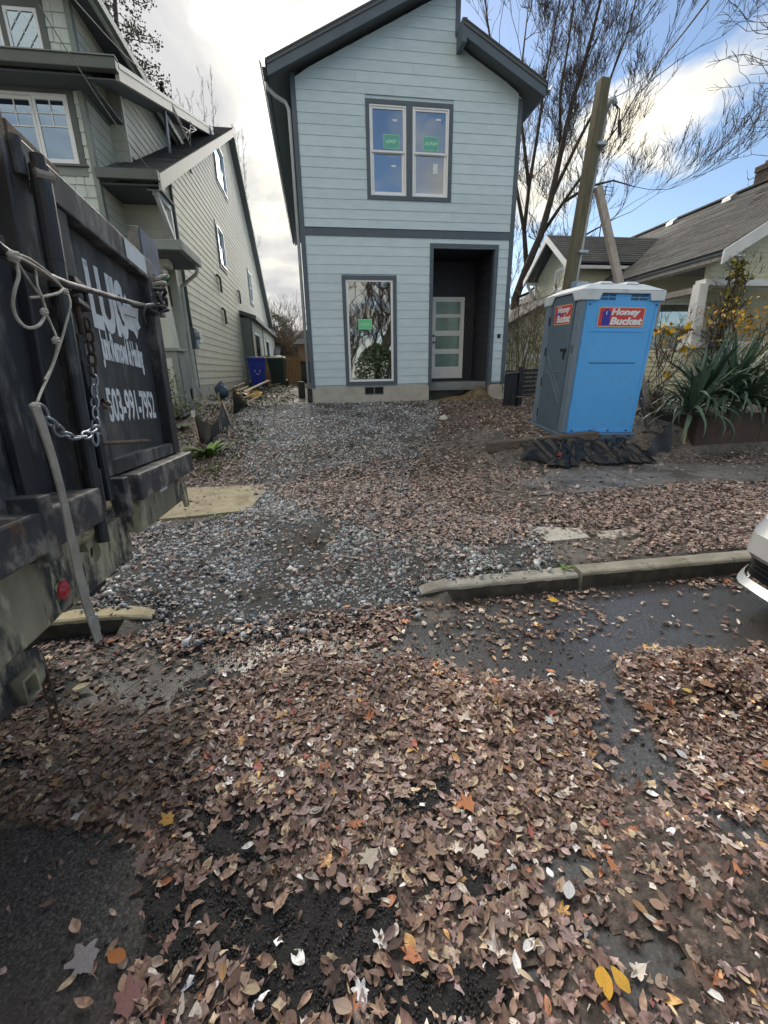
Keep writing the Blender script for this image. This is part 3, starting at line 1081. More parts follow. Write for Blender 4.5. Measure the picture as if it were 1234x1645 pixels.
def shingle_rows(parent, p0, p1, x0, x1, m, expo=.14, name='roof_shingles', ax='y', jit=.004):
    """stepped courses of roofing on a plane; p = (run, z)"""
    Lr = math.hypot(p1[0] - p0[0], p1[1] - p0[1])
    n = int(Lr / expo)
    b = MB()
    for k in range(n):
        t0, t1 = k / n, (k + 1) / n
        a = (p0[0] + (p1[0] - p0[0]) * t0, p0[1] + (p1[1] - p0[1]) * t0 + .022)
        c = (p0[0] + (p1[0] - p0[0]) * t1, p0[1] + (p1[1] - p0[1]) * t1 + .008)
        x = x0
        while x < x1 - .01:
            w = min(random.uniform(.8, 1.1), x1 - x)
            j = random.uniform(-jit, jit)
            if ax == 'y':
                P = [(x, a[0], a[1] - .02), (x + w, a[0], a[1] - .02), (x + w, a[0], a[1] + j), (x, a[0], a[1] + j), (x, c[0], c[1]), (x + w, c[0], c[1])]
            else:
                P = [(a[0], x, a[1] - .02), (a[0], x + w, a[1] - .02), (a[0], x + w, a[1] + j), (a[0], x, a[1] + j), (c[0], x, c[1]), (c[0], x + w, c[1])]
            b.add(P, [(0, 1, 2, 3), (3, 2, 5, 4)])
            x += w
    return b.build(name, m, parent, kind='stuff', recalc=False)


yroof(lh, EV0, RDG, -9, RX, .10, MT['soffit'], 'roof')
shingle_rows(lh, EV0, RDG, -3.4, RX + .02, MT['shingle'])
yroof(lh, EV1, RDG, -9, RX, .10, MT['shingle'], 'roof')
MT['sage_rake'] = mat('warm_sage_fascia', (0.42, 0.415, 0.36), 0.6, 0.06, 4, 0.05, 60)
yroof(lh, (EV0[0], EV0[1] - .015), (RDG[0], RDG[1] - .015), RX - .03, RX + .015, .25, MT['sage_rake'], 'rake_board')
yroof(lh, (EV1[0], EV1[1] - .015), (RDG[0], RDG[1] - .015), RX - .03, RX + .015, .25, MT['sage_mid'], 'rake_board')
yroof(lh, (EV1[0], EV1[1] - .26), (RDG[0], RDG[1] - .26), SX, RX - .03, .02, MT['soffit'], 'soffit')
yroof(lh, (EV0[0], EV0[1] - .26), (RDG[0], RDG[1] - .26), SX, RX - .03, .02, MT['soffit'], 'soffit')
MB().box((-3.57, EV0[0] - .10, EV0[1] - .14), (RX + .01, EV0[0] - .0, EV0[1] + .01)).build('gutter', MT['sage_trim'], lh)
MB().box((-3.57, EV0[0] + .03, EV0[1] - .20), (RX - .05, SY0, EV0[1] - .17)).build('soffit', MT['soffit'], lh)
b = MB()
b.beam((SX + .09, SY0 - .0, 4.35), (SX + .09, EV0[0] + .25, 4.88), .07, .09)
b.box((SX + .05, SY0 - .05, 4.15), (SX + .13, SY0 + .02, 4.95)); b.box((SX + .05, EV0[0] + .15, 4.86), (SX + .13, SY0, 4.95))
b.build('bracket', MT['old_white'], lh)
# upper wall set back above the lower roof, with its own shed roof
UX = -3.3
USH0, USH1 = (9.15, 6.42), (17.7, 9.32)
slu = (USH1[1] - USH0[1]) / (USH1[0] - USH0[0])


def lim_up2(z):
    lo = USH0[0] + (z + .2 - USH0[1]) / slu if z + .2 > USH0[1] else -9
    hi = EV0[0] + (z + .06 - EV0[1]) / sl0
    return max(lo, SY0 + .1), hi


courses(lh, MT['sage'], RIGHT(UX), 5.45, 9.4, .172, lambda a, c: [(SY0 + .1, 18.5)], lim=lim_up2)
b = MB()
b.slab([(UX - .02, SY0 + .02, 5.0), (UX - .02, 17.4, 9.0), (UX - .02, 17.4, 9.1), (UX - .02, SY0 + .02, 6.75)], (-.1, 0, 0))
b.build('wall', MT['sage'], lh, recalc=True)
bx('corner_board', MT['sage_light'], lh, RIGHT(UX), SY0, SY0 + .1, 5.3, 6.8, -.01, .022)
courses(lh, MT['sage'], FRONT(SY0), 5.3, 6.8, .172, lambda a, c: [(-3.57, UX - .002)])
yroof(lh, USH0, USH1, -9, -2.84, .06, MT['shingle'], 'roof')
yroof(lh, (USH0[0] + .02, USH0[1] - .02), (USH1[0], USH1[1] - .02), -2.86, -2.80, .20, MT['sage_rake'], 'rake_board')
yroof(lh, (USH0[0] + .04, USH0[1] + .02), (USH1[0], USH1[1] + .02), -2.84, -2.785, .07, MT['sage_light'], 'rake_trim')
yroof(lh, (USH0[0], USH0[1] - .21), (USH1[0], USH1[1] - .21), UX, -2.86, .02, MT['soffit'], 'soffit')
# its eave across the front: deep gutter, soffit, frieze
MB().box((-9, USH0[0] - .11, USH0[1] - .14), (-2.79, USH0[0] + .02, USH0[1] + .015)).build('gutter', MT['sage_trim'], lh, bevel=.012)
MB().box((-9, USH0[0] - .13, USH0[1] + .015), (-2.78, USH0[0] + .02, USH0[1] + .03)).build('gutter_lip', MT['sage_mid'], lh)
MB().box((-9, USH0[0] + .021, USH0[1] - .19), (UX, 10.6, USH0[1] - .165)).build('soffit', MT['soffit'], lh)
# front bay with shingles and the sliding window
BX, BY = -3.55, 9.6
Bf = FRONT(BY)
MB().box((-9, BY + .055, 1.0), (BX - .03, SY0 + .0, 6.3)).build('wall', MT['sage_mid'], lh)
BW = (-6.1, -3.71, 5.04, 6.26)   # casing, sill to head


def wall_shingles(parent, fr, a0, a1, z0, z1, row, openings, m):
    """individual shingles with staggered joints"""
    protos = {}
    z = z0
    k = 0
    while z < z1 - .03:
        zt = min(z + row, z1)
        for (s0, s1) in spans_of(a0, a1, openings)(z, zt):
            x = s1
            w = random.choice((.16, .2, .24))
            while x > s0 + .015:
                ww = min(w, x - s0)
                if x - ww - s0 < .05: ww = x - s0
                b = MB()
                j = random.uniform(0, .007)
                dz = random.uniform(-.004, .004)
                lap(b, fr, x - ww + .004, x - .004, z + dz, zt, thick=.016 + j)
                b.build('wall_shingle', m, parent, recalc=True)
                x -= ww
                w = random.choice((.13, .17, .2, .24, .28))
        z += row
        k += 1


wall_shingles(lh, Bf, -5.2, BX - .085, 3.2, 6.22, .19, [(BW[0], BW[1] + .001, BW[2] - .0, BW[3] + .06)], MT['sage_shingle'])
bx('corner_board', MT['sage_mid'], lh, Bf, BX - .085, BX, 1.2, 6.24, -.01, .03)
bx('corner_board', MT['sage_mid'], lh, RIGHT(BX - .03), BY - .0, BY + .09, 1.2, 6.24, -.01, .03)
courses(lh, MT['sage'], RIGHT(BX - .03), 3.3, 6.25, .172, lambda a, c: [(BY + .09, SY0)])
bx('frieze_board', MT['sage_trim'], lh, Bf, -9, BX - .0, 6.255, 6.33, -.01, .05)
w = frame_rect(MB(), Bf, BW[0], BW[1], BW[2] + .15, BW[3], .105, -.02, .03, (.1, .1, .002, .09)).build('window', MT['sage_trim'], lh, recalc=True)
bx('sill', MT['sage_trim'], w, Bf, BW[0] - .03, BW[1] + .04, BW[2] + .12, BW[2] + .152, -.02, .07)
bx('apron', MT['sage_mid'], w, Bf, BW[0], BW[1], BW[2] - .01, BW[2] + .119, -.02, .03)
frame_rect(MB(), Bf, BW[0] + .1, BW[1] - .1, BW[2] + .155, BW[3] - .09, .035, -.04, .018).build('window_frame', MT['white'], w, recalc=True)
MT['sky_tint_glass'] = glass('house_glass', (0.24, 0.32, 0.38), 0.42, gloss=(0.55, 0.74, 0.95))  # blue of the mirrored sky is put into the reflection colour
for (p, q, d) in ((-4.36, BW[1] - .135, .008), (-4.95, -4.38, -.026)):
    sash(w, Bf, p, q, BW[2] + .19, BW[3] - .125, .045, d, gm=MT['sky_tint_glass'])
    z0, z1 = BW[2] + .19 + .045, BW[3] - .125 - .045
    for zc in (z0 + (z1 - z0) * .56, z0 + (z1 - z0) * .78):
        bx('muntin', MT['white'], w, Bf, p + .045, q - .045, zc - .009, zc + .009, d - .016, d - .006)
    xc = (p + q) / 2
    bx('muntin', MT['white'], w, Bf, xc - .009, xc + .009, z0 + (z1 - z0) * .57, z1, d - .016, d - .0055)
MB().box((-6, BY + .045, 5.1), (-3.75, BY + .05, 6.2)).build('dark_room_sheet', MT['room'], lh)  # dark sheet stands in for the unlit room behind the glass
# gable storey above: shingles, diamond-pane windows, deep eave
Gy = BY + .0
Gf = FRONT(Gy)
MB().box((-7, Gy + .01, 6.2), (-3.53, 15.5, 8.1)).build('wall', MT['sage_mid'], lh)
DW = [(-4.50, -4.0), (-5.06, -4.56)]
wall_shingles(lh, Gf, -4.98, -3.585, 6.46, 7.9, .19, [(-5.15, -3.9, 6.60, 7.36)], MT['sage_shingle'])
bx('corner_board', MT['sage_mid'], lh, Gf, -3.585, -3.5, 6.4, 8, -.01, .03)
bx('corner_board', MT['sage_mid'], lh, RIGHT(-3.53), Gy - .0, Gy + .09, 6.4, 8, -.01, .03)
courses(lh, MT['sage'], RIGHT(-3.53), 6.45, 7.6, .172, lambda a, c: [(Gy + .09, 15.4)])
gw = frame_rect(MB(), Gf, -5.15, -3.9, 6.64, 7.36, .09, -.02, .03, (.09, .1, .004, .11))
fbox(gw, Gf, -4.565, -4.495, 6.645, 7.25, -.02, .029)
gw = gw.build('window', MT['sage_trim'], lh, recalc=True)
bx('sill', MT['sage_trim'], gw, Gf, -5.2, -3.86, 6.61, 6.642, -.02, .06)
bx('apron', MT['sage_mid'], gw, Gf, -5.15, -3.9, 6.5, 6.609, -.02, .03)
for (p, q) in DW:
    sash(gw, Gf, p, q, 6.66, 7.25, .05, .012, gm=MT['sky_tint_glass'])
    b = MB()
    a0, a1, z0, z1 = p + .05, q - .05, 6.71, 7.20
    ww, hh = a1 - a0, z1 - z0
    for s in (1, -1):
        for off in (-1.0, -.5, 0, .5):
            pts = []
            t0, t1 = max(0, off), min(1, off + 1)
            u0, u1 = t0, t1
            v0, v1 = (t0 - off), (t1 - off)
            if s < 0: u0, u1 = 1 - u0, 1 - u1
            if t1 - t0 > .05:
                b.beam(Gf(a0 + u0 * ww, z0 + v0 * hh, .003), Gf(a0 + u1 * ww, z0 + v1 * hh, .003), .012, .014, upv=(0, 1, 0))
    b.build('muntin', MT['white'], gw)
b = MB()
TX, TZ = -3.17, 7.40
b.hexa([(-6, 9.1, TZ + .5), (TX, 9.1, TZ - .02), (TX, 15.5, TZ - .02), (-6, 15.5, TZ + .5), (-6, 9.1, TZ + .6), (TX, 9.1, TZ + .1), (TX, 15.5, TZ + .1), (-6, 15.5, TZ + .6)])
b.build('roof', MT['soffit'], lh, recalc=True)
MB().box((TX, 9.05, TZ - .06), (TX + .05, 15.5, TZ + .10)).build('eave_fascia', MT['sage_light'], lh)
MB().box((TX + .051, 9.05, TZ - .02), (TX + .13, 15.5, TZ + .11)).build('gutter', MT['sage_mid'], lh)
# mast for the service drop
b = MB()
b.tube([(-2.95, 12.3, 6.05), (-2.93, 12.3, 7.62)], .035, 8)
b.build('service_mast', MT['galv'], lh, smooth=True)
MB().tube([(-2.93, 12.3, 7.6), (-2.90, 12.22, 7.72), (-2.86, 12.12, 7.66)], [.04, .05, .035], 8).build('weatherhead', MT['dark_metal'], lh, smooth=True)
MB().box((-3.1, 12.1, 6.02), (-2.8, 12.5, 6.10)).build('mast_flashing', MT['galv'], lh)
b = MB()
for k in range(4):
    b.tube([(-2.88, 12.15, 7.64), (-2.80, 12.5, 7.5 - .05 * k), (-2.78, 13.2 + .2 * k, 7.38 - .04 * k), (-2.79, 14.2, 7.7 + .08 * k), (-2.81, 15.0, 8.1)], .007, 5)
b.build('looped_cable', MT['wire'], lh)
# windows in the side wall
for (y0, y1, z0, z1) in W1:
    ww = frame_rect(MB(), Sd, y0 - .1, y1 + .1, z0 - .1, z1 + .1, .1, -.05, .03).build('window', MT['sage_trim'], lh, recalc=True)
    frame_rect(MB(), Sd, y0, y1, z0, z1, .05, -.04, .055).build('window_frame', MT['white'], ww, recalc=True)
    sash(ww, Sd, y0 + .05, y1 - .05, z0 + .05, (z0 + z1) / 2 + .02, .04, .02, gm=MT['sky_tint_glass'])
    sash(ww, Sd, y0 + .05, y1 - .05, (z0 + z1) / 2 + .022, z1 - .05, .04, .0, gm=MT['sky_tint_glass'])
# bump-out towards the back
BXo = -2.4
MB().box((SX - .05, BAY[0] + .02, 1.15), (BXo - .02, BAY[1] - .02, BAY[3] - .15)).build('bay_wall', MT['sage_mid'], lh)
courses(lh, MT['sage_mid'], FRONT(BAY[0] + .02), 1.4, BAY[3] - .15, .172, lambda a, c: [(SX + .02, BXo - .0)], name='bay_board')
for (y0, y1) in ((19.7, 21.4), (24.0, 25.6)):
    ww = frame_rect(MB(), RIGHT(BXo - .02), y0 - .1, y1 + .1, 1.9, 3.45, .1, -.02, .03).build('window', MT['sage_light'], lh, recalc=True)
    sash(ww, RIGHT(BXo - .02), y0, y1, 2.0, 3.35, .07, .02, gm=MT['sky_tint_glass'])
courses(lh, MT['sage'], RIGHT(BXo - .02), 1.4, BAY[3] - .2, .172, spans_of(BAY[0] + .1, BAY[1], [(19.6, 21.5, 1.9, 3.45), (23.9, 25.7, 1.9, 3.45)]), name='bay_board')
for y in (BAY[0], 22.7, BAY[1] - .2):
    bx('bay_post', MT['sage_trim'], lh, RIGHT(BXo - .02), y, y + .2, 1.3, BAY[3] - .2, -.01, .035)
b = MB()
b.hexa([(SX, BAY[0] - .1, BAY[3] - .03), (BXo + .22, BAY[0] - .1, BAY[3] - .22), (BXo + .22, BAY[1], BAY[3] - .22), (SX, BAY[1], BAY[3] - .03), (SX, BAY[0] - .1, BAY[3] + .12), (BXo + .22, BAY[0] - .1, BAY[3] - .08), (BXo + .22, BAY[1], BAY[3] - .08), (SX, BAY[1], BAY[3] + .12)])
b.build('bay_roof', MT['sage_trim'], lh, recalc=True)
# porch roof over the entry: low hip with gutter
PRX, PRY, PRZ = -2.28, 9.1, 3.95
PYB = 10.55
b = MB()
b.hexa([(-5.0, PRY, PRZ - .16), (PRX, PRY, PRZ - .16), (PRX, PYB, PRZ - .16), (-5.0, PYB, PRZ - .16), (-5.0, PRY, PRZ - .13), (PRX, PRY, PRZ - .13), (PRX, PYB, PRZ - .13), (-5.0, PYB, PRZ - .13)])
b.build('porch_soffit', MT['soffit'], lh, recalc=True)
b = MB()
b.add([(-5, PRY + .02, PRZ + .0), (PRX - .02, PRY + .02, PRZ + .0), (PRX - .02, PYB, PRZ + .0), (SX + .02, PYB, PRZ + .34), (-5, PYB, PRZ + .34), (-5, PYB, PRZ)],
      [(0, 1, 3, 4), (1, 2, 3), (0, 5, 2, 1)])
b.build('porch_roof', MT['shingle'], lh, recalc=True)
shingle_rows(lh, (PRY + .05, PRZ + .0), (PYB, PRZ + .335), -4.6, SX + .0, MT['shingle'], .13)
b = MB()
b.box((-5, PRY - .1, PRZ - .15), (PRX + .1, PRY, PRZ + .01)); b.box((PRX, PRY, PRZ - .15), (PRX + .1, PYB - .2, PRZ + .009))
b.build('porch_gutter', MT['sage_mid'], lh, bevel=.01)
b = MB()
b.tube([(PRX + .03, 10.2, PRZ - .15), (PRX + .03, 10.2, PRZ - .24), (PRX - .02, 10.25, PRZ - .30), (SX + .07, SY0 + .13, PRZ - .44), (SX + .06, SY0 + .14, PRZ - .56), (SX + .06, SY0 + .14, 1.45), (SX + .16, SY0 + .10, 1.25)], .035, 8)
b.build('downspout', MT['sage_light'], lh, smooth=True)
# porch column: box base with panels, tapered shaft, cap
cxx, cyy = -2.95, 9.75
b = MB()
b.box((cxx - .26, cyy - .26, 1.0), (cxx + .26, cyy + .26, 2.15)); b.box((cxx - .30, cyy - .30, 2.15), (cxx + .30, cyy + .30, 2.21))
b.build('porch_pier', MT['sage_mid'], lh, bevel=.008)
bx('pier_panel', MT['sage_light'], lh, FRONT(cyy - .26), cxx - .17, cxx + .14, 1.15, 2.02, -.002, .006)
bx('pier_panel', MT['sage_mid'], lh, RIGHT(cxx + .26), cyy - .2, cyy + .2, 1.15, 2.02, -.002, .012)
b = MB()
b.hexa([(cxx - .20, cyy - .20, 2.21), (cxx + .20, cyy - .20, 2.21), (cxx + .20, cyy + .20, 2.21), (cxx - .20, cyy + .20, 2.21), (cxx - .15, cyy - .15, 3.55), (cxx + .15, cyy - .15, 3.55), (cxx + .15, cyy + .15, 3.55), (cxx - .15, cyy + .15, 3.55)])
b.box((cxx - .2, cyy - .2, 3.55), (cxx + .2, cyy + .2, 3.66))
b.build('porch_column', MT['sage_light'], lh, bevel=.006)
MB().box((-5, cyy - .12, 3.66), (-2.62, cyy + .12, 3.79)).build('porch_beam', MT['sage_light'], lh)
MB().box((-6, 9.3, .9), (-2.7, SY0, 1.12)).build('porch_deck', MT['grey_render'], lh)
# conduit, meter, vents
MB().tube([(SX + .045, 11.12, 5.75), (SX + .045, 11.12, 2.62)], .034, 8).build('conduit', MT['sage_trim'], lh, smooth=True)
MT['bluebox'] = mat('blue_tag', (0.05, 0.25, 0.55), 0.5)
b = MB(); b.box((SX + .015, 11.0, 2.28), (SX + .13, 11.26, 2.72)); b.build('meter_base', MT['sage_trim'], lh, bevel=.01)
MB().cyl((SX + .13, 11.13, 2.56), (SX + .22, 11.13, 2.56), .085, 16).build('electric_meter', MT['galv'], lh, smooth=False)
bx('meter_tag', MT['bluebox'], lh, RIGHT(SX + .13), 11.05, 11.2, 2.34, 2.46, 0, .004)
b = MB(); b.box((SX + .015, 11.42, 2.42), (SX + .12, 11.72, 2.68)); b.build('junction_box', MT['old_white'], lh, bevel=.01)
MB().tube([(SX + .03, 11.13, 2.28), (SX + .03, 11.13, 1.2)], .012, 6).build('ground_wire', MT['sage_trim'], lh)
for (y, z, s) in ((15.2, 4.55, .3), (15.35, 3.65, .26), (19.0, 4.75, .2)):
    b = MB()
    b.tube([(SX + .02, y - s * .6, z), (SX + .06, y - s * .6, z), (SX + .06, y + s * .4, z), (SX + .06, y + s * .5, z - .1), (SX + .06, y + s * .5, z - .42)], .035, 7)
    b.build('vent_pipe', MT['sage_trim'], lh, smooth=True)
for dy in (0, .28):
    b = MB(); b.box((SX + .015, 13.1 + dy, 6.55), (SX + .05, 13.22 + dy, 6.85)); b.build('wall_bracket', MT['sage_trim'], lh)
bx('number_sign', mat('dark_sign', (.12, .08, .06), .6), lh, FRONT(SY0 + .02), -3.0, -2.93, 3.1, 3.5, .02, .03)


# ------------------------------------------------------------------ bungalow on the right
bg_ = thing('bungalow', 'pale yellow bungalow with wide grey shingle roof and white bargeboards', 'house', (11, 9.0, 1.1))
YS = MT['yellow_siding']
EX, EZ, RXX, RZ = 8.68, 4.0, 13.1, 6.62
bsl = (RZ - EZ) / (RXX - EX)
roof_plane(bg_, (EX, EZ), (RXX, RZ), 9.02, 22, .07, MT['soffit'], 'roof')
MT['old_shingle'] = mat('weathered_grey_shingle', (0.075, 0.076, 0.078), 0.9, 0.25, 9, 0.6, 90, dirt=(0.12, 0.118, 0.112), dscale=1.1, dlo=0.5, dhi=0.75, dirt2=((0.045, 0.045, 0.043), 4, .52, .7), bdist=.02)
shingle_rows(bg_, (EX - .03, EZ), (RXX, RZ), 9.0, 22, MT['old_shingle'], .14, ax='x', jit=.007)
roof_plane(bg_, (17.5, EZ), (RXX, RZ), 9.0, 22, .09, MT['old_shingle'], 'roof')
MB().beam((RXX, 8.98, RZ + .03), (RXX, 22, RZ + .03), .26, .05).build('ridge_cap', MT['old_shingle'], bg_)
for y in (13.2, 15.4):
    b = MB(); xx = 12.7; b.hexa([(xx - .1, y, 6.38), (xx + .1, y, 6.5), (xx + .1, y + .3, 6.5), (xx - .1, y + .3, 6.38), (xx - .1, y, 6.47), (xx + .06, y, 6.58), (xx + .06, y + .3, 6.58), (xx - .1, y + .3, 6.47)])
    b.build('roof_vent', MT['galv'], bg_)
roof_plane(bg_, (EX - .02, EZ - .0), (RXX, RZ - .0), 8.955, 8.995, .27, MT['old_white'], 'bargeboard')
MB().box((EX + .03, 9.03, EZ - .17), (EX + .07, 20, EZ - .06)).build('eave_fascia', MT['wood_grey'], bg_)
MB().box((EX + .07, 9.03, EZ - .10), (9.25, 20, EZ - .06)).build('soffit', MT['old_white'], bg_)
# chimney
b = MB()
chim = thing('brick_chimney', 'dark brick chimney on the ridge of the grey shingle roof', 'chimney', (13.4, 12.7, 6.2))
MT['brick'] = mat('dark_brick', (0.075, 0.062, 0.056), 0.85, 0.3, 12, 0.3, 50, obj_var=.25)
mbm = mat('old_mortar', (0.16, 0.155, 0.145), 0.9)
cx0, cx1, cy0, cy1 = 13.06, 13.75, 12.4, 13.0
MB().box((cx0 + .02, cy0 + .02, 6.2), (cx1 - .02, cy1 - .02, 7.08)).build('core', mbm, chim)
k = 0
z = 6.3
while z < 7.06:
    ex = .05 if z > 6.93 else 0
    off = .11 if k % 2 else 0
    x = cx0 - off
    while x < cx1 - .02:
        a, c = max(x, cx0), min(x + .21, cx1)
        if c - a > .03: MB().box((a - ex * (a == cx0), cy0 - ex, z), (c + ex * (c == cx1), cy0 + .06, z + .065)).build('brick', MT['brick'], chim)
        x += .22
    y = cy0 + .062 - off * .4
    while y < cy1 - .02:
        a, c = max(y, cy0 + .062), min(y + .21, cy1)
        if c - a > .03: MB().box((cx0 - ex, a, z), (cx0 + .06, c, z + .065)).build('brick', MT['brick'], chim)
        y += .22
    z += .075
    k += 1
MB().box((cx0 + .14, cy0 + .1, 7.085), (cx1 - .1, cy1 - .1, 7.25)).build('chimney_cap', mbm, chim)
# front gable wall and porch
gz = lambda x: EZ - .12 + bsl * (x - EX)
MB().slab([(9.0, 9.62, 3.52), (13.1, 9.62, 3.52), (13.1, 9.62, gz(13.1) - .1), (9.0, 9.62, gz(9.0) - .1)], (0, .1, 0)).build('gable_wall', YS, bg_, recalc=True)
courses(bg_, YS, FRONT(9.62), 3.52, 6.2, .10, lambda a, c: [(9.02, 13.1)], joined=True, lim=lambda z: (EX + (z + .2 - EZ + .12) / bsl + .1, 99), name='gable_siding')
MB().box((8.75, 9.38, 3.40), (13.5, 9.66, 3.53)).build('porch_beam', MT['old_white'], bg_)
MB().box((8.75, 9.4, 3.28), (8.95, 20, 3.41)).build('porch_beam', MT['wood_grey'], bg_)
MB().hexa([(8.50, 9.2, 2.2), (8.74, 9.2, 2.2), (8.74, 9.45, 2.2), (8.50, 9.45, 2.2), (8.56, 9.3, 3.42), (8.76, 9.3, 3.42), (8.76, 9.5, 3.42), (8.56, 9.5, 3.42)]).build('porch_post', MT['old_white'], bg_)
MB().box((8.42, 9.12, 2.08), (13.5, 9.5, 2.2)).build('rail_cap', MT['old_white'], bg_)
MB().box((8.50, 9.22, .9), (13.5, 9.4, 2.08)).build('knee_wall', YS, bg_)
MB().box((8.50, 9.4, .9), (8.7, 12, 2.08)).build('knee_wall', YS, bg_)
courses(bg_, YS, FRONT(9.22), 1.0, 2.08, .115, lambda a, c: [(8.5, 13)], joined=True, name='knee_siding')
courses(bg_, YS, LEFT(8.5), 1.0, 2.08, .115, lambda a, c: [(9.22, 12)], joined=True, name='knee_siding')
# side wall and porch back wall
MB().box((9.15, 11.6, .9), (9.25, 22, 4.0)).build('wall', YS, bg_)
courses(bg_, YS, LEFT(9.15), 1.0, 4.0, .115, spans_of(11.6, 22, [(12.3, 13.3, 2.2, 3.5)]), joined=True)
MB().box((9.25, 11.6, .9), (15, 11.7, 4.0)).build('wall', YS, bg_)
courses(bg_, YS, FRONT(11.6), 1.0, 4.0, .115, spans_of(9.15, 15, [(9.4, 10.7, 2.0, 3.45)]), joined=True)
w = frame_rect(MB(), LEFT(9.15), 12.3, 13.3, 2.2, 3.5, .1, -.02, .03).build('window', MT['old_white'], bg_, recalc=True)
sash(w, LEFT(9.15), 12.4, 13.2, 2.3, 2.86, .045, .01); sash(w, LEFT(9.15), 12.4, 13.2, 2.84, 3.4, .045, .03)
MB().box((9.16, 12.3, 2.2), (9.17, 13.3, 3.5)).build('dark_room_sheet', MT['room'], bg_)  # bungalow panes: flat dark sheets give the shade of the rooms
w = frame_rect(MB(), FRONT(11.6), 9.4, 10.7, 2.0, 3.45, .1, -.02, .03).build('window', MT['old_white'], bg_, recalc=True)
sash(w, FRONT(11.6), 9.5, 10.6, 2.1, 2.74, .045, .01); sash(w, FRONT(11.6), 9.5, 10.6, 2.72, 3.35, .045, .03)
MB().box((9.4, 11.605, 2.0), (10.7, 11.61, 3.45)).build('dark_room_sheet', MT['room'], bg_)
# cross gable wing facing left
GX, PYw, PZw, E0, E1, EZw = 7.6, 14.62, 5.72, 13.22, 16.05, 4.68
for (e, nm) in ((E0, 'roof'), (E1, 'roof')):
    yroof(bg_, (e, EZw), (PYw, PZw), GX, 12.4, .08, MT['soffit'], nm)
    shingle_rows(bg_, (e - (.03 if e < PYw else -.03), EZw), (PYw, PZw), GX, 12.0, MT['old_shingle'], .14)
    yroof(bg_, (e, EZw - .01), (PYw, PZw - .01), GX - .03, GX + .02, .19, MT['old_white'], 'bargeboard')
MB().box((GX + .02, E0 + .0, EZw - .17), (11, E0 + .04, EZw - .03)).build('eave_fascia', MT['old_white'], bg_)
WX = 7.98
MB().slab([(WX, 13.6, 1.0), (WX, 15.7, 1.0), (WX, 15.7, 4.72), (WX, PYw, 5.5), (WX, 13.6, 4.72)], (.1, 0, 0)).build('wall', YS, bg_, recalc=True)
courses(bg_, YS, LEFT(WX), 1.0, 5.5, .115, spans_of(13.6, 15.7, [(13.95, 14.55, 4.05, 4.72)]), joined=True,
        lim=lambda z: (13.6 if z < 4.7 else 13.5 + (z - 4.62) / .74, 15.7 if z < 4.7 else 15.75 - (z - 4.62) / .73))
MB().box((WX, 13.6, 1.0), (11.5, 13.7, 4.7)).build('wall', YS, bg_)
courses(bg_, YS, FRONT(13.6), 1.0, 4.6, .115, lambda a, c: [(WX + .05, 11)], joined=True)
bx('corner_board', MT['old_white'], bg_, FRONT(13.6), WX - .015, WX + .07, 1.0, 4.6, -.02, .025)
w = frame_rect(MB(), LEFT(WX), 13.95, 14.55, 4.05, 4.72, .07, -.02, .03).build('window', MT['old_white'], bg_, recalc=True)
sash(w, LEFT(WX), 14.02, 14.48, 4.12, 4.65, .04, .012)
MB().box((WX + .005, 13.95, 4.05), (WX + .01, 14.55, 4.72)).build('dark_room_sheet', MT['room'], bg_)
for y in (13.35, 15.85):
    b = MB()
    b.beam((WX, y, 4.0), (GX + .05, y, 4.50), .08, .08, upv=(0, 1, 0)); b.box((GX, y - .04, 4.5), (WX + .05, y + .04, 4.58)); b.box((WX - .04, y - .04, 3.9), (WX + .04, y + .04, 4.5))
    b.build('bracket', MT['old_white'], bg_)
b = MB()
b.tube([(9.4, 14.62, 5.7), (9.42, 14.62, 7.1)], .018, 5)
for k in range(3): b.tube([(9.1, 14.5, 6.85 + .1 * k), (9.75, 14.7, 6.9 + .1 * k)], .008, 4)
for dx in (-.3, .3): b.tube([(9.4, 14.62, 6.3), (9.4 + dx, 14.62, 5.72)], .008, 4)
b.build('aerial', MT['wire'], bg_)
# lean-to with grey roof on the far side
roof_plane(bg_, (5.95, 3.05), (WX, 4.05), 13.3, 17.5, .10, MT['old_shingle'], 'lean_to_roof')
MB().box((6.45, 13.6, 1.0), (WX, 13.7, 3.3)).build('lean_to_wall', YS, bg_)
MB().box((6.35, 13.6, 1.0), (6.45, 17, 3.2)).build('lean_to_wall', YS, bg_)
courses(bg_, YS, FRONT(13.6), 1.0, 3.2, .115, spans_of(6.35, WX, [(6.6, 7.35, 2.0, 3.0)]), joined=True)
w = frame_rect(MB(), FRONT(13.6), 6.6, 7.35, 2.0, 3.0, .08, -.02, .03).build('window', MT['old_white'], bg_, recalc=True)
sash(w, FRONT(13.6), 6.68, 7.27, 2.08, 2.92, .045, .01)
MB().box((6.6, 13.605, 2.0), (7.35, 13.61, 3.0)).build('dark_room_sheet', MT['room'], bg_)

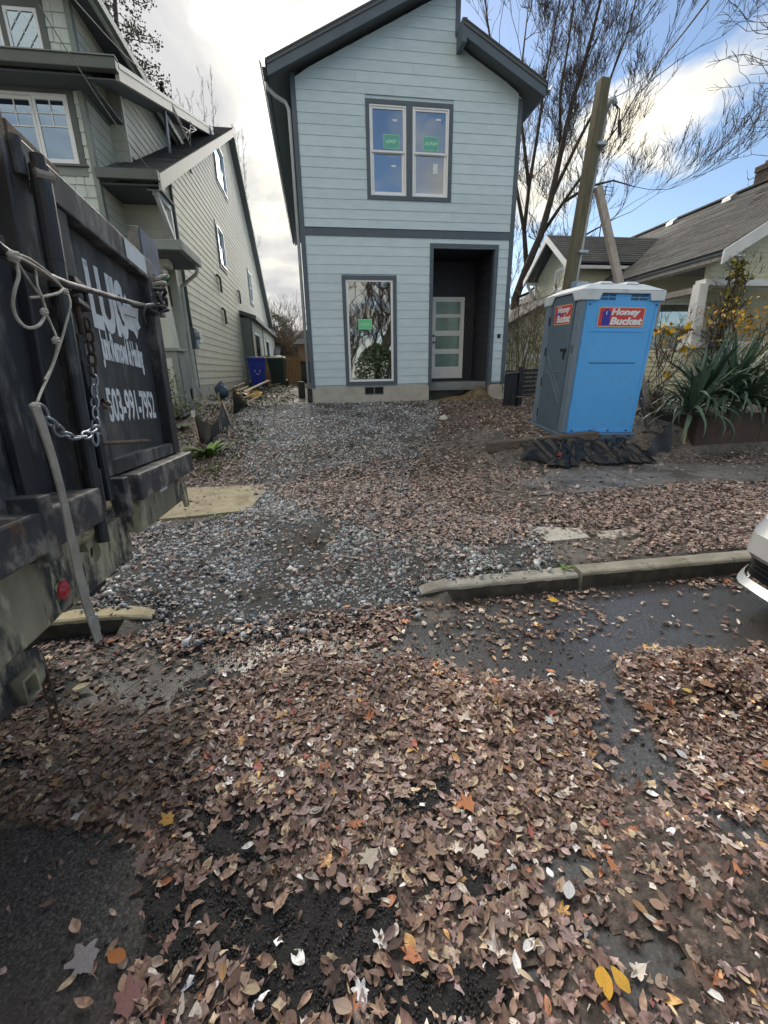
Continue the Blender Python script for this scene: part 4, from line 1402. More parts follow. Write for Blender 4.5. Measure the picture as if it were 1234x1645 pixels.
# ------------------------------------------------------------------ temporary power pole behind the toilet
pole = thing('power_pole', 'leaning greenish square timber pole with conduit behind the blue toilet', 'power pole', (4.62, 8.25, .75))
pt0, pt1 = Vector((4.60, 8.25, .5)), Vector((5.01, 8.2, 6.19))
MB().beam(pt0, pt1, .165, .165, upv=(0, 1, 0)).build('post', MT['wood_green'], pole, bevel=.008)
du = (pt1 - pt0).normalized()
off = Vector((.118, -.02, 0))
c0, c1 = pt0 + off + du * .6, pt1 + off - du * .42
MB().tube([c0, c1], .034, 10).build('conduit', MT['galv'], pole, smooth=True)
MB().tube([c1, c1 + Vector((.02, -.02, .12)), c1 + Vector((.09, -.04, .15)), c1 + Vector((.13, -.05, .07))], [.04, .055, .05, .04], 10).build('weatherhead', MT['galv'], pole, smooth=True)
b = MB()
e0 = c1 + Vector((.12, -.05, .08))
b.tube([e0, e0 + Vector((.08, -.03, -.08)), e0 + Vector((.10, -.02, -.3)), e0 + Vector((.14, -.02, -.42))], .012, 6)
b.tube([e0, e0 + Vector((.05, -.03, -.1)), e0 + Vector((-.02, -.02, -.42))], .012, 6)
b.cyl(e0 + Vector((.10, -.02, -.22)), e0 + Vector((.14, -.02, -.42)), .03, 8)
b.build('lead_wire', MT['wire'], pole)
for t in (1.1, 2.6, 4.2):
    p = pt0 + du * (t + .6) + off * .62
    MB().box((p.x - .06, p.y - .13, p.z - .02), (p.x + .12, p.y + .03, p.z + .02)).build('strap', MT['galv'], pole)
b = MB()
bp = pt0 + du * 2.55
b.box((bp.x - .02, bp.y - .22, bp.z - .35), (bp.x + .28, bp.y - .1, bp.z + .15))
b.build('meter_box', MT['galv'], pole, bevel=.01)
brace = thing('timber_brace', 'pale round-edged timber propping the leaning power pole', 'brace', (6.2, 7.6, .6))
MB().beam((5.11, 8.17, 4.70), (6.33, 7.4, .62), .125, .095, upv=(0, 1, 0)).build('timber', mat('pale_brace_wood', (.36, .32, .29), .8, .2, 5, .2, 40, stretch=(5, 5, .7)), brace, bevel=.01)
w = MB()
far = ony(1127, -4, 4.2)
p0 = np.array(e0 + Vector((0, 0, .1)))
pts = []
for k in range(15):
    t = k / 14
    q = p0 + (far - p0) * t * 1.25
    q[2] -= .16 * math.sin(math.pi * min(1, t))
    pts.append(q)
put(w.tube(pts, .008, 6).build('overhead_wire', MT['wire']), 'black service wire running from the power pole up over the street', 'wire')
for (px, Y, lab) in ((120, 6.6, 'pale service wire reaching the mast of the sage house, higher of two'), (57, 6.4, 'thin service wire sloping to the corner of the sage house, lower of two')):
    w = MB()
    a = np.array([-2.88, 12.1, 7.66]) if px == 120 else np.array([-2.62, 9.63, 5.1])
    f_ = ony(px, 0, Y)
    pts = [a + (f_ - a) * (k / 10) * 2.0 - np.array([0, 0, .10]) * math.sin(math.pi * min(1, k / 5)) for k in range(11)]
    put(w.tube(pts, .006, 6).build('overhead_wire', MT['wood_grey']), lab, 'wire', 'service wires of the sage house')

# ------------------------------------------------------------------ yard fences, bins, distant houses
MT['bin_blue'] = mat('blue_bin_plastic', (0.020, 0.045, 0.40), 0.45, 0.08, 6)
MT['bin_green'] = mat('dark_green_bin_plastic', (0.022, 0.045, 0.035), 0.5, 0.1, 6)


def wheelie_bin(x, y, rz, body, lid, label):
    z = float(terrain(x, y))
    t = thing('wheelie_bin', label, 'bin', M=Matrix.Translation((x, y, z)) @ Matrix.Rotation(rz, 4, 'Z'), group='bins beside the sage house')
    b = MB()
    b.hexa([(-.21, -.22, .06), (.21, -.22, .06), (.21, .24, .06), (-.21, .24, .06), (-.29, -.33, .93), (.29, -.33, .93), (.29, .33, .93), (-.29, .33, .93)])
    b.box((-.31, -.35, .90), (.31, .35, .96))
    b.build('body', body, t, world=False, bevel=.02)
    b = MB()
    b.hexa([(-.32, -.38, .965), (.32, -.38, .965), (.32, .37, .965), (-.32, .37, .965), (-.28, -.33, 1.03), (.28, -.33, 1.03), (.30, .36, 1.05), (-.30, .36, 1.05)])
    b.build('lid', lid, t, world=False, bevel=.02)
    for s in (-1, 1):
        MB().cyl((s * .25, .27, .12), (s * .31, .27, .12), .12, 16).build('wheel', MT['black_plastic'], t, world=False)
    MB().tube([(-.2, .34, .98), (-.2, .42, .98), (.2, .42, .98), (.2, .34, .98)], .015, 6).build('handle', body, t, world=False)
    return t


blue_bin = wheelie_bin(-2.02, 16.2, R(8), MT['bin_blue'], MT['bin_blue'], 'bright blue wheelie bin standing beside the sage house wall')
for k in range(3):                       # recycling loop of three bent arrows
    a0 = R(90 + 120 * k)
    b = MB()
    pts = [(.085 * math.cos(a0 + R(s)), -.286, .55 + .085 * math.sin(a0 + R(s))) for s in (10, 40, 70)]
    b.beam(pts[0], pts[1], .022, .006, upv=(0, 1, 0)); b.beam(pts[1], pts[2], .022, .006, upv=(0, 1, 0))
    e = Vector(pts[2]); d = (Vector(pts[2]) - Vector(pts[1])).normalized()
    nrm = Vector((d.z, 0, -d.x))
    b.add([e + nrm * .03, e + d * .045, e - nrm * .03], [(0, 1, 2), (2, 1, 0)])
    b.build('recycling_arrow', MT['paper'], blue_bin, world=False)
wheelie_bin(-1.40, 17.2, R(-5), MT['bin_green'], MT['bin_green'], 'dark green wheelie bin just behind the blue bin')
MT['cloth'] = mat('pale_rag', (.55, .55, .52), .8, .15, 9)
b = MB()
b.grid(lambda u, v: (-1.40 + .55 * (u - .5) + .03 * math.sin(9 * v), 17.15 + .5 * (v - .5), float(terrain(-1.4, 17.2)) + 1.07 + .05 * math.sin(7 * u) * math.cos(5 * v) - (.18 if v < .12 else 0)), 8, 6)
put(b.build('rag', MT['cloth'], smooth=True), 'crumpled pale rag lying over the dark green bin', 'rag')

fence = thing('board_fence', 'tan upright board fence closing the gap between the two houses', 'fence', (-1.1, 19, 1.25))
x = -2.3
while x < -.66:
    z = float(terrain(x, 19))
    MB().box((x, 19 - .01, z - .05), (x + .138, 19 + .012, 2.32 + random.uniform(-.015, .02))).build('fence_board', MT['wood_tan'], fence)
    x += .142
for z in (1.5, 2.1):
    MB().box((-2.3, 19.013, z), (-.6, 19.05, z + .09)).build('rail', MT['wood_tan'], fence)
MB().box((-2.3, 18.96, 2.345), (-.62, 19.06, 2.385)).build('cap_rail', MT['wood_tan'], fence)
MB().box((-.66, 18.95, 1.1), (-.54, 19.07, 2.36)).build('post', MT['wood_tan'], fence)
gate = thing('dark_gate', 'dark panel gate beside the corner of the new house', 'gate', (-.3, 17.3, 1.2))
MB().box((-.54, 17.3, 1.32), (-.15, 17.36, 2.12)).build('panel', MT['bin_green'], gate)
for z in (1.4, 2.0): MB().box((-.54, 17.26, z), (-.15, 17.3, z + .08)).build('rail', MT['dark_metal'], gate)

MT['far_roof'] = mat('far_roof', (.11, .115, .13), .9, .15, 3)
MT['far_wall'] = mat('far_grey_wall', (.36, .38, .42), .8, .06, 2)


def far_house(name, label, x0, x1, y, zw, zr, d, wallm, roofm, windows=(), ridge='y'):
    z0 = float(terrain((x0 + x1) / 2, y)) - .2
    t = thing(name, label, 'house', ((x0 + x1) / 2, y, z0))
    xm = (x0 + x1) / 2
    if ridge == 'y':
        MB().slab([(x0, y, z0), (x1, y, z0), (x1, y, zw), (xm, y, zr), (x0, y, zw)], (0, d, 0)).build('wall', wallm, t, recalc=True)
        o_ = .35
        s_ = (zr - zw) / (xm - x0)
        roof_plane(t, (x0 - o_, zw - s_ * o_ + .1), (xm, zr + .1), y - .4, y + d, .1, roofm)
        roof_plane(t, (xm, zr + .1), (x1 + o_, zw - s_ * o_ + .1), y - .4, y + d, .1, roofm)
    else:
        MB().box((x0, y, z0), (x1, y + d, zw)).build('wall', wallm, t)
        yroof(t, (y - .4, zw - .1), (y + d / 2, zr), x0 - .3, x1 + .3, .1, roofm)
        yroof(t, (y + d + .4, zw - .1), (y + d / 2, zr), x0 - .3, x1 + .3, .1, roofm)
    for (a, c, e, f) in windows:
        w = frame_rect(MB(), FRONT(y), a, c, e, f, .08, 0, .04).build('window', MT['old_white'], t, recalc=True)
        MB().quad((a + .08, y - .01, e + .08), (c - .08, y - .01, e + .08), (c - .08, y - .01, f - .08), (a + .08, y - .01, f - .08)).build('pane', MT['sky_tint_glass'], w)
    return t


far_house('grey_house', 'pale grey gabled house far behind the board fence', -2.0, .8, 38, 3.6, 5.0, 9, MT['far_wall'], MT['far_roof'], [(-1.2, -.4, 3.0, 3.9)])
far_house('long_roofed_house', 'house with a long dark roof behind the pale grey gable', -6, 9, 47, 4.3, 6.2, 10, MT['far_wall'], MT['far_roof'], ridge='x')
far_house('low_grey_shed', 'low grey-roofed shed peeping over the left end of the board fence', -4.2, -2.35, 28, 2.9, 3.7, 5, MT['far_wall'], MT['far_roof'], ridge='x')
MT['terracotta'] = mat('tan_stucco', (.42, .27, .19), .85, .1, 3)
t = thing('tan_outhouse', 'small tan outbuilding with dark flat roof beside the new house', 'outbuilding', (-.1, 21, 1.3))
MB().box((-.72, 21.5, 1.2), (.5, 23.5, 2.95)).build('wall', MT['terracotta'], t)
b = MB(); b.hexa([(-.95, 21.2, 2.95), (.7, 21.2, 2.95), (.7, 23.7, 2.95), (-.95, 23.7, 2.95), (-.7, 21.5, 3.2), (.5, 21.5, 3.2), (.5, 23.5, 3.2), (-.7, 23.5, 3.2)]); b.build('roof', MT['soffit'], t, recalc=True)

# black slatted fence along the right boundary
bf = thing('black_slat_fence', 'low black fence of fabric and thin slats right of the new house', 'fence', (5.8, 9.9, 1.0))
FY = 9.9
fz = lambda x: float(terrain(x, FY))
for k in range(7):
    pass
slx = [4.5, 4.80, 5.7, 6.6, 7.5]
for x in slx[1:]:
    MB().box((x - .05, FY - .03, fz(x) - .1), (x + .05, FY + .04, 1.74)).build('post', MT['black_plastic'], bf)
MB().grid(lambda u, v: (4.40 + .36 * u, FY + .015 * math.sin(14 * u) + .01, fz(4.9) - .05 + (1.66 - fz(4.9) + .05) * v), 8, 4).build('fabric', MT['black_plastic'], bf, smooth=True)
MT['black_slat'] = mat('black_slat', (.022, .021, .022), .6, .3, 8)
MT['grey_batten'] = mat('grey_batten', (.17, .16, .15), .8, .2, 8)
for i in range(1, 4):
    for k in range(7):
        z = 1.06 + .098 * k
        MB().beam((slx[i] + .05, FY, z), (slx[i + 1] - .05, FY, z + .012), .02, .066).build('slat', MT['black_slat'], bf)
        if k < 6: MB().beam((slx[i] + .05, FY + .02, z + .05), (slx[i + 1] - .05, FY + .02, z + .058), .012, .016).build('batten', MT['grey_batten'], bf)
MB().beam((4.40, FY - .02, 1.60), (4.76, FY - .02, 1.63), .012, .03).build('batten', MT['grey_batten'], bf)
# cord tied from the toilet to a stake by the house
w = MB()
pts = [ong(640, 648), ong(720, 652), ong(775, 645), ong(800, 637)]
pts = [np.array(p) + np.array([0, 0, .015]) for p in pts] + [np.array([4.62, 9.0, 1.10]), np.array([4.42, 8.1, 1.25]), np.array([4.14, 7.9, 1.42])]
put(w.tube(pts, .012, 6).build('cord', MT['wood_grey']), 'grey cord trailing from the house footing up to the blue toilet', 'cord')


# ------------------------------------------------------------------ dump truck: its tail with the two gate leaves
MT['tblack'] = mat('dusty_black_paint', (0.030, 0.031, 0.036), 0.5, 0.25, 5, 0.15, 30, dirt=(0.17, 0.168, 0.165), dscale=7, dlo=0.47, dhi=0.64, rvar=.12, dirt2=((.10, .065, .045), 9, .62, .72), stretch=(1, 1, .45))
MT['tpanel'] = mat('dusty_panel_paint', (0.052, 0.053, 0.058), 0.55, 0.2, 4, 0.12, 30, dirt=(0.14, 0.135, 0.128), dscale=5, dlo=0.44, dhi=0.66, stretch=(1, 1, .35), dirt2=((.13, .105, .075), 4, .60, .72))
MT['tmud'] = mat('mud_caked_steel', (0.30, 0.275, 0.19), 0.8, 0.3, 5, 0.4, 35, dirt=(0.050, 0.051, 0.054), dscale=4.5, dlo=0.47, dhi=0.57, stretch=(1, 1, .4), dirt2=((0.50, 0.46, 0.32), 7, .50, .60))
MT['trail'] = mat('dusty_ledge_paint', (0.045, 0.048, 0.056), 0.5, 0.25, 5, 0.2, 30, dirt=(0.24, 0.225, 0.20), dscale=8, dlo=0.48, dhi=0.62, dirt2=((0.10, .05, .028), 9, .57, .68))
MT['twhite'] = mat('sign_white_paint', (0.82, 0.85, 0.88), 0.6, 0.08, 20, dirt=(0.35, .36, .37), dscale=14, dlo=.55, dhi=.72)
MT['rust'] = mat('rusty_steel', (0.085, 0.055, 0.042), 0.8, 0.35, 14, 0.3, 40)
MT['rope'] = mat('dirty_white_rope', (0.50, 0.47, 0.41), 0.85, 0.2, 25, 0.5, 120)
MT['strap'] = mat('dusty_webbing_strap', (0.38, 0.35, 0.295), 0.85, 0.2, 12, 0.4, 200)
MT['chain'] = mat('zinc_chain', (0.33, 0.36, 0.40), 0.38, 0.2, 15, metal=.75)
MT['red'] = mat('red_lens', (0.50, 0.03, 0.04), 0.2, 0.1, 10, spec=.6)
MT['plank'] = mat('old_plank', (0.19, 0.14, 0.10), 0.85, 0.3, 6, 0.4, 40, stretch=(5, .8, 5))
ty, tr = R(2), R(4)
TA = Vector((-math.sin(ty) * math.cos(tr), math.cos(ty) * math.cos(tr), -math.sin(tr)))
TN = Vector((math.cos(ty), math.sin(ty), 0))
TB = TN.cross(TA)
TO = Vector(ony(285, 752, 2.75))
TM = Matrix(((TN.x, TA.x, TB.x, TO.x), (TN.y, TA.y, TB.y, TO.y), (TN.z, TA.z, TB.z, TO.z), (0, 0, 0, 1)))
truck = thing('dump_truck', 'dusty black dump truck tailgate with white lettering, parked at the kerb', 'truck', M=TM)


def tpx(px, py, lx):
    """pixel -> local point of the truck at local x = lx"""
    d = Vector(ray(px, py))
    t = ((TO + TN * lx - Vector(CP)).dot(TN)) / d.dot(TN)
    X = Vector(CP) + d * t - TO
    return Vector((lx, X.dot(TA), X.dot(TB)))


def tb(name, m, *boxes, bevel=.004):
    b = MB()
    for a, c in boxes: b.box(a, c)
    return b.build(name, m, truck, world=False, bevel=bevel)


# far leaf with the lettering
gate_f = MB()
gate_f.box((-.055, -.92, .10), (-.045, -.02, 1.06))
gate_f = gate_f.build('gate_panel', MT['tpanel'], truck, world=False)
b = MB()
b.box((-.08, -.035, .095), (.012, .075, 1.165)); b.box((-.08, -1.0, .095), (.008, -.885, 1.05)); b.box((-.08, -.885, .095), (.006, -.035, .16))
b.build('gate_frame', MT['tblack'], truck, world=False, bevel=.006)
tb('top_rail', MT['tblack'], ((-.08, -1.13, 1.052), (.014, -.035, 1.165)), bevel=.006)
tb('rail_sticker', MT['paper'], ((.0145, -.34, 1.07), (.0155, -.06, 1.155)), bevel=0)
# near leaf
tb('gate_panel', MT['tblack'], ((-.06, -2.35, .10), (-.03, -1.23, .79)))
for y in (-1.42, -1.66, -1.95, -2.2):
    tb('gate_rib', MT['tblack'], ((-.03, y - .03, .10), (-.005, y + .03, .78)))
b = MB()
b.hexa([(-.08, -1.285, 0), (.0, -1.285, 0), (.0, -1.165, 0), (-.08, -1.165, 0), (-.08, -1.185, 1.135), (.0, -1.185, 1.135), (.0, -1.085, 1.135), (-.08, -1.085, 1.135)])
b.build('gate_frame', MT['tblack'], truck, world=False, bevel=.006)
tb('gate_frame', MT['tblack'], ((-.06, -2.35, .79), (.004, -1.29, .84)))
tb('side_post', MT['plank'], ((-.16, -1.30, .10), (-.09, -1.19, 1.30)), ((-.13, -1.52, .85), (-.09, -1.40, 1.30)))
for k, (y0, y1, zt, zb) in enumerate(((-2.35, -.95, 1.315, 1.20), (-.945, -.62, 1.30, 1.15), (-2.35, -.55, 1.195, 1.04), (-.615, -.44, 1.265, 1.1))):
    tb('load_plank', MT['plank'], ((-.135, y0, zb), (-.10 + .004 * k, y1, zt)))
# lock bar (pipe) with its sleeves
b = MB()
LBAR = lambda z: (.05, -1.195 + .085 * (z + .1) / 1.27, z)
b.cyl(LBAR(-.10), LBAR(1.12), .021, 14)
b.build('lock_bar', MT['tblack'], truck, smooth=False, world=False)
for (z0, z1, r_) in ((.82, 1.09, .028), (.76, .84, .027), (.74, .76, .031), (.02, .16, .028)):
    MB().cyl(LBAR(z0), LBAR(z1), r_, 14).build('sleeve', MT['tblack'], truck, world=False)
MB().cyl((.012, -1.15, 1.05), (.012, -1.15, 1.15), .019, 12).build('hinge_cap', MT['tblack'], truck, world=False)
MB().tube([(.05, -1.148, 1.06), (.078, -1.115, 1.065), (.05, -1.08, 1.065), (.01, -1.05, 1.06)], .014, 8).build('bar_wrap', MT['strap'], truck, world=False)
# second rod and centre posts
tb('centre_post', MT['tblack'], ((-.02, -1.10, -.02), (.02, -1.06, .70)), ((-.07, -1.10, -.02), (-.02, -1.005, 1.05)))
MB().cyl((.03, -1.035, .02), (.03, -1.035, .62), .016, 10).build('latch_rod', MT['tblack'], truck, world=False)
# latch lugs
for z in (.79, .725):
    b = MB()
    b.hexa([(.0, -1.08, z - .009), (.075, -1.08, z - .009), (.05, -.93, z - .009), (.0, -.90, z - .009), (.0, -1.08, z + .009), (.075, -1.08, z + .009), (.05, -.93, z + .009), (.0, -.90, z + .009)])
    b.build('latch_lug', MT['tblack'], truck, world=False, recalc=True, bevel=.003)
b = MB(); b.tube([(.04, -1.02, .72), (.04, -1.02, .63), (.03, -.99, .61), (.01, -.96, .62)], .011, 8); b.box((.0, -1.05, .60), (.04, -.97, .62)); b.build('latch_hook', MT['rust'], truck, world=False)
MB().tube([(.05, -.97, .79), (.055, -.97, .76), (.05, -.96, .745)], .008, 6).build('pin', MT['tblack'], truck, world=False)
# ledges
tb('bumper_ledge', MT['trail'], ((-.06, -.83, -.03), (.075, .082, .088)), bevel=.008)
tb('bumper_ledge', MT['trail'], ((-.06, -2.35, -.01), (.095, -1.24, .105)), bevel=.008)
for (qx, qy, h0, h1) in ((199, 795, .085, .07), (58, 850, .09, .09)):
    q = tpx(qx, qy, .06)
    tb('ledge_bracket', MT['trail'], ((.02, q.y - .028, q.z - h0), (.078 if qx > 100 else .098, q.y + .028, q.z + h1)))
# sill plates
tb('rear_sill', MT['tmud'], ((-.09, -.72, -.20), (.01, .086, -.032)))
b = MB(); b.slab([(.012, -.02, -.10), (.012, .09, -.12), (.012, .10, -.26), (.012, .045, -.26)], (-.02, 0, 0)); b.build('step_bracket', MT['tmud'], truck, world=False, recalc=True)
tb('sill_cavity', MT['black_plastic'], ((-.16, -.26, -.24), (-.09, .06, -.20)))
b = MB()      # mud-caked plate with a round hole
n = 20
hc, hz, hr = -1.03, -.185, .042
ring = [(-.06, hc + hr * math.cos(2 * math.pi * k / n), hz + hr * .9 * math.sin(2 * math.pi * k / n)) for k in range(n)]
outp = []
for k in range(n):
    a = 2 * math.pi * k / n
    c_, s_ = math.cos(a), math.sin(a)
    ty_ = (.34 if c_ > 0 else .20) / max(abs(c_), 1e-6); tz_ = (.16 if s_ > 0 else .13) / max(abs(s_), 1e-6)
    q = min(ty_, tz_)
    outp.append((-.06, hc + q * c_, hz + q * s_))
ring2 = [(p[0] - .03, p[1], p[2]) for p in ring]
b.add(ring + outp + ring2, [(k, n + k, n + (k + 1) % n, (k + 1) % n) for k in range(n)] + [(k, (k + 1) % n, 2 * n + (k + 1) % n, 2 * n + k) for k in range(n)])
b.build('hinge_plate', MT['tmud'], truck, world=False, recalc=True)
tb('plate_backing', MT['tmud'], ((-.14, -.72, -.36), (-.10, -.60, -.05)), ((-.14, -1.24, -.34), (-.095, -1.1, -.05)))
tb('cross_brace', MT['tmud'], ((-.02, -1.14, -.07), (.02, -.94, -.03)))
b = MB(); b.beam((-.0, -1.26, -.10), (.0, -.96, -.02), .03, .05, upv=(1, 0, 0)); b.build('cross_brace', MT['tmud'], truck, world=False)
b = MB()
b.slab([(.03, -2.4, -.012), (.03, -1.255, -.012)] + [tuple(tpx(x_, y_, .03)) for x_, y_ in ((122, 966), (78, 1010), (44, 1042), (15, 1066))] + [(.03, -2.4, tpx(15, 1066, .03).z - .03)], (-.10, 0, 0))
b.build('rear_sill', MT['tmud'], truck, world=False, recalc=True, bevel=.008)
# lamp, plate, reflector
b = MB(); lp = tpx(99, 948, .032)
for (r0, r1, d0, d1) in ((.030, .030, 0, .008), (.024, .012, .008, .018)):
    b.tube([(.032 + d0, lp.y, lp.z), (.032 + d1, lp.y, lp.z)], [r0, r1], 18)
b.build('marker_lamp', MT['red'], truck, world=False, smooth=False)
MB().tube([(.03, lp.y, lp.z), (.036, lp.y, lp.z)], [.036, .036], 18).build('lamp_ring', MT['tmud'], truck, world=False)
lp = tpx(284, 768, .012)
MB().tube([(.010, lp.y, lp.z), (.02, lp.y, lp.z)], [.028, .022], 14).build('marker_lamp', mat('faded_red_lens', (.25, .09, .08), .5), truck, world=False)
lp = tpx(263, 777, .012)
tb('label_plate', MT['paper'], ((.010, lp.y - .07, lp.z - .035), (.0125, lp.y + .05, lp.z + .03)), bevel=0)
# hitch plate with the receiver
b = MB()
b.slab([(-.03, -2.4, tpx(30, 1052, -.03).z)] + [tuple(tpx(x_, y_, -.03)) for x_, y_ in ((30, 1046), (64, 1040), (79, 1070), (78, 1086), (60, 1112), (0, 1164))] + [(-.03, -2.4, tpx(0, 1164, -.03).z - .22)], (-.06, 0, 0))
b.build('hitch_plate', MT['tmud'], truck, world=False, recalc=True, bevel=.008)
hp = tpx(34, 1104, -.02)
b = frame_rect(MB(), lambda a, z, d: (d, a, z), hp.y - .033, hp.y + .033, hp.z - .036, hp.z + .036, .009, -.06, .008)
b.build('receiver', MT['tmud'], truck, world=False, recalc=True)
tb('receiver_bore', MT['black_plastic'], ((-.029, hp.y - .024, hp.z - .027), (-.027, hp.y + .024, hp.z + .027)), bevel=0)
# body, bed floor and running gear behind the gate
tb('bed', MT['tblack'], ((-4.2, .0, -.02), (-.09, .07, 1.10)), ((-4.2, -2.36, -.02), (-.09, -2.29, 1.10)), ((-4.2, -2.3, -.08), (-.16, .0, .02)))
tb('chassis', MT['black_plastic'], ((-4.0, -1.6, -.45), (-.2, -1.45, -.12)), ((-4.0, -.85, -.45), (-.2, -.7, -.12)))
MT['tyre'] = mat('tyre_rubber', (.022, .022, .022), .8, .2, 20, .3, 60)
for y in (-2.15, -.16):
    wz = -1.151 + .48 + (-.06 if y > -1 else .05)
    wh = MB().cyl((-1.3, y - .13, wz), (-1.3, y + .13, wz), .46, 28).build('wheel', MT['tyre'], truck, world=False, bevel=.03)
    MB().cyl((-1.3, y - .14, wz), (-1.3, y + .14, wz), .24, 20).build('rim', MT['galv'], wh, world=False)
k0, k1 = tpx(221, 362, -.06), tpx(245, 362, -.06)
tb('stake', MT['tblack'], ((-.12, k0.y, .95), (-.06, k1.y, k0.z)))
MT['stakeblue'] = mat('worn_blue_grey_paint', (0.10, 0.135, 0.20), 0.55, 0.3, 6, 0.2, 40, dirt=(.2, .2, .2), dscale=5, dlo=.55, dhi=.7)
tb('stake_plate', MT['stakeblue'], ((-.058, k0.y + .004, 1.17), (-.05, k1.y - .004, k0.z - .004)), bevel=0)
# tangle of bungee and wire round the far post
MT['green_cord'] = mat('green_cord', (.06, .16, .10), .6, .2, 10)
for k in range(7):
    b = MB()
    c = tpx(258 + 3 * math.sin(k * 2.1), 445 + 9 * k, .03)
    pts = []
    for j in range(13):
        a = 2 * math.pi * j / 12
        pts.append((.0 + .06 * math.cos(a) + .012 * math.sin(3 * a + k), c.y + .055 * math.sin(a), c.z + .018 * math.sin(a + k) + .01 * math.cos(2 * a)))
    b.tube(pts, .010, 6)
    b.build('wound_cord', (MT['green_cord'] if k in (1,) else MT['strap'] if k in (0, 2) else MT['wire']), truck, world=False, smooth=True)
b = MB(); b.tube([tpx(232, 520, .02), tpx(228, 505, .03), tpx(232, 492, .035), tpx(246, 490, .03), tpx(252, 500, .02)], .012, 7); b.build('hook', MT['tblack'], truck, world=False, smooth=True)
MB().tube([tpx(252, 470, .04), tpx(262, 490, .05), tpx(256, 505, .03), tpx(240, 497, .03)], .012, 6).build('hook', MT['tblack'], truck, world=False, smooth=True)
b = MB(); b.tube([tpx(-20, 380, .11), tpx(0, 397, .11), tpx(50, 432, .10), tpx(108, 456, .09), tpx(150, 468, .06), tpx(200, 483, .04), tpx(240, 493, .03)], .011, 8)
b.build('tie_rod', MT['tblack'], truck, world=False, smooth=True)
b = MB(); b.tube([tpx(148, 713, .03), tpx(240, 708, .01)], .008, 6); b.build('thin_bar', MT['rust'], truck, world=False)
MB().tube([tpx(170, 655, -.03), tpx(160, 650, .0), tpx(165, 643, .02), tpx(176, 650, .0)], .008, 6).build('eye_bolt', MT['rust'], truck, world=False)


def text_mesh(body, w, h, m, parent, place, name='lettering', bold=.02, depth=.002, italic=0.0, space=1.0):
    """lettering fitted to a w x h field; place(u, v, d) maps the field to the parent's space"""
    cu_ = bpy.data.curves.new('lettering', 'FONT')
    cu_.body = body
    cu_.offset = bold
    cu_.shear = italic
    cu_.space_character = space
    cu_.resolution_u = 3
    ob = bpy.data.objects.new('lettering', cu_)
    COL.objects.link(ob)
    bpy.context.view_layer.update()
    me = bpy.data.meshes.new_from_object(ob.evaluated_get(bpy.context.evaluated_depsgraph_get()))
    bpy.data.objects.remove(ob)
    n = len(me.vertices)
    co = np.empty(n * 3); me.vertices.foreach_get('co', co); co = co.reshape(-1, 3)
    mn, mx = co.min(0), co.max(0)
    u = (co[:, 0] - mn[0]) / (mx[0] - mn[0]) * w
    v = (co[:, 1] - mn[1]) / (mx[1] - mn[1]) * h
    P = np.array([place(a, c, depth) for a, c in zip(u, v)])
    me.vertices.foreach_set('co', P.ravel().astype(np.float32))
    me.materials.clear(); me.materials.append(m)
    me.update()
    o = link_mesh(name, me, parent)
    o.data.name = name
    return o


TX_ = -.045
tf = lambda a0, z0: (lambda u, v, d: (TX_ + d, a0 + u, z0 + v))
# the panel is recessed, so the print is fitted on its face
L0, L1 = tpx(130, 412, TX_), tpx(152, 527, TX_)
Srt, Srb = tpx(190, 450, TX_), tpx(206, 546, TX_)
text_mesh('LUIS', Srt.y - L0.y + .02, L0.z - L1.z, MT['twhite'], truck, tf(L0.y, L1.z), bold=.045, space=.95)
a, c = tpx(156, 528, TX_), tpx(232, 596, TX_)
z0 = tpx(163, 582, TX_).z
text_mesh('Junk Removal & Hauling', c.y - a.y, a.z - z0 + .02, MT['twhite'], truck, tf(a.y, z0 - .02), bold=.05, space=.9)
a, c, e = tpx(167, 622, TX_), tpx(251, 671, TX_), tpx(178, 679, TX_)
text_mesh('503-991-7952', c.y - a.y, a.z - e.z, MT['twhite'], truck, tf(a.y, e.z), bold=.028, space=.95)
# star-like map silhouette printed beside the name
b = MB()
sil = [(196, 496), (200, 471), (206, 487), (213, 494), (222, 496), (222, 515), (226, 526), (222, 531), (221, 545), (215, 533), (206, 528), (202, 514), (198, 516), (194, 506)]
pts = [tpx(x, y, TX_ + .0022) for x, y in sil]
cen = sum(pts, Vector()) / len(pts)
b.add([cen] + pts, [(0, k + 1, (k + 1) % len(pts) + 1) for k in range(len(pts))])
b.build('emblem', MT['twhite'], truck, world=False)
MB().beam(tpx(200, 505, TX_ + .004), tpx(219, 511, TX_ + .004), .002, .004, upv=(1, 0, 0)).build('emblem_line', MT['tpanel'], truck, world=False)

# rope, strap, chain: they hang on the truck but are things of their own
def twist(b, pts, r, n=8, sub=6):
    P = [Vector(p) for p in pts]
    res = []
    for i in range(len(P) - 1):
        p0, p1, p2, p3 = P[max(i - 1, 0)], P[i], P[i + 1], P[min(i + 2, len(P) - 1)]
        for k in range(sub):
            t = k / sub
            res.append(.5 * ((2 * p1) + (p2 - p0) * t + (2 * p0 - 5 * p1 + 4 * p2 - p3) * t * t + (3 * p1 - p0 - 3 * p2 + p3) * t ** 3))
    res.append(P[-1])
    return b.tube(res, r, n)


def twp(px, py, lx): return TM @ tpx(px, py, lx)


